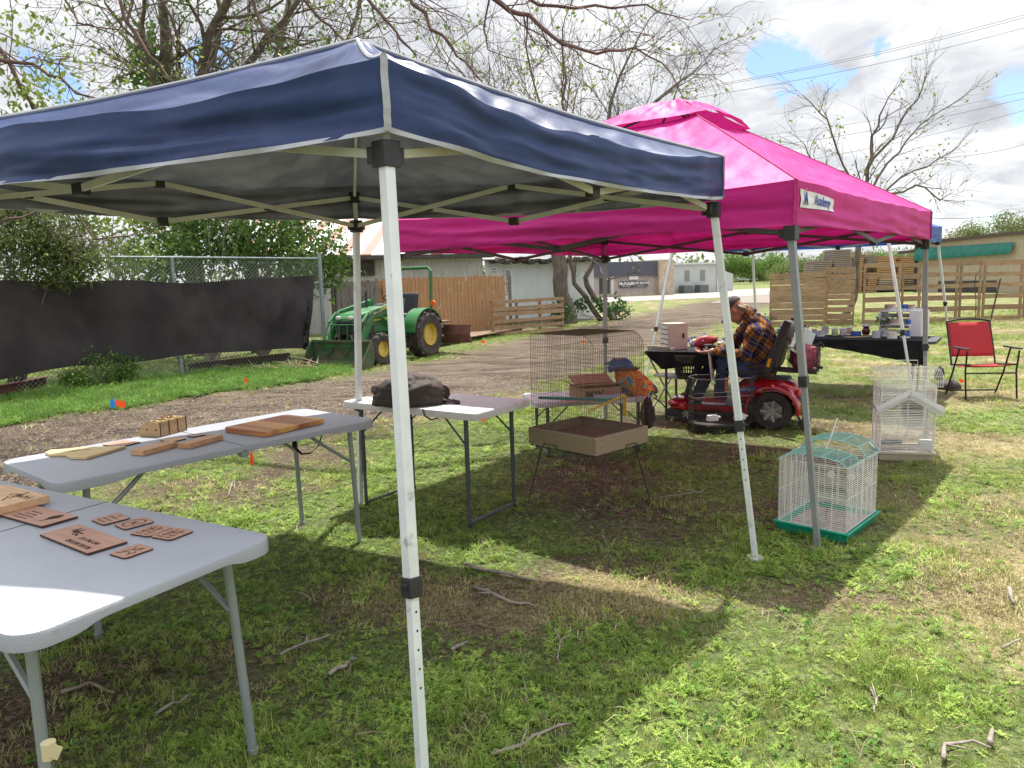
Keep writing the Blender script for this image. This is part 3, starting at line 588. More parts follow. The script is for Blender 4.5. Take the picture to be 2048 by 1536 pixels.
t = thing('pickup_truck', 'small white pickup truck parked in the distance beyond the road', 'pickup truck', tq, rz=radians(8)); tm = mat('truck_paint', (.62, .66, .72), rough=.3)
b = MB(); b.prism([(-2.7, .45), (2.6, .45), (2.7, .95), (1.6, 1.1), (.9, 1.75), (-.9, 1.8), (-1.1, 1.15), (-2.7, 1.15)], -.95, .95, Matrix.Rotation(pi/2, 4, 'X')); b.v = [(-x, y, z) for x, y, z in b.v]; b.build('body', tm, t, bevel=.05)
b = MB(); b.prism([(-1.45, 1.15), (-.95, 1.65), (.8, 1.68), (.85, 1.15)], -.97, .97, Matrix.Rotation(pi/2, 4, 'X')); b.build('window', glassm, t)
for x in (-1.75, 1.7):
    for y in (-.8, .8): b = MB(); b.lathe([(.1, -.12), (.38, -.12), (.38, .12), (.1, .12)], (x, y, .38), 14, Matrix.Rotation(pi/2, 4, 'X')); b.build('wheel', mat('tyre_far', (.03, .03, .03)), t)
# tan workshop with green awning, far right
wtan = mat('tan_rib_siding', (.43, .37, .27), (.37, .31, .22), scale=1.2, stretch=(8, 8, .3), rough=.6); brn = mat('brown_trim', (.085, .06, .045), rough=.6)
P0, P1 = D(1832, 580, 52), D(2180, 575, 40); P0.z = P1.z = 0
t = thing('tan_workshop', 'tan ribbed metal workshop building with brown trim at the right', 'building', P0); d_, n_, rz_ = fr(P0, P1); LB = (P1-P0).length
zt = D(1845, 487, 52).z; zr = D(2020, 470, 45.4).z
M = frame(P0, d_, (0, 0, 1)); b = MB(); xr = (D(2020, 500, 45.2)-P0).dot(d_)
b.prism([(0, 0), (LB, 0), (LB, zr), (xr, zr), (0, zt)], -14, 0, M); b.build('wall', wtan, t, world=True)
b = MB(); b.bar(M @ V((-.3, zt+.02, .1)), M @ V((xr, zr+.06, .1)), .25, .2); b.bar(M @ V((xr, zr+.06, .1)), M @ V((LB, zr+.06, .1)), .25, .2); b.bar(M @ V((0, 0, .06)), M @ V((0, zt, .06)), .3, .12); b.bar(M @ V((-.15, zt-.5, .1)), M @ V((-1.6, zt-.55, .1)), .2, .2); b.build('trim', brn, t, world=True)
b = MB(); b.prism([(2.0, .0), (6.5, .0), (6.5, .75), (2.0, .75)], .02, .06, M); b.build('low_opening', darkm, t, world=True)
xa = (D(1833, 500, 52)-P0).dot(d_); xb = (D(2037, 500, 44.6)-P0).dot(d_)
def aw(u, v):
    x = lerp(xa, xb, u); zt_ = lerp(D(1834, 497, 52).z, D(2037, 484, 44.6).z, u); zb_ = lerp(D(1834, 521, 52).z, D(2037, 507, 44.6).z, u)+.05*mnoise.noise(V((u*30, 0, 0)))
    return M @ V((x, lerp(zt_, zb_, v), .12+.22*sin(v*pi*.55)+.05*sin(u*55+4*mnoise.noise(V((u*6, v*.4, 0))))*v))
b = MB(); b.grid(aw, 90, 10); b.build('awning', mat('green_awning', (.012, .20, .155), (.01, .13, .10), scale=3, rough=.55, bump=.3, transl=.15), t, smooth='all', world=True)
# pallet fence, right
def pfence():
    # (px left, px right, top py left, top py right, ground py, number of slats, kind)
    secs = [(1538, 1650, 549, 546, 652, 9), (1650, 1708, 541, 531, 652, 9), (1724, 1797, 527, 527, 650, 6), (1800, 1838, 528, 526, 650, 6), (1842, 1912, 524, 524, 648, 6), (1915, 1958, 523, 522, 646, 6), (1962, 2040, 523, 521, 643, 6), (2044, 2130, 519, 518, 641, 6)]
    names = ['at the left end of the pallet fence, close set boards', 'just left of the tree trunk in the pallet fence', 'just right of the tree trunk in the pallet fence', 'narrow panel behind the pink tent leg in the pallet fence', 'in front of the left part of the green awning', 'narrow panel under the middle of the green awning', 'behind the red lawn chair and dark rod', 'at the right edge of the picture']
    for i, (xa, xb, ta, tb, gy, ns) in enumerate(secs):
        a_ = G(xa, gy); b__ = G(xb, gy-1.5); a_ = a_*(21.6/a_.y) if i > 1 else a_*(21.9/a_.y); b__ = b__*(21.5/b__.y); a_.z = b__.z = 0
        d_ = (b__-a_).normalized(); h = D((xa+xb)/2, (ta+tb)/2, a_.y).z
        M = frame((a_+b__)/2, d_, V((-d_.y, d_.x, 0)))
        pallet('fence_pallet', 'upright wooden pallet panel '+names[i], M, (b__-a_).length, h, ns, 'pallets standing as a fence', nst=2 if i else 3, back=False, hb=.165 if ns > 7 else .13)
pfence()
# lumber stacks
lum = mat('sawn_lumber', (.50, .30, .14), (.36, .20, .09), scale=5, stretch=(.4, .4, 9), rough=.8); lumg = mat('grey_lumber', (.33, .27, .22), (.20, .16, .13), scale=5, stretch=(.4, .4, 9), rough=.85)
for i, (xa, xb, yt, yb, m_, lab) in enumerate([(1617, 1652, 522, 560, lumg, 'low grey lumber stack at the left of the yard'), (1654, 1691, 500, 560, lumg, 'tallest lumber stack left of the tree trunk'), (1693, 1712, 516, 560, lum, 'narrow lumber stack hidden by the tree trunk'), (1721, 1740, 511, 530, lumg, 'grey lumber bundle right of the tree trunk'), (1741, 1777, 513, 560, lum, 'fresh yellow lumber stack right of the tree trunk'), (1785, 1826, 514, 548, lum, 'orange lumber stack behind the pink tent corner'), (1722, 1744, 545, 568, lum, 'short board pile under the grey bundle'), (1742, 1838, 557, 570, mat('pale_tarp', (.7, .67, .62), rough=.7), 'long pale wrapped board pile behind the pallet fence')]):
    q = D((xa+xb)/2, yb, 55); zb = max(0.0, q.z) if yb < 545 else 0.0; q.z = 0; wd = (xb-xa)/CF*55; h = D((xa+xb)/2, yt, 55).z-zb
    t = thing('lumber_stack', lab, 'lumber', (q.x, q.y, zb), group='lumber stacked in the yard'); b = MB(); nl = max(3, int(h/.13)); b2 = MB()
    for k in range(nl): b.box((random.uniform(-.05, .05), 0, (k+.45)*h/nl), (wd*random.uniform(.96, 1.0), 2.0, h/nl*.72))
    for k in range(nl): b2.box((0, 0, (k+.9)*h/nl), (wd*.9, 1.6, h/nl*.25))
    b.build('boards', m_, t); b2.build('spacers', darkm, t)
b = MB(); a_ = V((14.05, 21.35, .02)); b.tube([D(1981, 641, 21.3), D(2001, 557, 21.2)], .022, 6); tag(b.build('leaning_rod', darkm), 'dark metal rod leaning against the pallet fence', 'rod')
b = MB(); b.tube([D(1951, 641, 21.3), D(1952, 600, 21.3), D(1949, 570, 21.3), D(1952, 549, 21.3), D(1960, 540, 21.3)], .012, 5); tag(b.build('cable', darkm), 'thin cable hanging down the pallet fence', 'cable')
# power lines
wire = mat('cable_black', (.03, .03, .035), rough=.6)
for i, (xa, ya, xb, yb, y_, lab) in enumerate([(1350, 184, 2120, 10, 45, 'uppermost of the power lines'), (1350, 187, 2120, 16, 45.4, 'second power line, paired with the uppermost'), (1350, 203, 2120, 37, 45, 'third power line down, through the open blue gap'), (1480, 276, 2120, 168, 50, 'faint power line crossing the top of the bare tree'), (1480, 301, 2120, 180, 50, 'power line crossing the middle of the bare tree'), (1560, 330, 2120, 200, 52, 'thin power line touching the blue sky patch at right'), (1860, 317, 2120, 266, 44, 'power line right of the bare tree crown'), (1820, 435, 2120, 408, 40, 'lowest power line just above the far trees')]):
    a_, c_ = D(xa, ya, y_), D(xb, yb, y_+4); b = MB(); b.tube([a_.lerp(c_, t_)-V((0, 0, .35*sin(pi*t_))) for t_ in [j/12 for j in range(13)]], .013 if i != 3 else .009, 4); tag(b.build('power_line', wire), lab, 'power line', 'power lines across the sky')
# ================================================================ trees and shrubs
def barkm(name, c1, c2): return mat(name, c1, c2, scale=9, stretch=(1, 1, .35), rough=.95, bump=.7, bscale=14)
bark_g = barkm('bark_grey', (.17, .14, .12), (.09, .072, .06)); bark_r = barkm('bark_red', (.15, .098, .082), (.085, .058, .05)); bark_l = barkm('bark_light', (.28, .24, .20), (.15, .125, .105))
def leafmat(name, a, b_, tr=.35): return mat(name, a, b_, scale=1.6, rough=.55, transl=tr, spec=.3, lo=.3, hi=.7)
leaf_g = leafmat('leaves_green', (.14, .25, .045), (.06, .12, .025)); leaf_y = leafmat('leaves_spring', (.26, .33, .07), (.15, .22, .045)); leaf_d = leafmat('leaves_dark', (.06, .13, .03), (.03, .065, .018)); leaf_c = leafmat('leaves_cedar', (.09, .13, .035), (.15, .19, .06))
class Tree:
    def __init__(s, seed): s.r = random.Random(seed); s.b = MB(); s.tips = []; s.twigs = MB()
    def seg(s, pts, r0, r1, n):
        k = len(pts); (s.b if r0 > .012 else s.twigs).tube(pts, [lerp(r0, r1, i/(k-1)) for i in range(k)], n, caps=False)
    def grow(s, p, d, L_, r, lvl, maxl, P):
        r_ = s.r; nseg = 5 if lvl < 2 else (4 if lvl < maxl else 3); pts = [V(p)]; d = V(d).normalized(); dirs = [d]
        for i in range(nseg):
            d = (d+V((r_.gauss(0, 1), r_.gauss(0, 1), r_.gauss(0, 1)))*P['wig']*(1+lvl*.15)+V((0, 0, P['up']*(1 if lvl > 0 else .4)))+V(P.get('wind', (0, 0, 0)))).normalized(); dirs.append(d); pts.append(pts[-1]+d*(L_/nseg))
        r1 = r*(.55 if lvl < maxl else .3); s.seg(pts, r, r1, 7 if lvl == 0 else (5 if lvl == 1 else (4 if r > .008 else 3)))
        if lvl >= maxl: s.tips.append((pts[-1], dirs[-1])); s.tips.append((pts[-2], dirs[-2])); return
        s.kids(pts, dirs, L_, r, lvl, maxl, P)
    def kids(s, pts, dirs, L_, r, lvl, maxl, P, n=None, t0=None):
        r_ = s.r; n = n or P['n'][min(lvl, len(P['n'])-1)]; k = len(pts)-1; t0 = P.get('t0', .3) if t0 is None else t0
        for j in range(n):
            t = lerp(t0, 1.0, (j+r_.uniform(0, .9))/n) if j < n-1 else 1.0; f = t*k; i = min(int(f), k-1); q = pts[i].lerp(pts[i+1], f-i); dd = dirs[i+1]; ax = dd.orthogonal().normalized(); ax.rotate(Quaternion(dd, r_.uniform(0, 2*pi))); nd = dd.copy(); nd.rotate(Quaternion(ax, radians(r_.uniform(*P['ang'])) if j < n-1 else radians(r_.uniform(0, 15))))
            rr = r*(1-.45*t); s.grow(q, nd, L_*r_.uniform(*P['len']), max(P.get('rmin', .003), rr*r_.uniform(*P.get('rad', (.45, .7)))), lvl+1, maxl, P)
    def limb(s, way, r0, r1, lvl, maxl, P, n, L_, t0=.15):
        """a limb through measured way points, then random side branches"""
        pts = [V(w_) for w_ in way]; out_ = []
        for i in range(len(pts)-1):
            for k in range(3):
                q = pts[i].lerp(pts[i+1], k/3)
                if i+k: q += V((s.r.gauss(0, 1), s.r.gauss(0, 1), s.r.gauss(0, 1)))*(pts[i+1]-pts[i]).length*.03
                out_.append(q)
        out_.append(pts[-1]); dirs = [(out_[min(i+1, len(out_)-1)]-out_[max(0, i-1)]).normalized() for i in range(len(out_))]
        s.seg(out_, r0, r1, 6); s.kids(out_, dirs, L_, (r0+r1)/2, lvl, maxl, P, n=n, t0=t0); s.tips.append((out_[-1], dirs[-1]))
def leaves(centers, per, spread, size, seed, elong=1.7, droop=0.0):
    r = np.random.default_rng(seed); C_ = np.array([tuple(c) for c in centers]); n = len(C_)*per; C_ = np.repeat(C_, per, 0)+r.normal(0, spread, (n, 3))
    a = r.normal(0, 1, (n, 3)); a[:, 2] -= droop; a /= np.linalg.norm(a, axis=1)[:, None]; t = r.normal(0, 1, (n, 3)); b_ = np.cross(a, t); b_ /= np.linalg.norm(b_, axis=1)[:, None]
    sz = size*r.uniform(.55, 1.25, (n, 1)); v = np.stack([C_, C_+a*sz*.5*elong+b_*sz*.42, C_+a*sz*elong, C_+a*sz*.5*elong-b_*sz*.42], 1).reshape(-1, 3); return v
def leafobj(name, v, m, parent):
    n = len(v)//4; me = bpy.data.meshes.new(name); I = np.array(MW[parent.name].inverted()); v = (np.c_[v, np.ones(len(v))] @ I.T)[:, :3]
    me.vertices.add(len(v)); me.vertices.foreach_set('co', v.astype(np.float32).ravel()); me.loops.add(4*n); me.loops.foreach_set('vertex_index', np.arange(4*n, dtype=np.int32)); me.polygons.add(n); me.polygons.foreach_set('loop_start', np.arange(0, 4*n, 4, dtype=np.int32)); me.update(calc_edges=True)
    me.materials.append(m); o = bpy.data.objects.new(name, me); COL.objects.link(o); o.parent = parent; return o
def finish(T_, root, bark, lm=None, per=3, spread=.08, size=.05, frac=1.0, extra=None, leafname='foliage', elong=1.7, cap=9000):
    T_.b.build('trunk', bark, root, smooth='all', world=True)
    if T_.twigs.v: T_.twigs.build('branches', bark, root, smooth='all', world=True)
    if lm:
        tips = [t_[0] for t_ in T_.tips if T_.r.random() < frac][:cap]
        v = leaves(tips, per, spread, size, 5, elong) if tips else np.zeros((0, 3))
        if extra is not None: v = np.concatenate([v, extra]) if len(v) else extra
        if len(v): leafobj(leafname, v, lm, root)
def clump(c, rad, n, spread, seed):
    """leaf cluster centres inside an uneven ellipsoid, hollowed with noise"""
    r = random.Random(seed); out_ = []; c = V(c)
    while len(out_) < n:
        v = V((r.uniform(-1, 1), r.uniform(-1, 1), r.uniform(-1, 1)))
        if v.length > 1: continue
        q = c+V((v.x*rad[0], v.y*rad[1], v.z*rad[2]))
        if mnoise.noise(q*1.3+V((seed, 0, 0)))+(.45-v.length*.55) > -.02: out_.append(q)
    return out_
PB = dict(wig=.17, up=.015, n=(5, 6, 5, 5), ang=(25, 65), len=(.5, .85), rmin=.005, rad=(.35, .6), t0=.2)
# --- the two big multi stem trees behind the fence, limbs reaching over the tents
base = V((-7.3, 17.5, 0)); t = thing('ivy_clad_tree', 'tall bare tree with ivy covered trunk behind the fence, above the blue tent left half', 'tree', base)
T_ = Tree(3)
st = [(base, .24), (D(345, 330, 17.5), .20), (D(338, 190, 17.3), .15), (D(330, 60, 17.2), .11), (D(325, -80, 17), .06)]
T_.limb([p_ for p_, _ in st], .24, .06, 1, 4, PB, 13, 2.6, .3)
T_.limb([D(345, 330, 17.5), D(360, 230, 17.8), D(425, 110, 18), D(440, 30, 18), D(500, -90, 18)], .14, .04, 1, 4, PB, 12, 2.4, .2)
T_.limb([D(345, 370, 17.5), D(310, 200, 17), D(285, 60, 16), D(300, -60, 15)], .08, .03, 1, 4, PB, 7, 1.8, .2)
ext = np.concatenate([leaves(clump(D(335, 230, 17.2), (.38, .4, 1.7), 110, 0, 4), 12, .12, .09, 8), leaves(clump(D(360, 480, 16.8), (1.6, .8, .9), 190, 0, 5), 9, .2, .09, 9), leaves(clump(D(300, 120, 17.2), (.6, .5, .8), 50, 0, 14), 9, .12, .11, 8)])
finish(T_, t, bark_g, leaf_g, 3, .10, .075, .28, extra=ext)
base = V((-6.1, 17.8, 0)); t = thing('bare_tree', 'bare multi stemmed tree with twisting limbs above the blue tent ridge', 'tree', base); T_ = Tree(8)
T_.limb([base, D(470, 420, 17.8), D(478, 300, 17.6), D(400, 130, 17), D(430, 50, 16.6), D(480, -60, 16)], .20, .06, 1, 4, PB, 13, 2.4, .3)
T_.limb([D(478, 300, 17.6), D(490, 130, 17.5), D(560, 40, 17), D(640, -60, 17)], .11, .04, 1, 4, PB, 12, 2.4, .2)
T_.limb([D(478, 330, 17.6), D(540, 160, 18), D(570, 60, 18.5), D(580, -70, 19)], .12, .05, 1, 4, PB, 8, 2.0, .2)
T_.limb([D(500, 300, 17.6), D(620, 200, 18), D(700, 80, 18.5), D(740, -70, 19)], .08, .03, 1, 4, PB, 12, 2.2, .2)
ext = np.concatenate([leaves(clump(D(540, 490, 17.2), (1.8, .8, .85), 190, 0, 6), 9, .2, .09, 19), leaves(clump(D(500, 120, 17.4), (1.2, .6, .9), 40, 0, 7), 7, .12, .10, 3)])
finish(T_, t, bark_g, leaf_g, 3, .10, .08, .22, extra=ext)
# --- overhanging branches of a near tree whose trunk stands left of the picture
base = V((-9.5, 9.2, 0)); t = thing('overhanging_tree', 'near tree whose long reddish bare branches hang over both tents from the upper left', 'tree', base); T_ = Tree(21)
PO = dict(wig=.24, up=-.01, rad=(.35, .6), n=(4, 5, 5, 4), ang=(30, 65), len=(.5, .8), rmin=.0035, t0=.25)
T_.seg([base, base+V((.2, 0, 2)), base+V((.5, .1, 4))], .30, .22, 9)
cr_ = base+V((.5, .1, 4)); T_.seg([cr_, V((-7, 9.6, 5.8)), V((-4.7, 9.0, 6.9)), V((-2.5, 9.8, 7.3)), V((-.5, 8.9, 7.4)), V((1.5, 9.3, 6.9))], .14, .03, 8); T_.seg([cr_, V((-8.0, 9.3, 5.9)), V((-6.0, 9.1, 6.8))], .16, .08, 8)
hang = [([D(228, -60, 9), D(250, 40, 9), D(298, 110, 9), D(345, 165, 9), D(375, 182, 9)], .035, .012, 6, .55),
        ([V((-6.0, 9.1, 6.8)), D(150, 30, 9.2), D(155, 45, 9), D(200, 55, 9), D(250, 85, 9.1)], .03, .008, 8, .5),
        ([D(500, -60, 9), D(512, 30, 9), D(545, 90, 9), D(577, 122, 9.1)], .04, .012, 7, .5),
        ([D(580, -50, 9), D(640, 40, 9), D(700, 88, 9.1)], .04, .014, 7, .5),
        ([D(690, -60, 9.2), D(745, 10, 9.1), D(790, 60, 9), D(832, 110, 9)], .045, .016, 8, .55),
        ([D(780, -60, 9.2), D(830, 10, 9.2), D(885, 70, 9), D(915, 110, 9), D(960, 160, 9)], .05, .014, 9, .6),
        ([D(900, -60, 8.6), D(1000, 10, 8.6), D(1060, 35, 8.6), D(1124, 88, 8.5), D(1196, 110, 8.4), D(1270, 92, 8.3), D(1345, 150, 8.3)], .055, .010, 12, .6),
        ([D(1124, 88, 8.5), D(1126, 140, 8.4), D(1122, 190, 8.4), D(1150, 230, 8.4)], .02, .006, 5, .35),
        ([D(960, -50, 8.8), D(1080, 8, 8.7), D(1190, 15, 8.6), D(1290, 12, 8.6), D(1378, 40, 8.6)], .04, .008, 10, .6),
        ([D(985, -40, 8.7), D(968, 60, 8.6), D(975, 100, 8.6), D(1040, 120, 8.6)], .022, .006, 6, .5),
        ([D(270, -60, 7.8), D(258, 40, 7.8), D(300, 110, 7.7), D(360, 178, 7.6)], .03, .012, 5, .5),
        ([D(-60, 110, 8.6), D(0, 118, 8.6), D(70, 130, 8.6), D(150, 180, 8.5), D(230, 218, 8.5)], .05, .012, 9, .6),
        ([D(-60, 40, 9), D(0, 90, 9), D(60, 210, 9), D(90, 250, 9)], .06, .02, 9, .6),
        ([D(-60, 480, 9.6), D(20, 440, 9.6), D(80, 420, 9.8), D(160, 430, 10), D(190, 480, 10), D(260, 470, 10), D(330, 445, 10.2)], .035, .010, 8, .5)]
for way, r0, r1, n_, L_ in hang: T_.limb(way, r0*.62, r1*.62, 2, 4, PO, n_+4, L_*2.1, .08)
ext = np.concatenate([leaves(clump(D(60, 150, 9.2), (.75, .5, .9), 60, 0, 31), 7, .09, .055, 4), leaves(clump(D(110, 250, 9.2), (.6, .4, .5), 36, 0, 33), 6, .08, .05, 14)])
finish(T_, t, bark_r, leaf_y, 4, .05, .040, .16, extra=ext)
# --- cedar like shrubby trees against the fence, left
def bush(name, label, cat, base, blobs, m, seed, stems=6, leaf=.06, per=9, group=None, nb=120, bark=None, sp=.10, elong=1.7):
    t = thing(name, label, cat, base, group=group); T_ = Tree(seed); base = V(base)
    for c, rad in blobs:
        c = V(c)
        for _ in range(max(1, stems//len(blobs))):
            e = c+V((T_.r.uniform(-1, 1)*rad[0]*.7, T_.r.uniform(-1, 1)*rad[1]*.7, T_.r.uniform(-.2, 1)*rad[2]*.7)); mid = base.lerp(e, .5)+V((T_.r.gauss(0, .06), T_.r.gauss(0, .06), 0))
            T_.b.tube([base+V((T_.r.gauss(0, .05), T_.r.gauss(0, .05), 0)), mid, e], [max(.012, .02*rad[0]), .01, .006], 5, caps=False)
    v = np.concatenate([leaves(clump(c, rad, nb, 0, seed+i), per, sp, leaf, seed+i, elong) for i, (c, rad) in enumerate(blobs)])
    T_.b.build('stems', bark or bark_g, t, smooth='all', world=True)
    if T_.twigs.v: T_.twigs.build('twigs', bark or bark_g, t, world=True)
    leafobj('foliage', v, m, t); return t
bush('cedar_tree', 'feathery green juniper like tree at the left end of the fence', 'tree', (-7.9, 11.6, 0), [(D(70, 470, 11.6), (.9, .6, .8)), (D(130, 520, 11.6), (.55, .5, .45)), (D(10, 430, 11.8), (.7, .5, .6))], leaf_c, 51, 12, .042, 15, nb=190, sp=.07, elong=2.6)
bush('leafy_sapling', 'light leafed sapling behind the fence between cedar and ivy clad tree', 'tree', (-7.4, 13.8, 0), [(D(190, 450, 13.8), (.9, .6, 1.0)), (D(250, 500, 14), (.8, .6, .6))], leaf_y, 52, 10, .07, 6, nb=70, bark=bark_l)
bush('undergrowth_bush', 'dark green vine thicket behind the fence left of the tractor', 'bush', (-5.5, 16.4, 0), [(D(420, 500, 16.4), (1.3, .7, 1.0)), (D(560, 500, 16.4), (1.1, .6, .9)), (D(310, 530, 15.5), (.9, .5, .6)), (D(640, 520, 17), (.7, .5, .7))], leaf_g, 53, 26, .075, 9, nb=150, sp=.16, bark=bark_l)
bush('undergrowth_bush', 'bright green vine clump behind the chain link, above the shade cloth middle', 'bush', (-6.3, 15.3, 0), [(D(450, 430, 16.8), (1.2, .6, .7)), (D(330, 420, 17), (1.1, .6, .6)), (D(590, 440, 17.2), (.9, .5, .7))], leaf_y, 54, 26, .075, 8, nb=90, sp=.16, bark=bark_l)
bush('verge_shrub', 'small leafy shrub in front of the shade cloth bottom edge', 'shrub', G(205, 775), [(G(205, 775)+V((0, 0, .32)), (.42, .3, .34)), (G(160, 780)+V((0, 0, .18)), (.3, .25, .2)), (G(245, 768)+V((.05, 0, .25)), (.22, .2, .3))], leaf_g, 55, 12, .04, 9, nb=70, sp=.05)
bush('verge_shrub', 'thin sprig shrub in front of the shade cloth near the rusty beam', 'shrub', G(368, 750), [(G(368, 750)+V((0, 0, .25)), (.16, .14, .28))], leaf_g, 56, 6, .04, 6, nb=26, sp=.05)
bush('verge_shrub', 'low bush at the foot of the white building trunks', 'shrub', (3.6, 27.5, 0), [((3.0, 27.3, .4), (.8, .5, .4)), ((4.1, 28, .35), (.6, .5, .35)), ((1.9, 25.0, .4), (.6, .4, .4))], leaf_d, 57, 8, .09, 7, nb=60)
# --- trees behind the pink tent
base = V((2.15, 26.2, 0)); t = thing('bare_tree', 'bare fine twigged tree with thick trunk behind the pink tent, by the white building', 'tree', base); T_ = Tree(14)
PT = dict(wig=.13, up=.04, n=(6, 7, 6, 5), ang=(18, 55), len=(.5, .85), rmin=.008, rad=(.32, .55), t0=.15)
T_.limb([base, D(1120, 560, 26.2), D(1115, 500, 26.2)], .30, .27, 9, 8, PT, 0 or 1, .1, .9)
for way in ([D(1115, 505, 26.2), D(1110, 400, 26.2), D(1095, 250, 26), D(1060, 140, 26)], [D(1115, 505, 26.2), D(1140, 330, 26.2), D(1130, 200, 26.5), D(1125, 60, 26.5)], [D(1120, 480, 26.2), D(1190, 300, 26.5), D(1240, 160, 27), D(1280, 70, 27)], [D(1120, 480, 26.2), D(1050, 300, 26.2), D(960, 190, 26.5), D(900, 120, 27)], [D(1130, 450, 26.2), D(1250, 260, 26.5), D(1340, 180, 26.5), D(1400, 130, 27)]):
    T_.limb(way, .11, .025, 1, 4, PT, 11, 2.4, .15)
finish(T_, t, bark_g, leaf_y, 4, .16, .10, .05)
base = V((3.9, 27.6, 0)); t = thing('leaning_trunk_tree', 'thin leaning double trunk right of the thick trunk beside the white building', 'tree', base); T_ = Tree(15)
T_.limb([base, D(1172, 575, 27.6), D(1185, 520, 27.6), D(1215, 440, 27.6), D(1290, 300, 28), D(1350, 190, 28)], .13, .03, 1, 4, PT, 10, 2.2, .35); T_.limb([base+V((-.5, 0, 0)), D(1150, 570, 27.3), D(1140, 500, 27.3)], .10, .07, 2, 4, PT, 3, 1.2, .5)
T_.limb([D(1185, 520, 27.6), D(1215, 560, 26), D(1240, 550, 25), D(1280, 545, 24)], .04, .01, 3, 4, PO, 5, .8, .3)
finish(T_, t, bark_g, leaf_y, 3, .15, .08, .08)
base = V((10.2, 22.6, 0)); t = thing('bare_tree', 'slender tree with thin budding branches growing through the pallet fence at right', 'tree', base); T_ = Tree(17)
PR_ = dict(wig=.13, up=.03, rad=(.35, .6), n=(6, 6, 5, 5), ang=(18, 52), len=(.5, .8), rmin=.006, t0=.2, wind=(.02, 0, 0))
T_.limb([base, D(1708, 600, 22.6), D(1718, 500, 22.6), D(1722, 420, 22.6), D(1735, 340, 22.6), D(1748, 270, 22.6), D(1770, 210, 22.6)], .115, .02, 2, 4, PR_, 10, 1.5, .45)
for way in ([D(1720, 430, 22.6), D(1690, 330, 22.4), D(1650, 240, 22.2), D(1605, 190, 22)], [D(1722, 410, 22.6), D(1770, 330, 22.6), D(1840, 250, 22.6), D(1930, 190, 22.6)], [D(1722, 430, 22.6), D(1780, 370, 22.8), D(1850, 330, 23), D(1920, 290, 23)], [D(1722, 450, 22.6), D(1760, 400, 22), D(1830, 370, 22), D(1880, 400, 22), D(1905, 385, 22)], [D(1730, 350, 22.6), D(1800, 240, 22.8), D(1842, 185, 23), D(1850, 150, 23)], [D(1720, 440, 22.6), D(1670, 370, 22.8), D(1625, 320, 23), D(1600, 280, 23)]):
    T_.limb(way, .045, .010, 2, 4, PR_, 17, 1.15, .1)
finish(T_, t, bark_g, leaf_y, 3, .10, .07, .10)
# --- far tree line
far_l = leafmat('leaves_far', (.20, .25, .075), (.11, .15, .05)); far_b = leafmat('leaves_far_bright', (.16, .27, .05), (.10, .18, .04)); far_t = leafmat('leaves_far_tan', (.29, .26, .15), (.19, .18, .10))
fars = [(1215, 540, 110, 40, far_b), (1385, 530, 110, 34, far_b), (1420, 522, 115, 40, far_l), (1460, 510, 130, 50, far_b), (1500, 530, 150, 45, far_l), (1545, 522, 130, 55, far_b), (1590, 515, 120, 55, far_l), (1640, 518, 110, 60, far_l), (1690, 505, 105, 60, far_t), (1750, 512, 110, 60, far_l), (1800, 505, 100, 62, far_b), (1845, 500, 95, 55, far_l), (1905, 466, 100, 50, far_t), (1955, 447, 100, 62, far_l), (2005, 437, 105, 60, far_l), (2050, 434, 105, 60, far_t), (1115, 545, 100, 30, far_l), (1050, 545, 100, 30, far_b)]
wh = ['behind the office building roof', 'right of the grey metal building roof', 'behind the metal building right end', 'beyond the back tent far leg', 'beyond the pickup truck', 'left of the near grey tent leg', 'behind the close set pallet boards', 'behind the grey lumber', 'behind the tall lumber stack', 'right of the slender tree trunk', 'behind the orange lumber', 'left of the workshop', 'over the left of the workshop roof', 'over the middle of the workshop roof', 'over the right of the workshop roof', 'at the right edge above the workshop', 'behind the white building left', 'behind the tan fence right end']
for i, (px, top, y_, hw, m_) in enumerate(fars):
    q = D(px, 560, y_); H = D(px, top, y_).z+random.uniform(-.3, .5); W_ = hw/CF*y_; base = V((q.x, y_, 0)); t = thing('distant_tree', ('hazy tan green' if m_ is far_t else 'bright green' if m_ is far_b else 'pale green')+' far tree '+wh[i], 'tree', base, group='far tree line')
    T_ = Tree(100+i); Pf = dict(wig=.12, up=.05, n=(5, 5), ang=(20, 50), len=(.45, .7), rmin=.03, t0=.3)
    T_.grow(base, (0, 0, 1), H*.62, .16, 0, 2, Pf)
    cs = []
    for k in range(7): a_ = random.uniform(0, 2*pi); rr = random.uniform(.1, .75)*W_; cs += clump(base+V((cos(a_)*rr, sin(a_)*rr, H*random.uniform(.3, .84))), (W_*.48, W_*.48, H*.22), 80, 0, 300+i*9+k)
    finish(T_, t, bark_l, None); leafobj('foliage', leaves(cs, 18, W_*.10, .17, 400+i), m_, t)
b = MB(); cs = []
for k in range(170): a_ = random.uniform(-1.0, 1.0); yy = random.uniform(170, 230); cs += [V((a_*yy*.95+random.gauss(0, 3), yy+random.gauss(0, 3), abs(random.gauss(1.5, 2.2)))) for _ in range(26)]
v = leaves(cs, 3, .8, 1.1, 77); n_ = len(v)//4; me = bpy.data.meshes.new('far_woods'); me.from_pydata(v.tolist(), [], [(4*i, 4*i+1, 4*i+2, 4*i+3) for i in range(n_)]); me.materials.append(far_l); o = bpy.data.objects.new('far_woods', me); COL.objects.link(o); tag(o, kind='stuff')
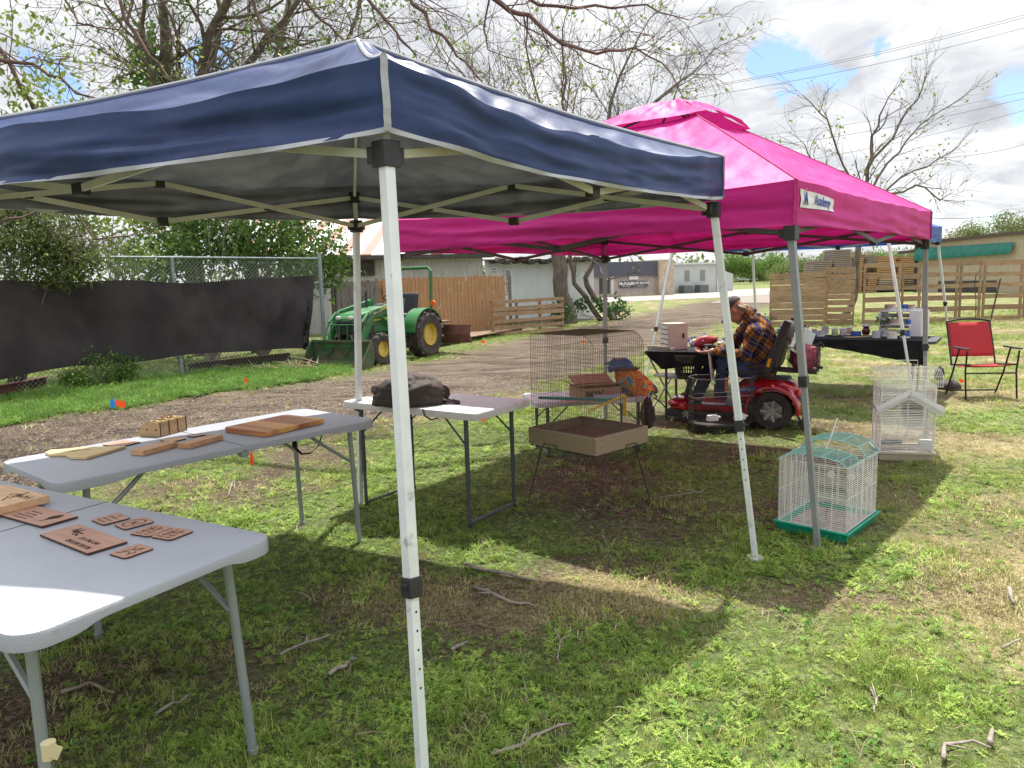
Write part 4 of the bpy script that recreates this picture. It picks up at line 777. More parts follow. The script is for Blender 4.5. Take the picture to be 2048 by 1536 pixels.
# brush pile and dead sticks
t = thing('brush_pile', 'pile of dry broken sticks beside the tractor bucket', 'brush pile', G(590, 738)); b = MB()
for _ in range(46):
    q = G(590, 742)+V((random.gauss(0, .32), random.gauss(0, .12), abs(random.gauss(0, .06)))); a_ = random.gauss(2.3, .5); l = random.uniform(.2, .7); e = q+V((cos(a_)*l, sin(a_)*l, random.uniform(-.02, .14))); b.tube([q, q.lerp(e, .5)+V((0, 0, random.gauss(0, .03))), e], [.010, .008, .004], 5)
b.build('sticks', mat('dry_stick', (.38, .29, .20), (.22, .16, .11), scale=20, rough=.9), t, world=True)
stickm = mat('grey_stick', (.34, .29, .25), (.20, .165, .14), scale=25, rough=.95, bump=.4)
sticks = [([(928, 1134), (960, 1146), (1010, 1154), (1062, 1168)], .010, 'pale forked stick in the sunlit strip between tent shadows'), ([(950, 1180), (985, 1196), (1020, 1210), (1075, 1222)], .009, 'dark stick along the edge of the blue tent shadow'), ([(982, 1524), (1040, 1505), (1080, 1480), (1140, 1458)], .008, 'long crooked stick at the bottom, right of the white pole'), ([(1110, 1255), (1120, 1295), (1115, 1330)], .006, 'small twig in the shade below the lit strip'), ([(902, 1308), (935, 1292)], .010, 'short thick stick right of the white pole'), ([(1885, 1530), (1888, 1500), (1935, 1490), (1980, 1510)], .007, 'curved pale stick at the lower right corner'), ([(1978, 1500), (1984, 1470)], .010, 'short fat broken stick at the lower right'), ([(2020, 1190), (2027, 1215)], .010, 'short bleached stick near the right edge'), ([(560, 1320), (610, 1295), (660, 1280)], .007, 'thin stick right of the front table leg'), ([(660, 1360), (700, 1330), (712, 1325)], .010, 'thick stick left of the white pole'), ([(120, 1395), (180, 1375), (230, 1395)], .008, 'stick under the front table between its legs'), ([(1045, 1360), (1055, 1420), (1100, 1455)], .004, 'thin curved dry stem right of the white pole'), ([(455, 1000), (470, 960), (468, 985)], .004, 'slender pale twig between the two grey tables'), ([(520, 1055), (560, 1045), (590, 1030)], .005, 'twig under the edge between the grey tables'), ([(2005, 1310), (2040, 1290)], .006, 'dry stick at the right edge of the lawn'), ([(1740, 1385), (1750, 1410), (1748, 1440)], .006, 'forked dry stick in the sunny lawn at lower right'), ([(310, 1440), (350, 1420), (380, 1400)], .006, 'stick lying among weeds under the front table'), ([(1320, 1000), (1390, 992), (1410, 985)], .004, 'thin twig on the bare soil under the pink tent')]
for w_, r_, lab in sticks:
    pts = [G(*p_)+V((0, 0, .018+random.uniform(0, .01))) for p_ in w_]; b = MB(); q_ = []
    for i in range(len(pts)-1):
        for k in range(3): q_.append(pts[i].lerp(pts[i+1], k/3)+V((random.gauss(0, .004), random.gauss(0, .004), random.gauss(0, .003))))
    q_.append(pts[-1]); b.tube(q_, [r_*lerp(1, .5, i/len(q_))*random.uniform(.85, 1.15) for i in range(len(q_))], 6)
    if len(pts) > 2: b.tube([q_[3], q_[3]+V((random.uniform(-.07, .07), random.uniform(-.07, .07), .02))], [r_*.6, r_*.3], 5)
    tag(b.build('stick', stickm, smooth='all'), lab, 'stick', 'sticks on the grass')
P_ = pts_in(1.3, 7, 8); n_ = len(P_); P3 = np.column_stack([P_, np.full(n_, .006)]); 
def twt(s):
    r = random.Random(s); b = MB(); l = r.uniform(.03, .09); b.tube([(-l, 0, .004), (0, r.uniform(-.01, .01), .01), (l, r.uniform(-.01, .01), .005)], [.0025, .002, .001], 3, caps=False); f = []
    for q in b.f: f += [(q[0], q[1], q[2]), (q[0], q[2], q[3])]
    return np.array(b.v, np.float32), np.array(f, np.int32)
scatter('twig_litter', [twt(i) for i in range(6)], P3, RNG.uniform(.6, 1.5, n_), np.array((.30, .25, .20))*RNG.uniform(.6, 1.5, (n_, 1)), leafm)
# ================================================================ pop up tents
def steel(name, c): return mat(name, c, tuple(x*.85 for x in c), scale=6, rough=.4, metal=.15, dirt=tuple(x*.42 for x in c), dscale=13, dlo=.60, dhi=.74)
pw_white = steel('white_powder_coat', (.76, .79, .80)); pw_grey = steel('grey_powder_coat', (.27, .28, .29)); pw_cream = mat('cream_truss_paint', (.68, .68, .62), (.56, .56, .50), scale=8, rough=.45, metal=.1); pw_dark = mat('dark_truss', (.10, .09, .09), (.06, .055, .055), rough=.45, metal=.3)
blackp = mat('black_plastic', (.018, .018, .02), (.03, .03, .033), scale=12, rough=.45)
navy = mat('navy_polyester', (.026, .050, .145), (.019, .035, .105), scale=2.2, rough=.50, bump=.35, bscale=9, transl=.05, spec=.28, back=((.20, .205, .235), (.12, .125, .15), (.04, .06, .20)), dirt=(.05, .068, .17), dscale=3, dlo=.5, dhi=.8)
blue2 = mat('blue_polyester', (.03, .10, .42), (.02, .07, .3), scale=3, rough=.5, transl=.2)
trimm = mat('grey_binding', (.42, .43, .46), (.33, .34, .37), scale=8, rough=.75)
pinkm = mat('pink_polyester', (.60, .020, .245), (.50, .016, .20), scale=1.6, rough=.55, bump=.6, bscale=9, transl=.17, spec=.3)
pseam = mat('pink_seam', (.42, .012, .16), rough=.7)
def tent(name, label, cen_z, tops, bases, zt, zs, zv_top, zv_bot, canopy_m, leg_m, truss_m, trim=None, group=None, vent=0.0, sagE=.05, sagR=.10, wr=.02, hip=.0, leg_w=.034, clampz=None, seed=0, valsag=None, outw=.05, double=False, bulge=None, cz=None, pkoff=(0, 0)):
    C_ = sum((V((x, y, 0)) for x, y in tops), V())/4; t = thing(name, label, 'canopy tent', C_, group=group)
    T_ = [V((x, y, (cz or [0]*4)[i])) for i, (x, y) in enumerate(tops)]; B_ = [V((x, y, 0)) for x, y in bases]; pk = C_+V((*pkoff, cen_z))
    valsag = valsag or [0]*4; bulge = bulge or [.015]*4
    def out(i, u):
        a_, b_ = T_[i], T_[(i+1) % 4]; d_ = (b_-a_).normalized(); n_ = V((d_.y, -d_.x, 0)); f = 4*u*(1-u)
        wv = wr*(mnoise.noise(V((u*5+seed, i*3.1, 0)))*1.6+mnoise.noise(V((u*13+seed, i*3.1, 4)))*.6)*min(1, f*2)
        return a_, b_, n_, f, wv
    cx = [(T_[i]-C_).normalized()*outw for i in range(4)]
    def eave(i, u):
        a_, b_, n_, f, wv = out(i, u); q = (a_+cx[i]).lerp(b_+cx[(i+1) % 4], u)+n_*(wv*.5+bulge[i]*f); return q+V((0, 0, zv_top-sagE*f**.8-valsag[i]*f+wv*.6))
    def bott(i, u, v):
        e = eave(i, u); a_, b_, n_, f, wv = out(i, u); h = (zv_top-zv_bot); z = e.z-wv*.6*(1-v)-h*(1-v)*(1-.10*f)+valsag[i]*.25*f*(1-v)+(1-v)*.010*mnoise.noise(V((u*3.1, i+.5, seed)))*f
        fold = wr*1.5*mnoise.noise(V((u*3.2+v*1.5+seed, v*3.8+i*2, 1)))+wr*.75*mnoise.noise(V((u*9+v*6, v*8, i+seed)))+wr*.35*(abs(mnoise.noise(V((u*13-v*5, v*11, i+seed))))-.2)
        return V((e.x, e.y, z))+n_*(fold*min(1, f*3+.25)*(1-.5*v)*(1-v**6)+.02*(1-v)*f)
    vmax = 1-vent
    def roof(i, u, v):
        vv = v*vmax; e = eave(i, u); q = e.lerp(pk, vv); f = 4*u*(1-u); z = q.z-sagR*f*sin(pi*min(1, vv*1.05))**.8*(1-vv*.4)-hip*sin(pi*vv)*(1-f*.5)
        z += wr*.9*mnoise.noise(V((u*9*(1-vv)+seed, vv*6, i*2.0)))*min(1, f*2.5)*min(1, v*6)+wr*.5*mnoise.noise(V((u*26*(1-vv)+seed, vv*14, i*2.0)))*min(1, f*2.5)*min(1, v*6)
        z += wr*.42*((1-abs(mnoise.noise(V((u*11*(1-vv)+vv*4+seed, vv*9-u*3, i*7.0))))*4)*.5)*min(1, f*3)*min(1, v*9)*(.4+.6*(1-vv))
        z += wr*1.1*(1-min(1, vv*3.2))*mnoise.noise(V((u*22+seed, vv*5, i*5.0)))*min(1, f*3)*min(1, v*12)
        return V((q.x, q.y, z))
    b = MB()
    for i in range(4): b.grid(lambda u, v: roof(i, u, v), 110, 48)
    can = b.build('canopy', canopy_m, t, smooth='all', world=True)
    for i in range(4):
        b = MB(); b.grid(lambda u, v: bott(i, u, v), 110, 14); b.build('valance', canopy_m, can, smooth='all', world=True, root=t)
    if trim:
        b = MB(); w2 = .011
        for i in range(4):
            pts = [bott(i, k/40, 0) for k in range(41)]; a_, b_, n_, f, wv = out(i, .5)
            b.grid(lambda u, v: bott(i, u, v*(.075 if not vent else .03))+n_*.003+V((0, 0, -.003)), 110, 1)
            hp = [roof(i, 0, k/30)+V((0, 0, .004)) for k in range(31)]; s_ = (T_[i]-C_).cross(V((0, 0, 1))).normalized()*w2; b.tube([q-V((0, 0, .002)) for q in hp], .0095 if not vent else .004, 6)
            vp_ = [bott(i, 0, k/10)+(T_[i]-C_).normalized()*.004 for k in range(11)]; b.add([q-s_ for q in vp_]+[q+s_ for q in vp_], [(k, k+1, 12+k, 11+k) for k in range(10)])
        b.build('binding', trim, can, world=True, root=t)
    if vent:
        b = MB()
        for i in range(4):
            def capf(u, v):
                e = roof(i, u, 1.0); q = (e+(e-pk)*.12).lerp(pk+V((0, 0, -.035)), v); f = 4*u*(1-u); return V((q.x, q.y, q.z+.03*(1-v)+(.10 if i in (0, 2) else .03)*f*(1-v)**1.2+.05*sin(pi*v*.9)+(.022*mnoise.noise(V((u*4, v*4, i+.5)))+.010*mnoise.noise(V((u*11, v*10, i+.5))))*min(1, v*3+.15)))
            b.grid(capf, 48, 24)
        b.build('vent_cap', canopy_m, t, smooth='all', world=True)
    for i in range(4):
        a_, b_ = T_[i]+V((0, 0, zs)), B_[i]+V((0, 0, 0)); d_ = (b_-a_); cl = (clampz or [.55]*4)[i]; side = (T_[(i+1) % 4]-T_[i]); mid = a_+d_*(1-cl/zs)
        b = MB(); b.bar(a_+V((0, 0, .01)), mid, leg_w, up=side); b.bar(T_[i]+V((0, 0, zs)), T_[i]+V((0, 0, zt+.02)), leg_w*.62, up=side); b.bar(mid, b_, leg_w*.80, up=side); lg = b.build('leg', leg_m, t, world=True, bevel=.002)
        b = MB(); b.box(b_+V((0, 0, .006)), (.075, .075, .012)); b.build('foot_plate', leg_m, lg, world=True, root=t)
        b = MB(); b.bar(mid+d_.normalized()*.03, mid-d_.normalized()*.03, leg_w*1.28, up=side); b.bar(mid+V((0, 0, .008)), mid+side.normalized()*-.03+V((0, 0, .004)), .02); b.build('height_clamp', blackp, lg, world=True, bevel=.003, root=t)
        b = MB(); sn = side.normalized(); fn_ = V((sn.y, -sn.x, 0))*(-1 if V((sn.y, -sn.x, 0)).y > 0 else 1)
        for k_ in range(5): qq = mid-d_.normalized()*(-.07-.055*k_); b.lathe([(.0042, -.0005), (.0042, .0006)], qq+fn_*leg_w*.405, 8, frame((0, 0, 0), (0, 0, 1), sn))
        b.build('button_hole', darkm, lg, world=True, root=t)
        b = MB(); rz_ = atan2(side.y, side.x); b.box(a_+V((0, 0, .0)), (leg_w*1.75, leg_w*1.75, .078), rz=rz_); b.box(a_+side.normalized()*.035, (.05, .03, .05), rz=rz_); pv = (T_[i-1]-T_[i]).normalized(); b.box(a_+pv*.035, (.05, .03, .05), rz=atan2(pv.y, pv.x)); b.build('slider_bracket', blackp, t, world=True, bevel=.003)
        b = MB(); q = T_[i]+V((0, 0, zt)); b.box(q, (leg_w*1.5, leg_w*1.5, .07), rz=rz_); b.build('corner_bracket', blackp, t, world=True, bevel=.003)
        b = MB(); b.tube([q, q.lerp(pk-V((0, 0, .06)), .5)+V((0, 0, .02)), pk-V((0, 0, .06))], .010, 6); b.build('roof_strut', truss_m, t, world=True)
        A0, A1 = T_[i], T_[(i+1) % 4]; nx = (2 if double else 1)
        lo, hi = V((0, 0, zs)), V((0, 0, zt)); m0 = A0.lerp(A1, .5); n_ = V((side.y, -side.x, 0)).normalized()*.013
        lowc = V((0, 0, zs-.012)); hic = V((0, 0, zt+.005))
        for (p_, q_, r_, s_) in ((A0+hi, m0+lowc, A0+lo, m0+hic), (A1+hi, m0+lowc, A1+lo, m0+hic)):
            b = MB(); b.bar(p_+n_, q_+n_, .012, .026); b.build('truss_bar', truss_m, t, world=True); b = MB(); b.bar(r_-n_, s_-n_, .012, .026); b.build('truss_bar', truss_m, t, world=True)
            x_ = (p_+q_+r_+s_)/4; b = MB(); b.box(x_, (.032, .032, .032), rz=rz_); b.build('truss_joint', blackp, t, world=True)
        for z_ in (lowc, hic): b = MB(); b.box(m0+z_, (.05, .042, .045), rz=rz_); b.build('truss_joint', blackp, t, world=True, bevel=.003)
        if double:
            # short diagonal struts that carry the roof from the middle joints
            for s_ in (0,): b = MB(); b.bar(m0+hic, m0.lerp(C_, .55)+V((0, 0, zt+.28)), .012, .02); b.build('truss_bar', truss_m, t, world=True)
    b = MB(); b.lathe([(.0, -.08), (.05, -.08), (.05, -.02), (.02, -.0), (0, 0)], pk-V((0, 0, .01)), 12, cap=False); b.build('peak_hub', blackp, t, world=True)
    return t, can, bott, roof, eave
TA = [(-.36, 2.30), (1.068, 3.88), (-.99, 4.92), (-2.74, 3.22)]
g_ = lambda x, y: (G(x, y).x, G(x, y).y)
blue_t, _, _, _, _ = tent('blue_canopy_tent', 'navy blue pop up tent with white slanted legs in the foreground', 2.63, TA, [g_(849, 1610), g_(1511, 1118), g_(721, 1012), (-3.05, 3.2)], 2.08, 1.895, 2.165, 1.955, navy, pw_white, pw_cream, trimm, sagE=.05, sagR=.15, wr=.024, hip=.035, leg_w=.036, clampz=[.62, .74, .70, .6], seed=3, valsag=[.035, 0, .02, .06], bulge=[.02, .015, .015, .17], cz=[0, -.055, 0, 0], pkoff=(.09, .0))
TP = [(1.49, 3.93), (3.50, 6.25), (1.03, 7.95), (-.85, 5.6)]
pink_t, pcan, pbott, proof, peave = tent('pink_canopy_tent', 'bright pink pop up tent with vented roof and straight grey legs', 2.865, TP, [(1.645, 3.85), (3.55, 6.2), (1.02, 7.95), (-.86, 5.6)], 1.905, 1.715, 1.985, 1.755, pinkm, pw_grey, pw_dark, pseam, vent=.26, sagE=.02, sagR=.05, wr=.016, hip=-.01, leg_w=.036, clampz=[.93, .85, .85, .85], seed=11, outw=.04)
# makers' patch on the valance
pm = mat('patch_white', (.74, .74, .76), rough=.6); pb_ = mat('patch_blue', (.03, .06, .35), rough=.6); pr_ = mat('patch_red', (.45, .02, .03), rough=.6)
e0 = pbott(0, .012, .82); e1 = pbott(0, .17, .82); dn = (e1-e0).normalized(); M = frame((pbott(0, .05, .62)+pbott(0, .14, .62))/2, dn, (0, 0, 1)); M.translation = pbott(0, .095, .64)+V((dn.y, -dn.x, 0))*.008
def patchgrid(M_, w_, h_, name, m_, par):
    b = MB(); Mi = M_
    def fn(u, v):
        uu = .018+u*.165; vv = .40+v*.42; vv = .40+(.42-.10*u)*v+.02*u; a_, b__ = TP[0], TP[1]; q = pbott(0, uu, vv); n_ = V((dn.y, -dn.x, 0)); return q+n_*.004
    b.grid(fn, 24, 8); return b.build(name, m_, par, world=True, root=pink_t, smooth='all')
patch = patchgrid(M, 0, 0, 'logo_patch', pm, pcan)
def tx_on(body, u0, v0, size, m_):
    q = pbott(0, u0, v0)+V((dn.y, -dn.x, 0))*.009; x_ = (pbott(0, u0+.05, v0-.012)-pbott(0, u0-.05, v0+.012)).normalized(); return text('lettering', body, size, m_, pcan, frame(q, x_, (0, 0, 1)), .0005, world=True, bold=.0012, shear=.3, sx=.9)
tx_on('Academy', .118, .60, .075, pb_)
q = pbott(0, .038, .62)+V((dn.y, -dn.x, 0))*.009; Mq = frame(q, dn, (0, 0, 1)); b = MB()
for pol in ([(-.03, -.035), (-.018, -.035), (.0, .005), (.016, -.035), (.028, -.035), (.008, .03), (-.006, .03)], [(-.02, -.012), (.022, -.012), (.022, -.004), (-.02, -.004)]): b.prism(pol, 0, .0012, Mq)
b.build('emblem', pb_, pcan, world=True, root=pink_t); b = MB(); b.prism([(-.02, .034), (.0, .050), (.018, .044), (.026, .034), (.0, .038)], 0, .0012, Mq); b.build('emblem_flame', pr_, pcan, world=True, root=pink_t)
TB = [(4.02, 7.9), (5.62, 9.75), (3.72, 11.35), (2.10, 9.5)]
back_t, _, _, _, _ = tent('blue_canopy_tent', 'bright blue pop up tent with white slanted legs standing behind the pink tent', 2.5, TB, [(4.32, 7.75), (6.05, 9.95), (3.95, 11.65), (1.70, 9.5)], 2.0, 1.86, 2.06, 1.86, blue2, pw_white, pw_cream, None, sagE=.03, sagR=.05, wr=.015, leg_w=.03, clampz=[.85, 1.05, .8, .85], seed=5)
# ================================================================ folding tables
tab_g = mat('grey_plastic_top', (.355, .372, .42), (.32, .337, .38), scale=2.5, rough=.38, bump=.25, bscale=260, dirt=(.27, .28, .31), dscale=14, dlo=.62, dhi=.76, spec=.5)
tab_w = mat('white_plastic_top', (.62, .60, .60), (.56, .53, .53), scale=3, rough=.45, bump=.2, bscale=200, dirt=(.40, .33, .32), dscale=6, dlo=.56, dhi=.75)
leg_g = mat('grey_table_leg', (.29, .32, .33), (.25, .28, .29), scale=5, rough=.4, metal=.2); leg_d = mat('dark_grey_leg', (.075, .085, .10), (.06, .07, .08), rough=.45, metal=.2)
webm = mat('black_webbing', (.012, .012, .014), rough=.8)
def table(label, R0, Ld, ln, wd, z, top_m, leg_m, lr=.0145, kind='grey', lip=.045, seam=True, splay=.0, group='plastic folding tables'):
    """R0 corner; Ld direction of the long edge; width to the left of Ld"""
    Ld = V((Ld[0], Ld[1], 0)).normalized(); Wd = V((-Ld.y, Ld.x, 0)); c = V((R0[0], R0[1], 0))+Ld*ln/2+Wd*wd/2; rz_ = atan2(Ld.y, Ld.x); t = thing('folding_table', label, 'folding table', c, rz_, group=group)
    r = .075 if kind == 'grey' else .03; n = 7
    P0 = rrect(ln/2, wd/2, r, n); k = len(P0)
    def ring(off, zz, wavy=0):
        o_ = []
        for x, y in rrect(ln/2-off, wd/2-off, max(.01, r-off), n):
            o_.append((x, y, zz))
        return o_
    # long edges are subdivided so the lip can step up between the legs
    def dens(pts):
        o_ = []
        for i in range(len(pts)):
            a_, b_ = V(pts[i]), V(pts[(i+1) % len(pts)]); m_ = 24 if (b_-a_).length > .3 else 1
            for j in range(m_): o_.append(a_.lerp(b_, j/m_))
        return o_
    def lipz(x, y):
        f = 1/(1+math.exp(-(ln/2-.27-abs(x))/.015)) if kind == 'grey' else 0
        g2 = 1/(1+math.exp(-(wd/2-.16-abs(y))/.012)) if (kind == 'grey' and abs(x) > ln/2-.02) else 0
        return z-lip*(1-.36*max(f if abs(y) > wd/2-.03 else 0, g2))
    rings = [dens(ring(.012, z)), dens(ring(.003, z-.003)), dens(ring(0, z-.010)), [V((q.x, q.y, lipz(q.x, q.y))) for q in dens(ring(.0, z-lip))], [V((q.x, q.y, lipz(q.x, q.y))) for q in dens(ring(.012, z-lip))], dens(ring(.014, z-.018))]
    b = MB(); m_ = len(rings[0]); vs = [v for rg in rings for v in rg]; fs = [(i*m_+j, (i+1)*m_+j, (i+1)*m_+(j+1) % m_, i*m_+(j+1) % m_) for i in range(len(rings)-1) for j in range(m_)]; fs.append(tuple(range(m_))); fs.append(tuple((len(rings)-1)*m_+j for j in range(m_-1, -1, -1)))
    b.add(vs, fs); top = b.build('tabletop', top_m, t, smooth=True)
    if seam:
        b = MB(); b.box((0, 0, z+.0008), (.004, wd-.01, .0012)); b.build('fold_seam', mat('seam_dark', (.10, .10, .11)), top)
        b = MB(); b.lathe([(.022, -.02), (.022, .02)], (0, -wd/2+.02, z-lip+.005), 12, Matrix.Rotation(pi/2, 4, 'X')); b.build('hinge', leg_g, top)
    for s_ in (-1, 1):
        x = s_*(ln/2-(.14 if kind == 'grey' else .12)); 
        for q_ in (-1, 1):
            y = q_*(wd/2-(.09 if kind == 'grey' else .06)); b = MB(); xf, yf = x+s_*splay, y+q_*splay*.6
            if kind == 'grey': b.tube([(x, y, z-.03), (xf, yf, .0)], lr, 10)
            else: b.tube([(x, y, z-.03), (xf, yf, .26)], lr*1.15, 10); b.tube([(x, y, .30), (xf, yf, 0)], lr*.9, 10)
            lg = b.build('leg', leg_m, t, smooth=True)
            b = MB(); b.lathe([(lr*1.2, 0), (lr*1.25, .028), (lr, .03)], (xf, yf, .0), 10); b.build('leg_cap', blackp if kind != 'grey' else leg_m, lg)
        b = MB(); yy = wd/2-.09
        if kind == 'grey': b.tube([(x, -yy, z-.055), (x, yy, z-.055)], .011, 8)
        else: b.tube([(x+s_*splay, -wd/2+.06, .035), (x+s_*splay, wd/2-.06, .035)], .010, 8); b.tube([(x, -wd/2+.06, z-.05), (x, wd/2-.06, z-.05)], .010, 8)
        b.build('cross_bar', leg_m, t, smooth=True)
        xi = x-s_*.26
        if kind == 'grey':
            for q_ in (-1, 1): b = MB(); b.tube([(x, q_*(wd/2-.09), z-.24), (xi+s_*.10, q_*(wd/2-.10), z-.12), (xi, q_*(wd/2-.11), z-.04)], .010, 6); b.build('brace', leg_m, t)
        else:
            for q_ in (-1, 1): b = MB(); b.tube([(x, q_*(wd/2-.06), z-.22), (xi+s_*.06, q_*(wd/2-.08), z-.04)], .006, 6); b.build('brace', leg_m, t)
    return t, (lambda u, v, dz=0: V((0, 0, z+dz))+V((R0[0], R0[1], 0))+Ld*u+Wd*v), Ld, Wd
def strap(t, pts):
    b = MB(); I = MW[t.name].inverted(); pts = [I @ V(p_) for p_ in pts]
    for a_, b_ in zip(pts[:-1], pts[1:]): b.bar(a_, b_, .028, .004)
    b.build('carry_strap', webm, t)
tb1, S1, L1_, W1_ = table('large grey folding table at the front left holding the engraved plaques', (-.735, 2.245), (-.868, .496), 1.78, -.755+1.51, .74, tab_g, leg_g, splay=.03) if False else (None,)*4
# long edge runs from the near corner side: use corner at the near left so the width points to the left of the direction
def table_from(label, right, ldir, ln, wd, **k):
    l_ = V((ldir[0], ldir[1], 0)).normalized(); w_ = V((l_.y, -l_.x, 0))
    # right = far/right corner, table extends along ldir and to its right-hand side; flip so width lies left of direction
    R0 = V((right[0], right[1], 0))+l_*ln; return table(label, (R0.x, R0.y), (-l_.x, -l_.y), ln, wd, **k)
q = G(556, 1070, .74)
tb1, S1, L1_, W1_ = table('large grey folding table at the front left holding the engraved plaques', (G(556, 1070, .74).x, G(556, 1070, .74).y), (-.868, .496), 1.76, .76, z=.74, top_m=tab_g, leg_m=leg_g, splay=.03)
q2 = G(128, 966, .74)
tb2, S2, L2_, W2_ = table('grey folding table in the middle holding cutting boards and wooden caddy', (q2.x-.02, q2.y-.02), (1.05, 1.24), 1.68, .74, z=.74, top_m=tab_g, leg_m=leg_g, splay=.02)
q3 = G(683, 802, .74); q3b = G(950, 828, .74); q3c = G(1042, 797, .74)
tb3, S3, L3_, W3_ = table('small white folding table with dark grey legs under the dark jacket', (q3.x, q3.y), (q3b.x-q3.x, q3b.y-q3.y), (q3b-q3).length, (q3c-q3b).length, z=.74, top_m=tab_w, leg_m=leg_d, lr=.013, kind='white', seam=False, lip=.045)
q4 = G(1070, 806, .50); q4b = G(1308, 792, .50)
tb4, S4, L4_, W4_ = table('low white folding table with cardboard box behind the brown wire cage', (q4.x, q4.y), (q4b.x-q4.x, q4b.y-q4.y), (q4b-q4).length, .58, z=.50, top_m=tab_w, leg_m=leg_d, lr=.013, kind='white', seam=False)
strap(tb2, [D(586, 872, 4.1), D(590, 895, 4.1), D(603, 908, 4.1), D(622, 906, 4.1), D(636, 893, 4.1), D(645, 868, 4.1)])
strap(tb3, [D(845, 818, 4.5), D(850, 832, 4.5), D(862, 839, 4.5), D(877, 836, 4.5), D(883, 820, 4.5)])
# torn tape on the near leg of the front table
tp = mat('masking_tape', (.62, .55, .33), (.55, .48, .28), rough=.8)
tq_ = D(98, 1500, 1.60); b = MB(); b.tube([tq_+V((0, 0, .02)), tq_-V((0, 0, .02))], .0165, 10); b.box(tq_+V((.02, -.012, .004)), (.03, .002, .035), ry=.5); b.build('tape_wrap', tp, tb1, world=True)
# black tables at the back
blk_t = mat('black_table_top', (.035, .036, .04), (.05, .05, .055), scale=4, rough=.5); clothm = mat('black_cloth', (.008, .008, .010), (.012, .012, .014), scale=4, rough=.85, spec=.2)
def black_table(label, a_, b_, w_, z, drape, side=1):
    d_ = (b_-a_).normalized(); n_ = V((-d_.y, d_.x, 0)); t = thing('folding_table', label, 'table', ((a_+b_)/2+n_*w_/2).xy.to_3d(), group='tables with black tops'); L_ = (b_-a_).length
    a_ = V((a_.x, a_.y, 0)); b = MB(); M = frame(a_, d_, n_)
    b.prism([(x+L_/2, y+w_/2) for x, y in rrect(L_/2, w_/2, .06)], z-.035, z, M); b.build('tabletop', blk_t, t, world=True, bevel=.006)
    for x in (.22, L_-.22):
        for y in (.1, w_-.1): b = MB(); b.tube([M @ V((x, y, z-.03)), M @ V((x, y, 0))], .014, 8); b.build('leg', leg_d, t, world=True, smooth=True)
        b = MB(); b.tube([M @ V((x, .1, z-.30)), M @ V((x, w_-.1, z-.30))], .010, 6); b.build('cross_bar', leg_d, t, world=True)
    return t, M, L_
def drape(label, M, L_, w_, z, fn, u0=0, u1=1):
    b = MB(); 
    b.grid(lambda u, v: M @ V((lerp(u0, u1, u)*L_, -.012-.015*sin(u*37)*(1-v)-.02*(1-v)*mnoise.noise(V((u*9, v*2, 3))), lerp(fn(lerp(u0, u1, u)), z+.004, v))), 80, 10)
    b.grid(lambda u, v: M @ V((lerp(u0, u1, u)*L_, -.012+v*(w_*.97), z+.004+.0)), 40, 6)
    return tag(b.build('table_cloth', clothm, smooth='all'), label, 'tablecloth')
a_, b_ = G(1286, 703, .74), G(1478, 706, .74); bt1, MB1, LB1 = black_table('black topped table holding the white drawer box and trinkets', a_, b_, .62, .74, None)
drape('short black cloth hanging over the front of the trinket table', MB1, LB1, .62, .74, lambda u: .74-.16*min(1, max(0, (u-.02)/.18))-.02*sin(u*8), .02, 1)
a_, b_ = G(1480, 676, .74), G(1872, 683, .74); bt2, MB2, LB2 = black_table('long black table holding candle tins and white crate shelf', a_, b_, .75, .74, None)
drape('long black cloth sagging below the front edge of the candle table', MB2, LB2, .70, .74, lambda u: .74-.07-.20*max(0, (u-.38)/.58)**1.3, .28, .95)
# ================================================================ things on the tables
def woodm(name, c1, c2, sc=6, st=(1, 7, 7), rough=.5, dirt=None, rot=(0, 0, 0)): return mat(name, c1, c2, scale=sc, stretch=st, rough=rough, bump=.12, dirt=dirt, dscale=5, detail=6, rot=rot)
w_rose = woodm('plaque_wood', (.42, .24, .175), (.33, .18, .125)); w_burn = mat('burnt_edge', (.055, .025, .018), rough=.7); w_pale = woodm('pale_board_wood', (.66, .50, .26), (.56, .40, .18)); w_oak = woodm('oak_block', (.64, .37, .20), (.50, .26, .13), dirt=(.25, .12, .06)); w_oak2 = woodm('pine_block', (.62, .40, .23), (.48, .28, .14))
w_cut = mat('striped_cutting_board', (.72, .36, .10), (.36, .11, .035), scale=3.0, stretch=(.2, 2.0, 1), rough=.38, bump=.05, detail=3, lo=.42, hi=.56); w_ply = woodm('laser_ply', (.50, .33, .16), (.40, .25, .11), sc=9)
ink = mat('engraving', (.040, .018, .013), rough=.8)
def quad(px4, z): return [G(x, y, z) for x, y in px4]
def slab(name, label, cat, px4, th, m, r=.01, z=.742, group=None, edge=None, rot180=True, longaxis=0):
    """px4 = left, near, right, far corner of the top outline; x axis runs near -> left"""
    P_ = quad(px4, z+th); c = (P_[0]+P_[1]+P_[2]+P_[3])/4; ux = ((P_[0]-P_[1])+(P_[3]-P_[2]))/2; uy = ((P_[1]-P_[2])+(P_[0]-P_[3]))/2; lx = ux.length; uy2 = V((-ux.y, ux.x, 0)).normalized(); ly = abs(uy.dot(uy2)) if abs(uy.dot(uy2)) > .02 else uy.length
    t = thing(name, label, cat, (c.x, c.y, z), atan2(ux.y, ux.x), group=group); b = MB(); pr = rrect(lx/2, ly/2, r, 4); b.prism(pr, 0, th*.94); o = b.build('board', [m], t, bevel=.0008)
    if edge:
        b = MB(); b.prism([(x*1.004, y*1.004) for x, y in pr], .0005, th*.90); b.build('burnt_edge', edge, o)
    return t, o, lx, ly, th
def engr(o, M_, polys, th):
    b = MB()
    for p_ in polys: b.tube([V((x, y, th+.0002)) for x, y in p_], .0011, 4)
    return b.build('engraving', ink, o)
def fl(th): return Matrix.Translation((0, 0, th))
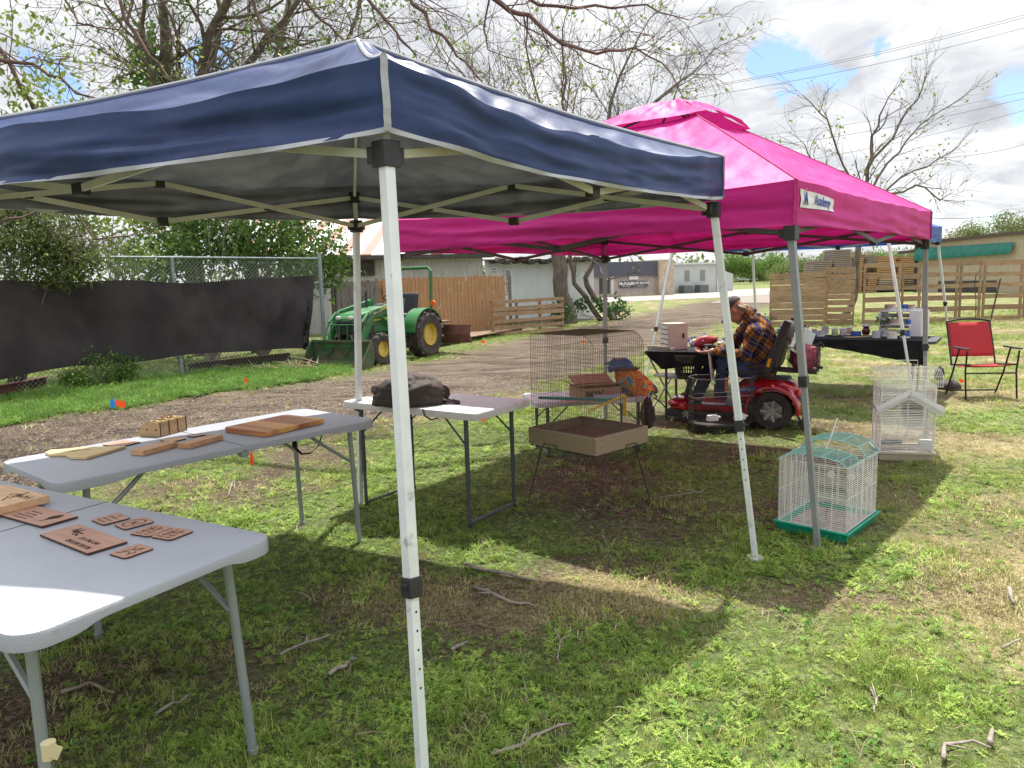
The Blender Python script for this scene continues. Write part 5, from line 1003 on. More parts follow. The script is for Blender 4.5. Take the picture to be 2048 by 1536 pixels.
def FF(px, py): return (px/3.413, py/3.413+780)
t, o, lx, ly, th = slab('engraved_plaque', 'rosewood coloured plaque engraved MOOSE AROUND AND FIND OUT with a moose', 'plaque', [FF(275, 985), FF(595, 1112), FF(870, 1032), FF(530, 910)], .008, w_rose, .002, edge=w_burn)
text('lettering', 'MOOSE AROUND', ly*.20, ink, o, Matrix.Translation((-lx*.16, ly*.30, th*.96)), .0002, sx=.80, bold=.0008); text('lettering', 'AND FIND OUT', ly*.18, ink, o, Matrix.Translation((-lx*.16, ly*.02, th*.96)), .0002, sx=.80, bold=.0008)
b = MB(); mx_, my_, k_ = lx*.24, -ly*.16, ly*1.15     # moose silhouette facing the words
for pol in ([(-.18, .02), (-.10, .08), (.02, .10), (.16, .06), (.20, -.04), (.18, -.22), (.15, -.22), (.14, -.08), (.04, -.06), (.0, -.22), (-.03, -.22), (-.04, -.04), (-.12, -.02)], [(-.18, .02), (-.24, .06), (-.30, .0), (-.26, -.03), (-.18, -.02)], [(-.18, .07), (-.12, .13), (-.02, .14), (-.05, .18), (-.14, .19), (-.20, .15), (-.28, .20), (-.33, .17), (-.26, .12)]):
    b.prism([(mx_+x*k_, my_-y*k_*-.9) for x, y in pol], th*.96, th*.96+.0005)
b.build('moose_engraving', ink, o)
t, o, lx, ly, th = slab('engraved_plaque', 'rosewood coloured plaque with feather and small writing, partly under the pale board', 'plaque', [FF(0, 845), FF(275, 932), FF(540, 856), FF(215, 785)], .008, w_rose, .002, edge=w_burn)
for k, s_ in enumerate(('BECAUSE SOMEONE', 'WE LOVE IS IN HEAVEN', 'THERE IS A LITTLE', 'BIT OF HEAVEN')): text('lettering', s_, ly*.10, ink, o, Matrix.Translation((lx*.12, ly*(.34-.16*k), th*.96)), .0002, sx=.8)
b = MB()
for k in range(26):
    u = k/25; x = -lx*.30+u*lx*.02; y0 = -ly*.25+u*ly*.55; w_ = .16*ly*sin(pi*min(1, u*1.1+.05)); b.tube([(x+0, y0, th*.97), (x-w_, y0-.012, th*.97)], .0012, 3); b.tube([(x, y0, th*.97), (x+w_, y0-.012, th*.97)], .0012, 3)
b.build('feather_engraving', ink, o)
t, o, lx, ly, th = slab('carved_board', 'thick pale wooden board with burnt line carving at the left edge of the front table', 'board', [(-150, 1010), (-58, 1030), (88, 990), (0, 963)], .028, w_oak2, .003, z=.750)
b = MB()
for k in range(7): b.tube([(-lx*.35+k*.008, ly*(.35-.1*k), th*.97), (-lx*(.05+.02*k), ly*(.28-.12*k), th*.97)], .0028*(1-.1*k), 4)
b.build('carving', ink, o); b = MB(); text('lettering', 'FAMILY', ly*.16, ink, o, Matrix.Translation((-lx*.25, -ly*.3, th*.96)), .0002)
cg = 'engraved coasters on the front table'
def coaster(label, px, kind):
    t, o, lx, ly, th = slab('coaster', label, 'coaster', [FF(*p_) for p_ in px], .0045, w_rose, .012, group=cg, edge=w_burn); s_ = min(lx, ly)
    if kind == 'text':
        for k, w_ in enumerate(('I LIKE BIG', 'CUPS AND', 'I CANNOT', 'LIE')): text('lettering', w_, ly*.17, ink, o, Matrix.Translation((0, ly*(.33-.22*k), th*.96)), .0002, sx=.9)
    elif kind == 'wreath':
        text('lettering', 'N', s_*.42, ink, o, fl(th*.96), .0002, bold=.001); b = MB()
        for k in range(30):
            a = 2*pi*k/30; r1 = .36; c_ = V((cos(a)*lx*r1, sin(a)*ly*r1, 0)); dq = V((-sin(a), cos(a), 0))*.006; nq = V((cos(a), sin(a), 0))*.0025; b.add([c_-dq+V((0, 0, th*.97)), c_+nq+V((0, 0, th*.97)), c_+dq+V((0, 0, th*.97)), c_-nq+V((0, 0, th*.97))], [(0, 3, 2, 1), (0, 1, 2, 3)])
        b.build('wreath_engraving', ink, o)
    else:
        r = random.Random(len(label)); L_ = []
        if kind == 'cat':
            L_ = [[(-.25, .1), (-.2, .25), (-.1, .15), (.1, .15), (.2, .25), (.25, .1), (.18, -.05), (0, -.12), (-.18, -.05), (-.25, .1)], [(-.18, -.1), (-.3, -.25)], [(.18, -.1), (.32, -.28)], [(-.1, -.15), (-.12, -.35)], [(.1, -.15), (.12, -.35)], [(-.1, .06), (-.06, .04)], [(.06, .04), (.1, .06)], [(-.05, -.03), (0, -.06), (.05, -.03)], [(-.35, .36), (-.1, .36)], [(0, .36), (.3, .36)]]
        else:
            L_ = [[(-.35, .05), (-.2, .2), (0, .1), (.1, .2), (.3, .1), (.1, .0), (0, -.12), (-.15, -.03), (-.35, .05)], [(-.1, -.1), (-.25, -.3), (-.05, -.22)], [(.05, -.1), (.2, -.3)], [(.1, .2), (.25, .33), (.35, .3)], [(-.2, .2), (-.3, .33)]]
        engr(o, None, [[(x*lx, y*ly) for x, y in p_] for p_ in L_], th)
coaster('square wooden coaster with four lines of writing, farthest from camera', [(622, 885), (705, 918), (895, 870), (800, 832)], 'text')
coaster('wooden coaster engraved with letter N inside a leaf wreath', [(780, 920), (855, 951), (1055, 895), (970, 862)], 'wreath')
coaster('wooden animal coaster touching the wreath coaster, left of its twin', [(885, 980), (1022, 998), (1178, 936), (1040, 912)], 'cat')
coaster('wooden animal coaster nearest the right-hand corner of the front table', [(1026, 999), (1160, 1023), (1327, 959), (1190, 936)], 'cat')
coaster('wooden coaster with line drawing right beside the moose plaque', [(735, 1115), (850, 1146), (1058, 1079), (940, 1045)], 'bird')
# second table
P_ = [G(*FF(x, y), .744) for x, y in [(308, 438), (345, 420), (470, 412), (560, 400), (700, 398), (862, 393), (735, 432), (590, 473), (480, 470), (445, 452), (345, 452)]]; c = sum(P_, V())/len(P_); t = thing('cutting_board', 'pale yellow state shaped cutting board on the middle table', 'cutting board', (c.x, c.y, .742)); b = MB(); b.prism([(q.x, q.y) for q in P_], .742, .754); b.build('board', w_pale, t, world=True, bevel=.002)
b = MB(); b.tube([c+V((-.03, 0, .0125)), c+V((.02, .01, .0125)), c+V((.05, .03, .0125))], .0012, 4); b.tube([c+V((-.06, -.02, .0125)), c+V((.0, -.015, .0125))], .0012, 4); b.build('engraving', mat('light_burn', (.32, .2, .1)), t, world=True)
t, o, lx, ly, th = slab('cutting_board', 'large striped orange brown cutting board with rounded corners on the middle table', 'cutting board', [(440, 853), (527, 865), (652, 836), (576, 829)], .026, w_cut, .03)
slab('wooden_plaque', 'thin pinkish wooden plaque behind the pale yellow board', 'plaque', [FF(700, 372), FF(828, 386), FF(953, 353), FF(835, 341)], .005, w_rose, .002, edge=w_burn)
slab('wooden_plaque', 'thin light plaque lying behind the left wooden block', 'plaque', [FF(1085, 338), FF(1150, 352), FF(1290, 330), FF(1200, 322)], .005, w_oak2, .002, edge=w_burn)
slab('wooden_plaque', 'smallest thin plaque behind the right wooden block', 'plaque', [FF(1278, 312), FF(1310, 320), FF(1405, 302), FF(1370, 293)], .005, w_rose, .002, edge=w_burn)
slab('wooden_block', 'thick reddish wooden block, left one of two on the middle table', 'block', [FF(875, 405), FF(955, 412), FF(1232, 352), FF(1140, 346)], .026, w_oak, .001, group='thick wooden blocks')
slab('wooden_block', 'thick reddish wooden block, right one overlapping its neighbour', 'block', [FF(1208, 360), FF(1282, 366), FF(1534, 303), FF(1452, 299)], .026, w_oak, .001, group='thick wooden blocks')
# laser cut caddy
p0, p1, p2 = G(*FF(918, 322), .742), G(*FF(1098, 320), .742), G(*FF(1274, 272), .742); ex = (p2-p1); LX = ex.length; ex.normalize(); ey = V((-ex.y, ex.x, 0)); LY = abs((p0-p1).dot(ey)); M = frame(p1, ex, ey)
t = thing('wooden_caddy', 'laser cut plywood caddy with six compartments on the middle table', 'caddy', (p1.x, p1.y, .742)); H_ = .078
prof = [(0, 0), (LY, 0), (LY, .02), (LY*.86, .055), (LY*.62, H_), (0, H_)]
for k in range(2):
    x = 0 if k == 0 else LX-.004; Mk = M @ Matrix(((0, 0, 1, x), (1, 0, 0, 0), (0, 1, 0, 0), (0, 0, 0, 1))); b = MB(); b.prism(prof, 0, .004, Mk); b.build('end_panel', w_ply, t, world=True)
b = MB(); b.box(M @ V((LX/2, .002, H_/2)), (LX-.008, .004, H_), rz=atan2(ex.y, ex.x)); b.build('front_panel', w_ply, t, world=True)
b = MB(); b.box(M @ V((LX/2, LY*.5, .004)), (LX-.008, LY*.98, .004), rz=atan2(ex.y, ex.x)); b.build('bottom_panel', w_ply, t, world=True)
b = MB(); sl = [(LY, .02), (LY*.86, .055), (LY*.62, H_), (LY*.62-.004, H_), (LY*.86-.004, .052), (LY-.004, .018)]; Mk = M @ Matrix(((0, 0, 1, .004), (1, 0, 0, 0), (0, 1, 0, 0), (0, 0, 0, 1))); b.prism(sl, 0, LX-.008, Mk); b.build('curved_back', w_burn, t, world=True)
for k in range(1, 3):
    b = MB(); b.box(M @ V((LX*k/3, LY*.31, H_*.5)), (.004, LY*.6, H_*.96), rz=atan2(ex.y, ex.x)); b.box(M @ V((LX*k/3, LY*.30, H_+.01)), (.006, .012, .03), rz=atan2(ex.y, ex.x)); b.build('divider', w_ply, t, world=True)
b = MB(); b.box(M @ V((LX*.5, LY*.31, H_*.5)), (LX*.98, .004, H_*.94), rz=atan2(ex.y, ex.x)); b.build('divider', w_ply, t, world=True)
b = MB()
for i in range(3):
    for j in range(2):
        c_ = M @ V((LX*(i+.5)/3, LY*(.15+.31*j), H_+.001)); b.lathe([(LY*.13, -.001), (LY*.13, .001), (LY*.10, .001), (LY*.10, -.001)], c_, 14, cap=False)
b.build('cup_ring', w_pale, t, world=True)
b = MB()
for x in [0, LX/3, 2*LX/3, LX]: b.box(M @ V((x, -.0015, H_/2)), (.005, .003, H_), rz=atan2(ex.y, ex.x))
for x in (.12, .24, .45, .57, .78, .9):
    for z in (.2, .75): b.box(M @ V((LX*x, -.0012, H_*z)), (.004, .002, .004), rz=atan2(ex.y, ex.x))
for y in (.2, .62): b.box(M @ V((-.001, LY*y, H_*.45)), (.003, .008, .008), rz=atan2(ex.y, ex.x))
b.build('burnt_joints', w_burn, t, world=True)
# dark jacket heaped on the white table
def heap(name, label, cat, c, r, m, seed, amp=.16, sc=6, nu=72, nv=40, flat=.3, M=None, parent=None, ridge=.05):
    t = thing(name, label, cat, c) if parent is None else parent; b = MB(); c = V(c)
    def fn(v):
        k = 1+amp*mnoise.noise(v*1.7+V((seed, 0, 0)))+amp*.55*mnoise.noise(v*3.8+V((0, seed, 0)))+ridge*(1-abs(mnoise.noise(v*5.5+V((0, 0, seed))))*3)
        v = V((v.x*k, v.y*k, v.z*k)); 
        if v.z < -flat: v.z = -flat-(v.z+flat)*-.12
        return v
    b.ellip(c+V((0, 0, r[2]*flat)), r, nu, nv, fn=fn, M=M); return t, b.build('fabric', m, t, smooth='all', world=True)
jm = mat('dark_jacket_fabric', (.032, .023, .019), (.050, .037, .030), scale=5, rough=.75, bump=.5, bscale=16)
jc = D(818, 784, 4.72); jt, jo = heap('jacket', 'dark brown jacket heaped on the small white table', 'jacket', (jc.x, jc.y, .745), (.245, .17, .135), jm, 3.3, amp=.15, flat=.35)
b = MB(); e0 = D(880, 785, 4.62); b.grid(lambda u, v: V((e0.x-.05+u*.17, e0.y+.02+v*.07, .752+.05*(1-u)**1.5+.012*mnoise.noise(V((u*6, v*4, 2))))), 20, 8); b.build('sleeve', jm, jt, smooth='all', world=True, solid=.008)
# low table behind the cage
card = mat('cardboard', (.42, .27, .16), (.36, .22, .13), scale=5, rough=.85)
q = D(1190, 778, 6.25); t = thing('cardboard_box', 'open brown cardboard box with black print on the low white table', 'box', (q.x, q.y, .505), radians(14)); bw, bd, bh = .36, .30, .10
for nm, c_, d_ in (('side', (0, -bd/2, bh/2), (bw, .006, bh)), ('side', (0, bd/2, bh/2), (bw, .006, bh)), ('side', (-bw/2, 0, bh/2), (.006, bd-.008, bh)), ('side', (bw/2, 0, bh/2), (.006, bd-.008, bh)), ('bottom', (0, 0, .003), (bw, bd, .006))): b = MB(); b.box(c_, d_); b.build(nm, card, t)
for c_, d_, rx, ry in (((0, -.08, bh+.02), (bw, .16, .005), -.12, 0), ((0, .11, bh+.045), (bw, .17, .005), .35, 0), ((bw/2+.05, 0, bh-.02), (.13, bd, .005), 0, .55), ((-bw/2-.045, 0, bh+.03), (.12, bd, .005), 0, .45)): b = MB(); b.box(c_, d_, rx=rx, ry=ry); b.build('flap', card, t)
text('print', 'BOX', .075, signk, t, frame((-.06, -bd/2-.004, bh*.45), (1, 0, 0), (0, 0, 1)), .0006, bold=.004)
def tiedye():
    m, nt = newmat('tie_dye'); L = nt.links.new; o_ = N(nt, 'ShaderNodeOutputMaterial'); p = N(nt, 'ShaderNodeBsdfPrincipled', Roughness=.8); tc = N(nt, 'ShaderNodeTexCoord'); n = N(nt, 'ShaderNodeTexNoise', Scale=9.0, Detail=2.0, Distortion=1.2); L(tc.outputs['Object'], n.inputs['Vector'])
    L(ramp(nt, n.outputs['Fac'], [(0.0, (.02, .10, .30)), (.38, (.03, .25, .50)), (.44, (.60, .45, .05)), (.50, (.75, .15, .02)), (.56, (.55, .02, .03)), (.62, (.80, .35, .04)), (.68, (.05, .03, .15))]), p.inputs['Base Color']); L(p.outputs[0], o_.inputs[0]); return m
tdm = tiedye(); bluec = mat('blue_cloth', (.03, .16, .42), (.02, .09, .28), scale=7, rough=.8, bump=.4); maroon = mat('maroon_cloth', (.10, .02, .025), (.18, .04, .04), scale=9, rough=.85)
q = D(1270, 770, 6.35); t = thing('tie_dye_bag', 'orange blue and red tie dye bag slumped at the right end of the low table', 'bag', (q.x, q.y, .505)); b = MB()
b.ellip((q.x+.01, q.y, .62), (.17, .12, .19), 48, 30, fn=lambda v: V((v.x*(.95-.5*(v.z+.2))-.55*(v.z+.3), v.y*(.9-.25*v.z), max(v.z, -.60)))*(1+.22*mnoise.noise(v*2.6)+.10*mnoise.noise(v*7))); b.build('bag_body', tdm, t, smooth='all', world=True)
b = MB(); b.ellip((q.x-.14, q.y-.02, .765), (.11, .08, .055), 32, 18, fn=lambda v: v*(1+.45*mnoise.noise(v*2.5+V((4, 0, 0)))+.2*mnoise.noise(v*6))); b.build('towel', bluec, t, smooth='all', world=True); b = MB(); b.ellip((q.x-.09, q.y-.05, .735), (.12, .05, .02), 20, 8, fn=lambda v: v*(1+.3*mnoise.noise(v*3))); b.build('scarf', maroon, t, smooth='all', world=True)
q = D(1300, 800, 6.15); t = thing('black_bag', 'black cloth bag hanging off the right end of the low table', 'bag', (q.x, q.y, .3)); b = MB(); b.ellip((q.x-.02, q.y, .37), (.06, .09, .13), 28, 20, fn=lambda v: V((v.x*(1+.25*v.z*-1), v.y, v.z))*(1+.3*mnoise.noise(v*2.2))); b.build('bag_body', jm, t, smooth='all', world=True); b = MB(); b.tube([(q.x+.03, q.y, .5), (q.x+.09, q.y-.02, .46), (q.x+.12, q.y-.03, .42)], .006, 5); b.tube([(q.x, q.y, .5), (q.x+.02, q.y, .56), (q.x+.06, q.y, .5)], .006, 5); b.build('strap', webm, t, world=True)
q = D(1215, 784, 6.1); t = thing('paper_roll', 'pale blue and white rolled paper in front of the cardboard box', 'roll', (q.x, q.y, .505)); b = MB(); b.tube([(q.x-.12, q.y-.05, .53), (q.x+.14, q.y-.02, .53)], .024, 12); b.build('roll', mat('pale_blue_paper', (.45, .55, .60), (.25, .45, .52), scale=20, rough=.6), t, world=True, smooth=True)
q = D(1165, 784, 6.05); slabm = mat('checked_paper', (.40, .12, .10), (.62, .5, .45), scale=45, rough=.7); b = MB(); b.box((q.x, q.y, .508), (.34, .16, .006), rz=.1); tag(b.build('patterned_mat', slabm), 'thin red patterned mat lying on the low white table', 'mat')
# ================================================================ wire cages
def wires(b, a, c, n, off, r):
    """n bars from a to c, swept by off"""
    for k in range(n+1): q = V(off)*(k/n); b.bar(V(a)+q, V(c)+q, r)
rusty = mat('rusty_wire', (.20, .15, .10), (.11, .08, .055), scale=30, rough=.75, metal=.2); trayw = woodm('worn_tray_laminate', (.31, .235, .155), (.24, .175, .11), sc=10, rough=.7); trayin = mat('brown_tray_floor', (.10, .045, .035), (.15, .075, .05), scale=9, rough=.8)
B0 = V((.50, 4.40, 0)); ex = V((.40, .37, 0)).normalized(); ey = V((-ex.y, ex.x, 0)); t = thing('wire_cage', 'tall rusty wire bird cage with brown tray standing on thin wire legs', 'bird cage', B0, atan2(ex.y, ex.x)); LX, LY = .53, .59; z0, z1, z2 = .43, .54, 1.165
# local: x along right face, y along left face
for nm, c_, d_ in (('tray_side', (LX/2, .008, (z0+z1)/2), (LX, .016, z1-z0)), ('tray_side', (LX/2, LY-.008, (z0+z1)/2), (LX, .016, z1-z0)), ('tray_side', (.008, LY/2, (z0+z1)/2), (.016, LY-.033, z1-z0)), ('tray_side', (LX-.008, LY/2, (z0+z1)/2), (.016, LY-.033, z1-z0))): b = MB(); b.box(c_, d_); b.build(nm, trayw, t, bevel=.003)
b = MB(); b.box((LX/2, LY/2, z0+.045), (LX-.034, LY-.034, .008)); b.build('tray_floor', trayin, t)
b = MB(); wires(b, (.03, .03, z1-.01), (.03, LY-.03, z1-.01), 18, (LX-.06, 0, 0), .0022); b.tube([(.02, .02, z1), (LX-.02, .02, z1), (LX-.02, LY-.02, z1), (.02, LY-.02, z1)], .003, 4, closed=True); b.build('floor_grille', rusty, t)
b = MB(); rw = .0015; R_ = .10; n = 30; m_ = .02
def prof_pt(s_):
    """cage section across y: up the near face, round the corner, over the top, down the far face"""
    h = z2-R_; 
    return s_
sec = [(m_, z1-.02)]+[(m_, z2-R_)]+[(m_+R_-R_*cos(a), z2-R_+R_*sin(a)) for a in [pi/2*k/8 for k in range(1, 9)]]+[(LY-m_-.012+.012*sin(a), z2-.012+.012*cos(a)) for a in [pi/2*k/8 for k in range(0, 9)]]+[(LY-m_, z1-.02)]
for k in range(n+1):
    x = m_+(LX-2*m_)*k/n; b.tube([(x, y, z) for y, z in sec], rw*.72, 3, caps=False)
for y, z in [(m_, z1+(z2-R_-z1)*j/5) for j in range(1, 6)]+[(LY-m_, z1+(z2-R_-z1)*j/5) for j in range(1, 6)]+[sec[6], sec[9], sec[11], (LY*.5, z2)]: b.bar((m_, y, z), (LX-m_, y, z), rw*1.3)
b.build('wire_shell', rusty, t)
for x in (m_, LX-m_):
    b = MB(); ny = 34
    for k in range(ny+1):
        y = m_+(LY-2*m_)*k/ny; zt_ = z2
        if y < m_+R_: zt_ = z2-R_+sqrt(max(0, R_**2-(m_+R_-y)**2))
        b.bar((x, y, z1-.02), (x, y, zt_), rw)
    nh = 22
    for j in range(nh): z = z1+(z2-R_*.6-z1)*j/nh; b.bar((x, m_+(max(0, R_-sqrt(max(0, R_**2-(max(0, z-(z2-R_)))**2)))), z), (x, LY-m_, z), rw*.9)
    b.tube([(x, y, z) for y, z in sec], rw*1.5, 4); b.build('wire_end', rusty, t)
b = MB(); b.tube([(LX*.5, m_-.004, z1+.02), (LX*.5, m_-.004, z1+.30), (LX-.10, m_-.004, z1+.30), (LX-.10, m_-.004, z1+.02)], .0025, 4, closed=True); b.build('door_frame', rusty, t)
standm = mat('dark_stand_wire', (.035, .04, .035), (.08, .05, .04), scale=20, rough=.6, metal=.3)
b = MB(); b.tube([(.01, .01, z0-.01), (LX-.01, .01, z0-.01), (LX-.01, LY-.01, z0-.01), (.01, LY-.01, z0-.01)], .0035, 5, closed=True); b.tube([(LX*.55, -.006, z0-.01), (LX*.55, -.006, z0+.02), (LX*.75, -.006, z0+.02), (LX*.75, -.006, z0-.01)], .003, 5); b.tube([(-.006, LY*.55, z0-.01), (-.006, LY*.55, z0+.02), (-.006, LY*.75, z0+.02), (-.006, LY*.75, z0-.01)], .003, 5); b.build('stand_frame', standm, t)
for x in (0, 1):
    for y in (0, 1):
        X_, Y_ = (.02 if x == 0 else LX-.02), (.02 if y == 0 else LY-.02); sx_ = 1 if x == 0 else -1; sy_ = 1 if y == 0 else -1; fx, fy = X_-sx_*.035, Y_-sy_*.03
        b = MB(); b.tube([(X_+sx_*.09, Y_, z0-.01), (fx, fy, .0), (X_, Y_+sy_*.09, z0-.01)], .0032, 5); b.build('leg', standm, t)
teal = mat('teal_plastic', (.02, .20, .20), rough=.4); yel = mat('yellow_plastic', (.75, .42, .02), rough=.45)
b = MB(); b.bar((m_+.02, LY-m_-.05, z1+.20), (LX*.45, .10, z1+.20), .014, .018); b.build('perch', teal, t); b = MB(); b.bar((LX*.78, .10, z1+.21), (LX*.78, .10, z1+.07), .009, .022); b.bar((LX*.78, .10, z1+.21), (LX*.35, .22, z1+.12), .009, .014); b.build('toy_ladder', yel, t)
# aqua roofed cage
whw = mat('white_wire', (.78, .78, .75), (.66, .65, .61), scale=30, rough=.5); aqw = mat('aqua_wire', (.22, .50, .46), (.30, .58, .54), scale=30, rough=.5); grt = mat('green_tray_plastic', (.0, .34, .22), (.0, .27, .17), scale=4, rough=.4); litt = mat('seed_paper', (.42, .38, .33), (.24, .20, .17), scale=18, rough=.95)
nB = G(1692, 1094); lB = G(1572, 1066); rB = G(1762, 1040); ex = (rB-nB).normalized(); LX = min(.52, (rB-nB).length); LY = .40; t = thing('wire_cage', 'white wire bird cage with aqua roof and green tray beside the pink tent leg', 'bird cage', nB, atan2(ex.y, ex.x))
b = MB(); zt = .075
def traysec(o_, z): return [(-o_, -o_, z), (LX+o_, -o_, z), (LX+o_, LY+o_, z), (-o_, LY+o_, z)]
def shell(rings): 
    vs = [v for r_ in rings for v in r_]; return vs, [(i*4+j, i*4+(j+1) % 4, (i+1)*4+(j+1) % 4, (i+1)*4+j) for i in range(len(rings)-1) for j in range(4)]+[(3, 2, 1, 0)]
vs, fs = shell([traysec(-.02, 0), traysec(.004, zt-.012), traysec(.014, zt-.010), traysec(.014, zt), traysec(.0, zt), traysec(-.03, .012)]); fs.append((20, 21, 22, 23)); b.add(vs, fs); b.build('tray', grt, t, bevel=.003)
b = MB(); b.box((LX/2, LY/2, .035), (LX-.07, LY-.07, .03)); b.build('litter_sheet', litt, t)
zb, ze, zr = zt, .44, .52; rw = .0026
for (a_, c_, nm) in (((.01, .01), (LX-.01, .01), 1), ((LX-.01, LY-.01), (.01, LY-.01), 1), ((LX-.01, .01), (LX-.01, LY-.01), 0), ((.01, LY-.01), (.01, .01), 0)):
    b = MB(); a3, c3 = V((*a_, 0)), V((*c_, 0)); L_ = (c3-a3).length
    nv = int(L_/.075)
    for k in range(nv+1): q = a3.lerp(c3, k/nv); b.bar(q+V((0, 0, zb)), q+V((0, 0, ze)), rw*1.3)
    nh = 30
    for j in range(nh+1): z = zb+(ze-zb)*j/nh; b.bar(a3+V((0, 0, z)), c3+V((0, 0, z)), rw*.95 if j not in (0, 15, nh) else .004)
    b.build('wire_side', whw, t)
# house-like aqua roof: two gables along x with a dip between
b = MB(); yc = LY/2
def roofx(x0, x1, zr_, y0, y1):
    n_ = max(6, int((x1-x0)/.013))
    for k in range(n_+1):
        x = lerp(x0, x1, k/n_); b.tube([(x, y0, ze), (x, y0+.05, ze+(zr_-ze)*.72), (x, yc-.05, zr_), (x, yc+.05, zr_), (x, y1-.05, ze+(zr_-ze)*.72), (x, y1, ze)], .0013, 3, caps=False)
    for y, z in ((y0, ze), (y0+.05, ze+(zr_-ze)*.72), (yc-.05, zr_), (yc+.05, zr_), (y1-.05, ze+(zr_-ze)*.72), (y1, ze)): b.bar((x0, y, z), (x1, y, z), .003)
    for x in (x0, x1):
        b.tube([(x, y0, ze), (x, y0+.05, ze+(zr_-ze)*.72), (x, yc-.05, zr_), (x, yc+.05, zr_), (x, y1-.05, ze+(zr_-ze)*.72), (x, y1, ze)], .003, 4)
roofx(-.005, LX*.40, zr-.03, 0, LY); roofx(LX*.58, LX+.005, zr+.005, 0, LY); 
for k in range(8): y = LY*k/7; b.bar((LX*.40, y, ze+.01), (LX*.58, y, ze+.01), .002)
b.build('wire_roof', aqw, t)
b = MB(); b.tube([(LX*.3, yc-.02, zr-.02), (LX*.34, yc-.04, zr+.06), (LX*.45, yc-.05, zr+.15), (LX*.60, yc, zr+.08), (LX*.66, yc+.02, zr+.0)], .003, 5); b.build('hanging_hook', whw, t)
b = MB(); b.tube([(LX-.006, .09, zb), (LX-.006, .09, zb+.24), (LX-.006, .13, zb+.30), (LX-.006, .19, zb+.30), (LX-.006, .23, zb+.24), (LX-.006, .23, zb)], .003, 5); b.build('door_arch', whw, t)
clr = mat('clear_plastic', (.6, .62, .6), rough=.1, transl=.5)
for x, y in ((LX+.004, .06), (LX+.004, .16), (LX+.004, .28)): b = MB(); b.lathe([(.022, -.003), (.022, .003)], (x, y, zb+.18), 14, Matrix.Rotation(pi/2, 4, 'Y')); b.build('feeder_port', whw, t)
b = MB(); b.tube([(.12, .12, .22), (.2, .18, .14), (.24, .2, .06)], .003, 4); b.tube([(.1, .16, .2), (.2, .18, .17)], .003, 4); b.build('perch', standm, t)
# tall white cage
f0, f1 = G(1756, 921), G(1869, 925); ex = (f1-f0).normalized(); LX, LY = (f1-f0).length, .34; t = thing('wire_cage', 'tall white bird cage with gabled front standing in front of the candle table', 'bird cage', f0, atan2(ex.y, ex.x)); cream = mat('cream_tray_plastic', (.50, .46, .34), (.42, .38, .27), scale=5, rough=.5); zt = .075
b = MB(); vs, fs = shell([traysec(-.012, 0), traysec(.0, zt-.02), traysec(.010, zt-.018), traysec(.010, zt), traysec(.0, zt), traysec(-.02, .012)]); fs.append((20, 21, 22, 23)); b.add(vs, fs); b.build('tray', cream, t, bevel=.003)
b = MB(); b.box((LX/2, LY/2, .05), (LX-.05, LY-.05, .03)); b.build('litter_sheet', litt, t)
ze = .61; rw = .0035
for (a_, c_) in (((.01, .01), (LX-.01, .01)), ((LX-.01, LY-.01), (.01, LY-.01)), ((LX-.01, .01), (LX-.01, LY-.01)), ((.01, LY-.01), (.01, .01))):
    b = MB(); a3, c3 = V((*a_, 0)), V((*c_, 0)); L_ = (c3-a3).length; nv = int(L_/.13)
    for k in range(nv+1): q = a3.lerp(c3, k/nv); b.bar(q+V((0, 0, zt)), q+V((0, 0, ze)), rw*1.6)
    for j in range(40): z = zt+(ze-zt)*j/39; b.bar(a3+V((0, 0, z)), c3+V((0, 0, z)), rw*(1.0 if j % 10 else 1.6))
    b.build('wire_side', whw, t)
for x in (.01, LX-.01):
    for y in (.01, LY-.01): b = MB(); b.bar((x, y, zt), (x, y, ze), .010); b.build('corner_post', whw, t)
b = MB(); x0, x1 = -.03, LX+.03
pr = [(-.03, ze-.005), (-.01, ze+.07), (.06, ze+.115), (LY/2, ze+.125), (LY-.06, ze+.115), (LY+.01, ze+.07), (LY+.03, ze-.005)]
for k in range(41): x = lerp(x0, x1, k/40); b.tube([(x, y, z) for y, z in pr], .0017, 3, caps=False)
for y, z in pr: b.bar((x0, y, z), (x1, y, z), .0038)
b.build('wire_roof', whw, t)
b = MB(); cxx = LX/2; b.tube([(cxx-.09, LY/2, ze+.12), (cxx-.09, LY/2, ze+.18), (cxx+.09, LY/2, ze+.18), (cxx+.09, LY/2, ze+.12)], .003, 5); b.build('carry_handle', whw, t)
wp = mat('white_plastic', (.74, .76, .78), rough=.35)
for dy, z_ in ((-.06, .57), (-.012, .53)):
    for s_ in (-1, 1): b = MB(); b.bar((cxx, dy, z_), (cxx+s_*(LX/2+.035), dy, z_-.145), .035, .012, up=(0, 1, 0)); b.build('gable_rail', wp, t)
for s_ in (-1, 1): b = MB(); b.bar((cxx+s_*(LX/2+.03), -.06, .43), (cxx+s_*(LX/2+.03), .10, .43), .014, .035); b.build('gable_end', wp, t)
b = MB(); b.box((LX-.06, .06, .13), (.09, .06, .08)); b.build('feeder_cup', wp, t)
b = MB(); b.tube([(.05, .12, .12), (LX*.5, .2, .12)], .02, 8); b.box((LX*.32, .17, .13), (.1, .06, .02)); b.build('fallen_perch', mat('grey_perch', (.2, .22, .25)), t)
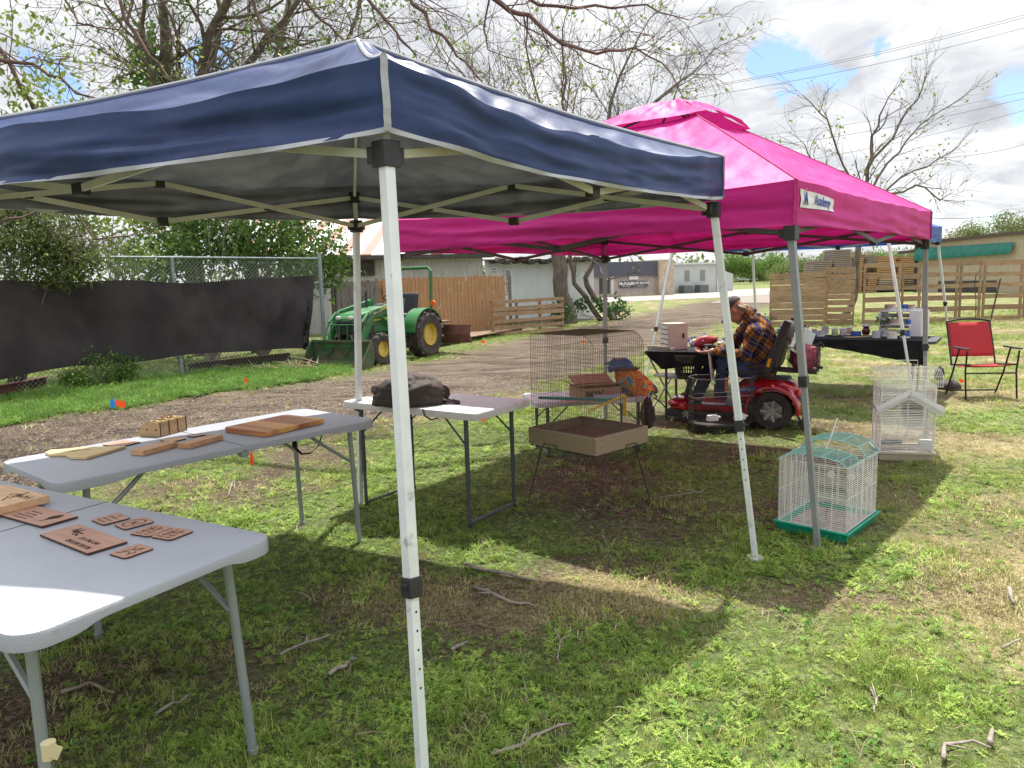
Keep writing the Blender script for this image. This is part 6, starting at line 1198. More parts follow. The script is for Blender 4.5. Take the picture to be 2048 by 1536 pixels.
# black octagonal cage near the scooter
bkw = mat('black_wire', (.022, .022, .022), (.05, .05, .05), scale=20, rough=.45)
c0 = G(1437, 868); c0 = V((c0.x+.08, c0.y+.20, 0)); t = thing('wire_cage', 'black wire cage with coloured toys standing on the grass before the scooter', 'bird cage', c0, .1); hx, hy, ch = .30, .19, .10
octo = [(-hx+ch, -hy), (hx-ch, -hy), (hx, -hy+ch), (hx, hy-ch), (hx-ch, hy), (-hx+ch, hy), (-hx, hy-ch), (-hx, -hy+ch)]
b = MB(); b.prism([(x*1.03, y*1.03) for x, y in octo], .0, .085); b.build('tray', mat('black_tray', (.012, .012, .013), rough=.25), t, bevel=.008)
b = MB(); b.prism([(x*.94, y*.94) for x, y in octo], .080, .087); b.build('grate', standm, t)
for i in range(8):
    a3, c3 = V((*octo[i], 0)), V((*octo[(i+1) % 8], 0)); L_ = (c3-a3).length; nv = max(3, int(L_/.013)); b = MB()
    for k in range(nv+1): q = a3.lerp(c3, k/nv); b.bar(q+V((0, 0, .08)), q+V((0, 0, .53)), .0017)
    for z in (.09, .20, .32, .42): b.bar(a3+V((0, 0, z)), c3+V((0, 0, z)), .003)
    b.build('wire_side', bkw, t)
b = MB(); b.tube([(x, y, .53) for x, y in octo], .005, 5, closed=True); b.tube([(x, y, .34+.02*(i in (0, 1))) for i, (x, y) in enumerate(octo)], .0045, 5, closed=True)
b.build('rim', mat('steel_rim', (.28, .28, .29), rough=.3, metal=.7), t)
org = mat('orange_plastic', (.85, .16, .015), rough=.4); grn_ = mat('green_plastic', (.02, .55, .22), rough=.4)
b = MB(); z = .525
for k, (s1, s2) in enumerate(((.012, .012), (.02, .02), (.014, .014), (.022, .018), (.012, .012), (.02, .022))):
    b.tube([(.01-s1*.5, -.10, z), (.01+s1*.5, -.10, z), (.01+s1*.5, -.10, z-s2*1.3), (.01-s1*.5, -.10, z-s2*1.3)], .004, 5, closed=True); z -= s2*1.35
b.build('chain_toy', org, t)
b = MB(); b.tube([(-.115+.02*cos(a), -.10, .49+.02*sin(a)) for a in [2*pi*k/14 for k in range(14)]], .004, 5, closed=True); b.tube([(-.115, -.10, .53), (-.115, -.10, .45)], .003, 4); b.build('ring_toy', grn_, t)
for x in (-.17, .10): b = MB(); b.box((x, -hy-.02, .165), (.11, .055, .055), taper=.85); b.box((x+.065, -hy-.02, .17), (.03, .03, .02)); b.build('feeder_cup', wp, t, bevel=.006)
# ================================================================ things on the black tables
birch = woodm('birch_ply', (.66, .55, .46), (.58, .47, .38), sc=8); whitep = mat('white_painted_wood', (.70, .70, .70), (.62, .62, .62), scale=6, rough=.6)
q = G(1352, 699, .745); t = thing('drawer_box', 'pale plywood box with stack of white drawers on the black table', 'drawer box', (q.x, q.y+.1, .745), radians(12)); w_, d_, h_ = .215, .20, .275
for nm, c_, s_ in (('side_panel', (0, -d_/2, h_/2), (w_, .009, h_)), ('side_panel', (0, d_/2, h_/2), (w_, .009, h_)), ('top_panel', (0, 0, h_-.005), (w_, d_-.02, .01)), ('back_panel', (w_/2-.005, 0, h_/2), (.009, d_-.02, h_-.02)), ('bottom_panel', (0, 0, .005), (w_, d_-.02, .01))): b = MB(); b.box(c_, s_); b.build(nm, birch, t)
for k in range(5): b = MB(); b.box((-w_/2+.004, 0, .03+.052*k), (.012, d_-.02, .042)); b.build('drawer', whitep, t)
b = MB(); b.tube([(w_*.28, -d_/2-.004, h_*.62), (w_*.28, -d_/2-.004, h_*.44)], .012, 8); b.build('handle_slot', w_burn, t)
q = G(1412, 698, .745); t = thing('red_purse', 'small red leather purse leaning on the trinket table by the hands', 'purse', (q.x, q.y, .745)); b = MB(); b.ellip((q.x+.0, q.y, .82), (.125, .05, .072), 28, 16, M=Matrix.Rotation(-.25, 4, 'Y'), fn=lambda v: V((v.x, v.y, v.z*(1-.45*max(0, v.x))))*(1+.06*mnoise.noise(v*3))); b.build('purse_body', mat('red_leather', (.42, .03, .04), (.32, .02, .03), scale=8, rough=.4), t, smooth='all', world=True); b = MB(); b.ellip((q.x-.05, q.y-.062, .835), (.012, .006, .012), 10, 6); b.build('snap', galv, t, world=True)
tr = [('white', (.6, .6, .62)), ('pink', (.60, .22, .30)), ('pale_blue', (.35, .48, .62)), ('purple', (.36, .26, .46)), ('cream', (.62, .55, .40)), ('grey', (.3, .3, .31)), ('red', (.5, .05, .05)), ('gold', (.5, .33, .08))]
wherex = ['beside the drawer box', 'behind the red purse', 'in the middle of the trinket table', 'near the man in plaid', 'at the back edge of the trinket table']
for i in range(40):
    px = 1376+i*2.6+random.uniform(-2, 2); py = random.uniform(676, 697); q = G(px, py, .745); nm, c_ = random.choice(tr); m_ = mat('trinket_'+nm, c_, tuple(x*.6 for x in c_), scale=40, rough=.4); s_ = random.uniform(.016, .036); b = MB(); kd = i % 4
    if kd == 0: b.lathe([(s_*.8, 0), (s_, s_*.3), (s_*.9, s_*1.3), (s_*.4, s_*1.7), (s_*.45, s_*2)], (q.x, q.y, .745), 12)
    elif kd == 1: b.ellip((q.x, q.y, .745+s_*.7), (s_, s_*.8, s_*.7), 12, 8, fn=lambda v: v*(1+.4*mnoise.noise(v*2+V((i, 0, 0)))))
    elif kd == 2: b.prism([(s_*cos(2*pi*k/10)*(1 if k % 2 else .5), s_*sin(2*pi*k/10)*(1 if k % 2 else .5)+s_) for k in range(10)], -.004, .004, frame((0, 0, 0), (1, .2, 0), (0, 0, 1)), c=(q.x, q.y, .747))
    else: b.box((q.x, q.y, .745+s_*.5), (s_*1.7, s_*1.2, s_), rz=random.uniform(0, 3)); b.lathe([(s_*.4, s_), (s_*.5, s_*1.3), (s_*.1, s_*1.5)], (q.x, q.y, .745), 10)
    tag(b.build('trinket', m_, smooth='all'), 'small craft trinket among many on the black table between drawer box and man', 'trinket', 'craft trinkets spread on the black table')
b = MB(); a_, c_ = G(1376, 684, .745), G(1436, 684, .745); b.tube([a_, a_+V((0, 0, .10)), c_+V((0, 0, .11)), c_], .004, 5); tag(b.build('wire_rack', bkw), 'thin black wire rack standing at the back of the trinket table', 'rack')
# candle tins etc on the long table : (crop px x, top, bottom, radius) in the enlarged view, world height found from the table top
def C2(x, y): return (1600+x/4.518, 420+y/4.518)
lidw = mat('tin_white', (.66, .66, .68), rough=.35); greyt = mat('tin_grey', (.34, .36, .40), (.46, .48, .50), scale=14, rough=.5); bluet = mat('tin_blue', (.03, .12, .45), (.02, .07, .3), scale=9, rough=.35); brownt = mat('tin_brown', (.30, .17, .13), (.5, .42, .4), scale=10, rough=.5); redj = mat('oxblood_glaze', (.10, .015, .015), (.05, .01, .01), scale=8, rough=.15)
def jar(x, yt, yb, r, m_, label, z=.745, band=lidw, lid=False, name='candle_tin', cat='candle tin', group='candle tins', shape=None):
    q = G(*C2(x, yb), z); dpt = q.y; R_ = r/4.518/CF*dpt; H_ = (yb-yt)/4.518/CF*dpt*1.0; t = thing(name, label, cat, (q.x, q.y+R_, z), group=group); b = MB()
    b.lathe(shape(R_, H_) if shape else [(R_, 0), (R_, H_*.28), (R_*1.0, H_*.30), (R_*1.0, H_*.92), (R_*.93, H_*.92), (R_*.93, H_*.7)], (0, 0, 0), 22); b.build('body', m_, t, smooth=True)
    if band: b = MB(); b.lathe([(R_*1.02, 0), (R_*1.02, H_*.25), (R_*.9, H_*.26)], (0, 0, -.0), 22); b.build('base_band', band, t, smooth=True)
    if lid: b = MB(); b.lathe([(R_*1.03, 0), (R_*1.03, H_*.12), (R_*.6, H_*.18), (R_*.2, H_*.2), (R_*.18, H_*.3), (0, H_*.32)], (0, 0, H_*.92), 20); b.build('lid', m_ if lid is True else lid, t, smooth=True)
    return t
jar(90, 1090, 1135, 30, lidw, 'white tin at the left end of the candle row, next to the papers'); jar(137, 1075, 1128, 22, greyt, 'narrow pale tin, second from the left of the candle row'); jar(203, 1085, 1143, 34, greyt, 'grey and white tin, third from the left, nearest the front edge'); jar(240, 1062, 1122, 30, greyt, 'grey lidded jar behind the third tin of the row', lid=True)
def bag_j(x, yt, yb, r, c_, lab): jar(x, yt, yb, r, mat('sweet_mix_'+c_[0], c_[1], c_[2], scale=60, rough=.25, lo=.45, hi=.52), lab, name='sweets_jar', cat='jar', group='jars of coloured sweets', band=None, lid=lidw, shape=lambda R_, H_: [(R_*.9, 0), (R_, H_*.1), (R_, H_*.7), (R_*.75, H_*.85), (R_*.75, H_*.92)])
bag_j(325, 1075, 1137, 27, ('a', (.55, .5, .45), (.3, .45, .2)), 'glass jar of pale mixed sweets, left one of the three'); bag_j(402, 1075, 1135, 30, ('b', (.62, .3, .4), (.6, .6, .65)), 'glass jar of pink sweets, middle one of the three'); bag_j(460, 1065, 1122, 30, ('c', (.65, .5, .35), (.6, .3, .2)), 'glass jar of cream and orange sweets, right one of the three')
q = G(*C2(470, 1150), .745); b = MB(); b.box((q.x+.07, q.y+.02, .747), (.30, .14, .004), rz=.05); tag(b.build('card', card), 'flat brown card lying under the low blue tin', 'card'); jar(525, 1098, 1135, 46, bluet, 'low wide blue tin standing on the brown card', z=.752, band=None)
jar(612, 1045, 1130, 36, redj, 'dark oxblood glazed jar with white lid in the middle of the table', band=None, lid=lidw, name='glazed_jar', cat='jar', group=None, shape=lambda R_, H_: [(R_*.7, 0), (R_*.95, H_*.2), (R_, H_*.45), (R_*.8, H_*.68), (R_*.62, H_*.72), (R_*.8, H_*.85), (R_*.7, H_*.9)])
jar(705, 1088, 1158, 36, greyt, 'tall grey tin right of the oxblood jar', band=None); jar(788, 1085, 1143, 32, greyt, 'grey tin between the tall grey and the cream tins'); jar(853, 1100, 1163, 42, mat('tin_cream', (.58, .52, .45), (.66, .6, .55), scale=12, rough=.5), 'cream tin with white base at the front edge before the crate'); jar(970, 1095, 1158, 42, bluet, 'blue tin with white base at the front edge before the crate')
# white stepped crate
p0 = G(*C2(760, 1140), .745); p1 = G(*C2(1140, 1150), .745); d_ = (p1-p0).normalized(); WX = (p1-p0).length; t = thing('crate_shelf', 'white slatted wooden crate used as stepped shelf on the candle table', 'crate', p0+V((0, .12, 0)), atan2(d_.y, d_.x)); cz = D(*C2(900, 905), p0.y+.1).z-.745; DY = .30
for x in (.0, WX): b = MB(); b.box((x, DY/2, cz/2), (.016, DY, cz)); b.build('side_panel', whitep, t)
b = MB(); b.box((WX*.86, .0, cz/2), (WX*.27, .014, cz-.002)); b.build('front_panel', whitep, t)
for k in range(5): b = MB(); b.box((WX/2, DY-.01, .03+k*cz*.22), (WX-.018, .012, cz*.16)); b.build('slat', whitep, t)
b = MB(); b.box((WX/2, DY/2, cz-.006), (WX+.01, DY, .012)); b.build('shelf', whitep, t); b = MB(); b.box((WX*.36, DY*.4, cz*.42), (WX*.68, DY*.75, .012)); b.build('shelf', whitep, t); b = MB(); b.box((WX*.36, -.03, cz*.2), (WX*.68, .08, .012)); b.build('shelf', birch, t)
zc = .745+cz+.001; zm = .745+cz*.42+.007
jar(835, 850, 908, 45, brownt, 'brown streaked tin on top of the white crate, at its left', z=zc); jar(960, 850, 905, 25, bluet, 'small blue tin on top of the white crate', z=zc); jar(1022, 853, 905, 32, brownt, 'brown tin on top of the white crate, behind the white tent leg', z=zc)
jar(880, 985, 1040, 45, brownt, 'rust streaked tin on the middle shelf of the crate', z=zm); jar(990, 990, 1048, 22, bluet, 'blue tin on the middle shelf of the crate', z=zm)
# flowers
green = mat('stem_green', (.05, .16, .04), (.03, .09, .02), scale=10, rough=.6)
def flowers(label, q, vh, vr, cols_, n, R_, vm, H_):
    t = thing('flower_vase', label, 'flowers', q); q = V(q); b = MB(); b.lathe([(vr*.7, 0), (vr, vh*.4), (vr*.8, vh), (vr*.65, vh*.9)], (0, 0, 0), 16); b.build('vase', vm, t, smooth=True)
    for k in range(n):
        a = 2.4*k; rr = R_*sqrt((k+.5)/n); c_ = V((cos(a)*rr, sin(a)*rr, vh+H_*(1-.5*(rr/R_)**2))); b = MB()
        for j in range(9):
            aa = 2*pi*j/9+k; for_ = V((cos(aa), sin(aa), .5)).normalized()*R_*.30; sd = V((-sin(aa), cos(aa), 0))*R_*.12; b.add([c_, c_+for_*.5+sd, c_+for_, c_+for_*.5-sd], [(0, 1, 2, 3)])
            for_ *= .6; for_.z += R_*.12; b.add([c_, c_+for_*.5+sd, c_+for_, c_+for_*.5-sd], [(0, 1, 2, 3)])
        b.build('bloom', cols_[k % len(cols_)], t)
        b = MB(); b.tube([V((0, 0, vh*.8)), c_], .0025, 4)
        for s_ in (-1, 1): e = c_*.7+V((0, 0, vh*.3)); b.add([e, e+V((s_*R_*.3, R_*.1, .01)), e+V((s_*R_*.5, 0, -.01)), e+V((s_*R_*.3, -R_*.1, .0))], [(0, 1, 2, 3)])
        b.build('stem', green, t)
    return t
petw = mat('petal_white', (.74, .76, .80), rough=.6, transl=.3); petp = mat('petal_pink', (.75, .35, .45), rough=.6, transl=.3); pety = mat('petal_yellow', (.75, .65, .2), rough=.6); petb = mat('petal_blue', (.2, .35, .6), rough=.6)
q = G(*C2(765, 1135), .745); flowers('white artificial flowers in a grey pot beside the white crate', (q.x, q.y+.03, .745), .09, .045, [petw, petw, petw], 9, .12, greyt, .16)
q = D(1556, 641, 8.6); t = thing('wooden_riser', 'small pale wooden riser box behind the scooter seat', 'box', (q.x, q.y, .745)); b = MB(); b.box((0, 0, .06), (.30, .16, .11)); b.build('box_body', birch, t); zr_ = .745+.116
q1 = D(1535, 625, 8.6); flowers('pink and white flowers in a clear vase on the wooden riser', (q.x-.11, q.y, zr_), .07, .03, [petp, petw, petp], 8, .10, mat('clear_vase', (.5, .52, .5), rough=.15, transl=.4), .12)
t = thing('cup', 'pale grey cup on the right of the wooden riser', 'cup', (q.x+.08, q.y, zr_)); b = MB(); b.lathe([(.028, 0), (.038, .085), (.034, .085), (.026, .01)], (0, 0, 0), 18); b.build('body', lidw, t, smooth=True)
q = D(1572, 660, 8.4); flowers('yellow and blue flowers just above the scooter head rest', (q.x, q.y, .745), .05, .03, [pety, petb, petw], 8, .12, greyt, .10)
q = G(1613, 668, .745); flowers('small pink and lilac posy at the left end of the candle table', (q.x, q.y+.1, .745), .05, .035, [petp, petw], 7, .07, lidw, .06)
# ================================================================ chairs and bags right
redf = mat('red_sling_fabric', (.52, .035, .045), (.46, .028, .036), scale=3, rough=.75, transl=.28); blkm = mat('black_steel', (.015, .015, .017), rough=.35, metal=.3)
c0 = (G(1918, 793)+G(2015, 793))/2; c0 = c0*.985; c0.z = 0; t = thing('lawn_chair', 'red folding lawn chair with black frame at the right', 'chair', c0, radians(-6)); t.scale = (.93, .93, .95); hw = .265
b = MB(); b.grid(lambda u, v: V((lerp(-hw+.01, hw-.01, u), .30+.16*v-.02*sin(pi*u)*-1, .49+.42*v)), 12, 8); b.build('backrest', redf, t, smooth='all', solid=.004)
b = MB(); b.grid(lambda u, v: V((lerp(-hw+.01, hw-.01, u), -.16+.44*v, .43-.03*v-.025*sin(pi*v)-.01*sin(pi*u))), 12, 8); b.build('seat', redf, t, smooth='all', solid=.004)
for s_ in (-1, 1):
    b = MB(); b.tube([(s_*hw, .28, .40), (s_*hw, .47, .92)], .011, 8); b.build('back_post', blkm, t, smooth=True)
    b = MB(); b.tube([(s_*hw, -.18, .435), (s_*hw, .30, .39)], .011, 8); b.build('seat_rail', blkm, t, smooth=True)
    b = MB(); b.tube([(s_*(hw+.035), -.17, .60), (s_*(hw+.03), -.14, .35), (s_*(hw+.03), -.19, .0)], .011, 8); b.build('leg', blkm, t, smooth=True)
    b = MB(); b.tube([(s_*(hw+.035), .02, .62), (s_*(hw+.04), .16, .3), (s_*(hw+.035), .32, .0)], .011, 8); b.build('leg', blkm, t, smooth=True)
    b = MB(); b.box((s_*(hw+.035), -.02, .625), (.045, .36, .02)); b.build('armrest', blackp, t, bevel=.006)
b = MB(); b.tube([(-hw, .47, .92), (-hw*.5, .475, .945), (0, .477, .953), (hw*.5, .475, .945), (hw, .47, .92)], .013, 8); b.build('top_bar', blkm, t, smooth=True); b = MB(); b.tube([(-hw-.03, -.15, .33), (hw+.03, -.15, .33)], .010, 6); b.build('stretcher', blkm, t); b = MB(); b.tube([(-hw-.03, .30, .06), (hw+.03, .30, .06)], .010, 6); b.build('stretcher', blkm, t)
q = G(1897, 777); heap('black_bag', 'black rounded bag on the grass left of the red lawn chair', 'bag', (q.x, q.y, .0), (.14, .12, .085), jm, 9.1, amp=.1, nu=40, nv=24); 
q = G(1878, 762); b = MB(); b.ellip((q.x, q.y, .10), (.06, .06, .10), 20, 14, fn=lambda v: v*(1+.3*mnoise.noise(v*2))); tag(b.build('dark_pouch', jm, smooth='all'), 'small dark pouch standing behind the black rounded bag', 'pouch')
q = G(1872, 868); t = thing('duffel_bag', 'dark navy bag standing behind the right side of the white cage', 'bag', (q.x, q.y+.35, 0)); b = MB(); b.ellip((q.x, q.y+.35, .17), (.11, .16, .17), 28, 18, fn=lambda v: v*(1+.1*mnoise.noise(v*2))); b.build('bag_body', mat('navy_bag', (.018, .022, .035), rough=.5), t, smooth='all', world=True); b = MB(); b.tube([(q.x-.07, q.y+.19, .28), (q.x-.02, q.y+.17, .33), (q.x+.04, q.y+.19, .28)], .008, 6); b.build('strap', webm, t, world=True)
# beige metal folding chair beside the basket
bei = mat('beige_steel', (.42, .37, .31), (.36, .31, .26), scale=6, rough=.45); q = G(1345, 832); c0 = V((1.80, 7.92, 0)); t = thing('folding_chair', 'beige metal folding chair behind the black scooter basket', 'chair', c0, radians(120))
b = MB(); b.prism(rrect(.20, .19, .04), .44, .46); b.build('seat', bei, t, bevel=.004)
b = MB(); b.prism(rrect(.19, .085, .05), -.006, .006, frame((0, .235, .70), (1, 0, 0), (0, .12, 1))); b.build('backrest', bei, t, bevel=.004)
for s_ in (-1, 1):
    b = MB(); b.tube([(s_*.21, -.20, 0), (s_*.21, .20, .62), (s_*.20, .24, .78)], .011, 8); b.build('leg', bei, t, smooth=True); b = MB(); b.tube([(s_*.185, .26, 0), (s_*.185, -.12, .45)], .011, 8); b.build('leg', bei, t, smooth=True)
b = MB(); b.tube([(-.21, -.17, .06), (.21, -.17, .06)], .008, 6); b.build('stretcher', bei, t); b = MB(); b.tube([(-.185, .22, .06), (.185, .22, .06)], .008, 6); b.build('stretcher', bei, t)
# utility flags
fo = mat('flag_orange', (.90, .10, .02), rough=.6, transl=.35); fb = mat('flag_blue', (.02, .28, .70), rough=.6, transl=.35)
def flag(px, py, h, w_, parts, lab):
    q = G(px, py); t = thing('marker_flag', lab, 'marker flag', q, group='marker flags'); b = MB(); b.tube([(0, 0, 0), (.004, 0, h)], .0014, 4); b.build('wire', galv, t)
    for k, (m_, sx_, dz, ww, hh) in enumerate(parts): b = MB(); b.grid(lambda u, v: V((sx_*u*ww, .012*sin(u*5+k), h-hh*v+dz-u*.02*abs(sx_)+.006*sin(u*8))), 8, 3); b.build('flag_sheet', m_, t, smooth='all')
flag(232, 826, .17, .1, [(fb, -1, .02, .055, .11), (fo, 1, 0, .13, .085)], 'orange and blue pair of marker flags on the left verge')
flag(497, 776, .16, .1, [(fo, -.6, .0, .08, .10)], 'orange marker flag at the track edge near the brush pile'); flag(507, 938, .15, .1, [(fo, -.35, .0, .05, .11)], 'folded orange marker flag between the grey tables'); flag(960, 850, .14, .1, [(fo, 1, .0, .06, .085)], 'orange marker flag behind the small white table')
flag(962, 690, .12, .1, [(fo, 1, .0, .10, .07)], 'orange marker flag at the wooden platform corner'); flag(1162, 690, .12, .1, [(fo, 1, .0, .08, .06)], 'orange marker flag on the dirt track seen through the brown cage'); flag(1918, 772, .10, .1, [(fo, 1, .0, .05, .04)], 'small orange marker flag under the red lawn chair'); flag(705, 738, .08, .1, [(fo, 1, .0, .08, .06)], 'orange marker flag just before the tractor bucket')
# tape on the front table leg
I = MW[tb1.name]; lp = [o_ for o_ in tb1.children if o_.name.startswith('leg') and 'leg_cap' not in o_.name]
# ================================================================ mobility scooter and the seated man
SO = V((2.65, 7.28, 0)); SH = V((-.88, .47, 0)).normalized(); SL = V((-SH.y, SH.x, 0)); SRZ = atan2(SH.y, SH.x)
redp = mat('metallic_red_paint', (.36, .008, .014), (.30, .006, .012), scale=3, rough=.25, metal=.35, coat=.6); gbl = mat('grey_black_plastic', (.05, .05, .055), rough=.5, bump=.2, bscale=60); tyre = mat('tyre_rubber', (.022, .021, .021), (.05, .046, .042), scale=6, rough=.85); alloy = mat('alloy_rim', (.35, .35, .36), rough=.35, metal=.6)
t = thing('mobility_scooter', 'red four wheeled mobility scooter with black seat carrying the man in plaid', 'mobility scooter', SO, SRZ)
def wheel(par, c, r, w_, rimr, m_rim, spokes=7, name='wheel', lugs=0, dish=.3):
    root = par; b = MB(); M = Matrix.Rotation(pi/2, 4, 'X')
    b.lathe([(rimr, -w_*.42), (r*.86, -w_*.5), (r*.97, -w_*.38), (r, -w_*.15), (r, w_*.15), (r*.97, w_*.38), (r*.86, w_*.5), (rimr, w_*.42)], c, 40, M, cap=False); o = b.build(name, tyre, par, smooth=True)
    if lugs:
        b = MB()
        for k in range(lugs):
            a = 2*pi*k/lugs
            for s_ in (-1, 1):
                a2 = a+(pi/lugs if s_ > 0 else 0); q0 = V(c)+V((cos(a2)*r*1.0, s_*w_*.06, sin(a2)*r*1.0)); q1 = V(c)+V((cos(a2+.20)*r*.985, s_*w_*.47, sin(a2+.20)*r*.985)); b.bar(q0, q1, .05*r/.5, .035*r/.5*1.6, up=(q0-V(c)).normalized())
        b.build('tread_lugs', tyre, o)
    b = MB(); sgn = 1
    b.lathe([(rimr*1.02, -w_*.44), (rimr*1.02, w_*.44), (rimr*.9, w_*.44), (rimr*.86, w_*dish), (rimr*.86, -w_*dish), (rimr*.9, -w_*.44)], c, 32, M, cap=False)
    if spokes:
        for k in range(spokes):
            a = 2*pi*k/spokes
            for s_ in (-1, 1): q0 = V(c)+V((cos(a)*rimr*.25, s_*w_*.36, sin(a)*rimr*.25)); q1 = V(c)+V((cos(a)*rimr*.92, s_*w_*.40, sin(a)*rimr*.92)); b.bar(q0, q1, rimr*.24, .012, up=(0, 1, 0))
        b.lathe([(0.001, -w_*.42), (rimr*.3, -w_*.40), (rimr*.3, w_*.40), (0.001, w_*.42)], c, 16, M); b.lathe([(rimr*.8, -.004), (rimr*.8, .004)], c, 20, M)
    else:
        b.lathe([(0.001, w_*.05), (rimr*.25, w_*.06), (rimr*.3, -w_*.02), (rimr*.88, -w_*.10), (rimr*.9, -w_*.14), (0.001, -w_*.14)], c, 28, M)
        for k in range(6): a = 2*pi*k/6; b.lathe([(.012, 0), (.012, .02)], V(c)+V((cos(a)*rimr*.42, w_*.0, sin(a)*rimr*.42)), 6, Matrix.Rotation(-pi/2, 4, 'X'))
    b.build('rim', m_rim, o, smooth=True); return o
for y in (-.27, .27): wheel(t, (0, y, .19), .19, .10, .115, alloy)
for y in (-.15, .15): wheel(t, (.86, y, .10), .10, .08, .06, alloy)
def bodyfn(v):
    # squashed superellipsoid rear shell
    s_ = lambda a, p_: math.copysign(abs(a)**p_, a); return V((s_(v.x, .75), s_(v.y, .6), s_(v.z, .8)))
b = MB(); b.ellip((.08, 0, .34), (.32, .24, .15), 40, 24, fn=bodyfn); b.build('rear_shell', redp, t, smooth='all')
for s_ in (-1, 1):
    b = MB(); n_ = 18
    ring = []
    for k in range(n_+1):
        a = radians(-8+196*k/n_)
        ring.append([V((cos(a)*r_, s_*y, .19+sin(a)*r_)) for r_, y in ((.225, .335), (.25, .33), (.262, .29), (.262, .16), (.235, .155))])
    vs = [q for r_ in ring for q in r_]; fs = [(i*5+j, i*5+(j+1) % 5, (i+1)*5+(j+1) % 5, (i+1)*5+j) for i in range(n_) for j in range(5)]+[(0, 1, 2, 3, 4), tuple(n_*5+j for j in (4, 3, 2, 1, 0))]; b.add(vs, fs); b.build('fender', redp, t, smooth=True)
b = MB(); b.box((.02, 0, .47), (.30, .26, .05)); b.build('top_cover', gbl, t, bevel=.02)
b = MB(); b.box((-.22, 0, .26), (.06, .44, .16)); b.box((-.25, 0, .17), (.05, .36, .05)); b.build('bumper', gbl, t, bevel=.015)
tl = mat('tail_lamp_red', (.5, .02, .02), rough=.15, coat=.5)
for y in (-.15, .15): b = MB(); b.ellip((-.225, y, .345), (.035, .055, .045), 16, 10); b.build('tail_lamp', tl, t, smooth=True)
for y in (-.16, .16): b = MB(); b.lathe([(.045, -.012), (.045, .012)], (-.27, y, .05), 14, Matrix.Rotation(pi/2, 4, 'X')); b.bar((-.20, y, .17), (-.27, y, .05), .02); b.build('anti_tip_wheel', blackp, t)
b = MB(); pr = [(.28, -.22), (.88, -.23), (1.0, -.19), (1.06, -.10), (1.07, 0), (1.06, .10), (1.0, .19), (.88, .23), (.28, .22)]; b.prism(pr, .14, .20); b.build('deck', redp, t, bevel=.015)
b = MB(); b.prism([(x*.97+.01, y*.88) for x, y in pr], .20, .208); b.build('floor_mat', gbl, t)
b = MB(); b.box((.62, 0, .10), (.9, .34, .08)); b.build('chassis', blackp, t, bevel=.01)
b = MB(); b.tube([(.93, 0, .18), (.86, 0, .45), (.72, 0, .68), (.68, 0, .78)], .028, 10); b.build('tiller', blackp, t, smooth=True); b = MB(); b.ellip((.95, 0, .20), (.13, .22, .055), 24, 14, fn=bodyfn); b.build('front_fender', redp, t, smooth='all')
b = MB(); b.tube([(.64, -.22, .76), (.68, -.1, .78), (.68, .1, .78), (.64, .22, .76)], .014, 8); b.box((.68, 0, .78), (.08, .12, .05)); b.build('handlebar', blackp, t)
b = MB(); b.tube([(.16, 0, .44), (.16, 0, .58)], .026, 10); b.lathe([(.06, 0), (.03, .04)], (.16, 0, .475), 14); b.build('seat_post', alloy, t, smooth=True); b = MB(); b.bar((.16, .22, .555), (.50, .22, .545), .03); b.bar((.16, -.2, .57), (.16, .24, .57), .03); b.build('swivel_lever', blackp, t)
seatm = mat('black_seat_vinyl', (.02, .02, .022), (.03, .03, .033), scale=5, rough=.5, bump=.2, bscale=30); headm = mat('grey_seat_vinyl', (.075, .065, .07), (.06, .052, .055), scale=5, rough=.5)
b = MB(); b.box((.22, 0, .60), (.42, .44, .08)); b.build('seat_cushion', seatm, t, bevel=.03)
Mb = Matrix.Rotation(radians(-14), 4, 'Y'); b = MB(); b.box((-.03, 0, .76), (.09, .40, .36), M=Mb); b.build('seat_back', seatm, t, bevel=.035); b = MB(); b.ellip((-.10, 0, .95), (.06, .19, .10), 24, 14, fn=bodyfn, M=Mb); b.build('head_rest', headm, t, smooth='all')
for s_ in (-1, 1):
    b = MB(); b.bar((.08, s_*.265, .54), (-.13, s_*.265, 1.06), .075, .028, up=(0, 1, 0)); b.bar((.06, s_*.265, .58), (.16, s_*.25, .56), .05, .03); ar = b.build('armrest', blackp, t, bevel=.01)
    b = MB(); b.box((.035, s_*.285, .66), (.028, .008, .085), M=Mb); b.build('reflector', mat('amber_reflector', (.80, .35, .01), rough=.3), ar)
# logo on the flank
text('lettering', 'GO TRAVELER', .034, signw, t, frame((.20, .262, .385), (-1, 0, 0), (0, 0, 1)) , .001, bold=.0008, shear=.3); b = MB(); b.prism([(.135, .362), (.30, .352), (.33, .372), (.29, .41), (.20, .425), (.12, .41)], .2575, .259, Matrix(((1, 0, 0, 0), (0, 0, 1, 0), (0, 1, 0, 0), (0, 0, 0, 1)))); b.build('badge', mat('badge_blue', (.04, .07, .3), rough=.4), t)
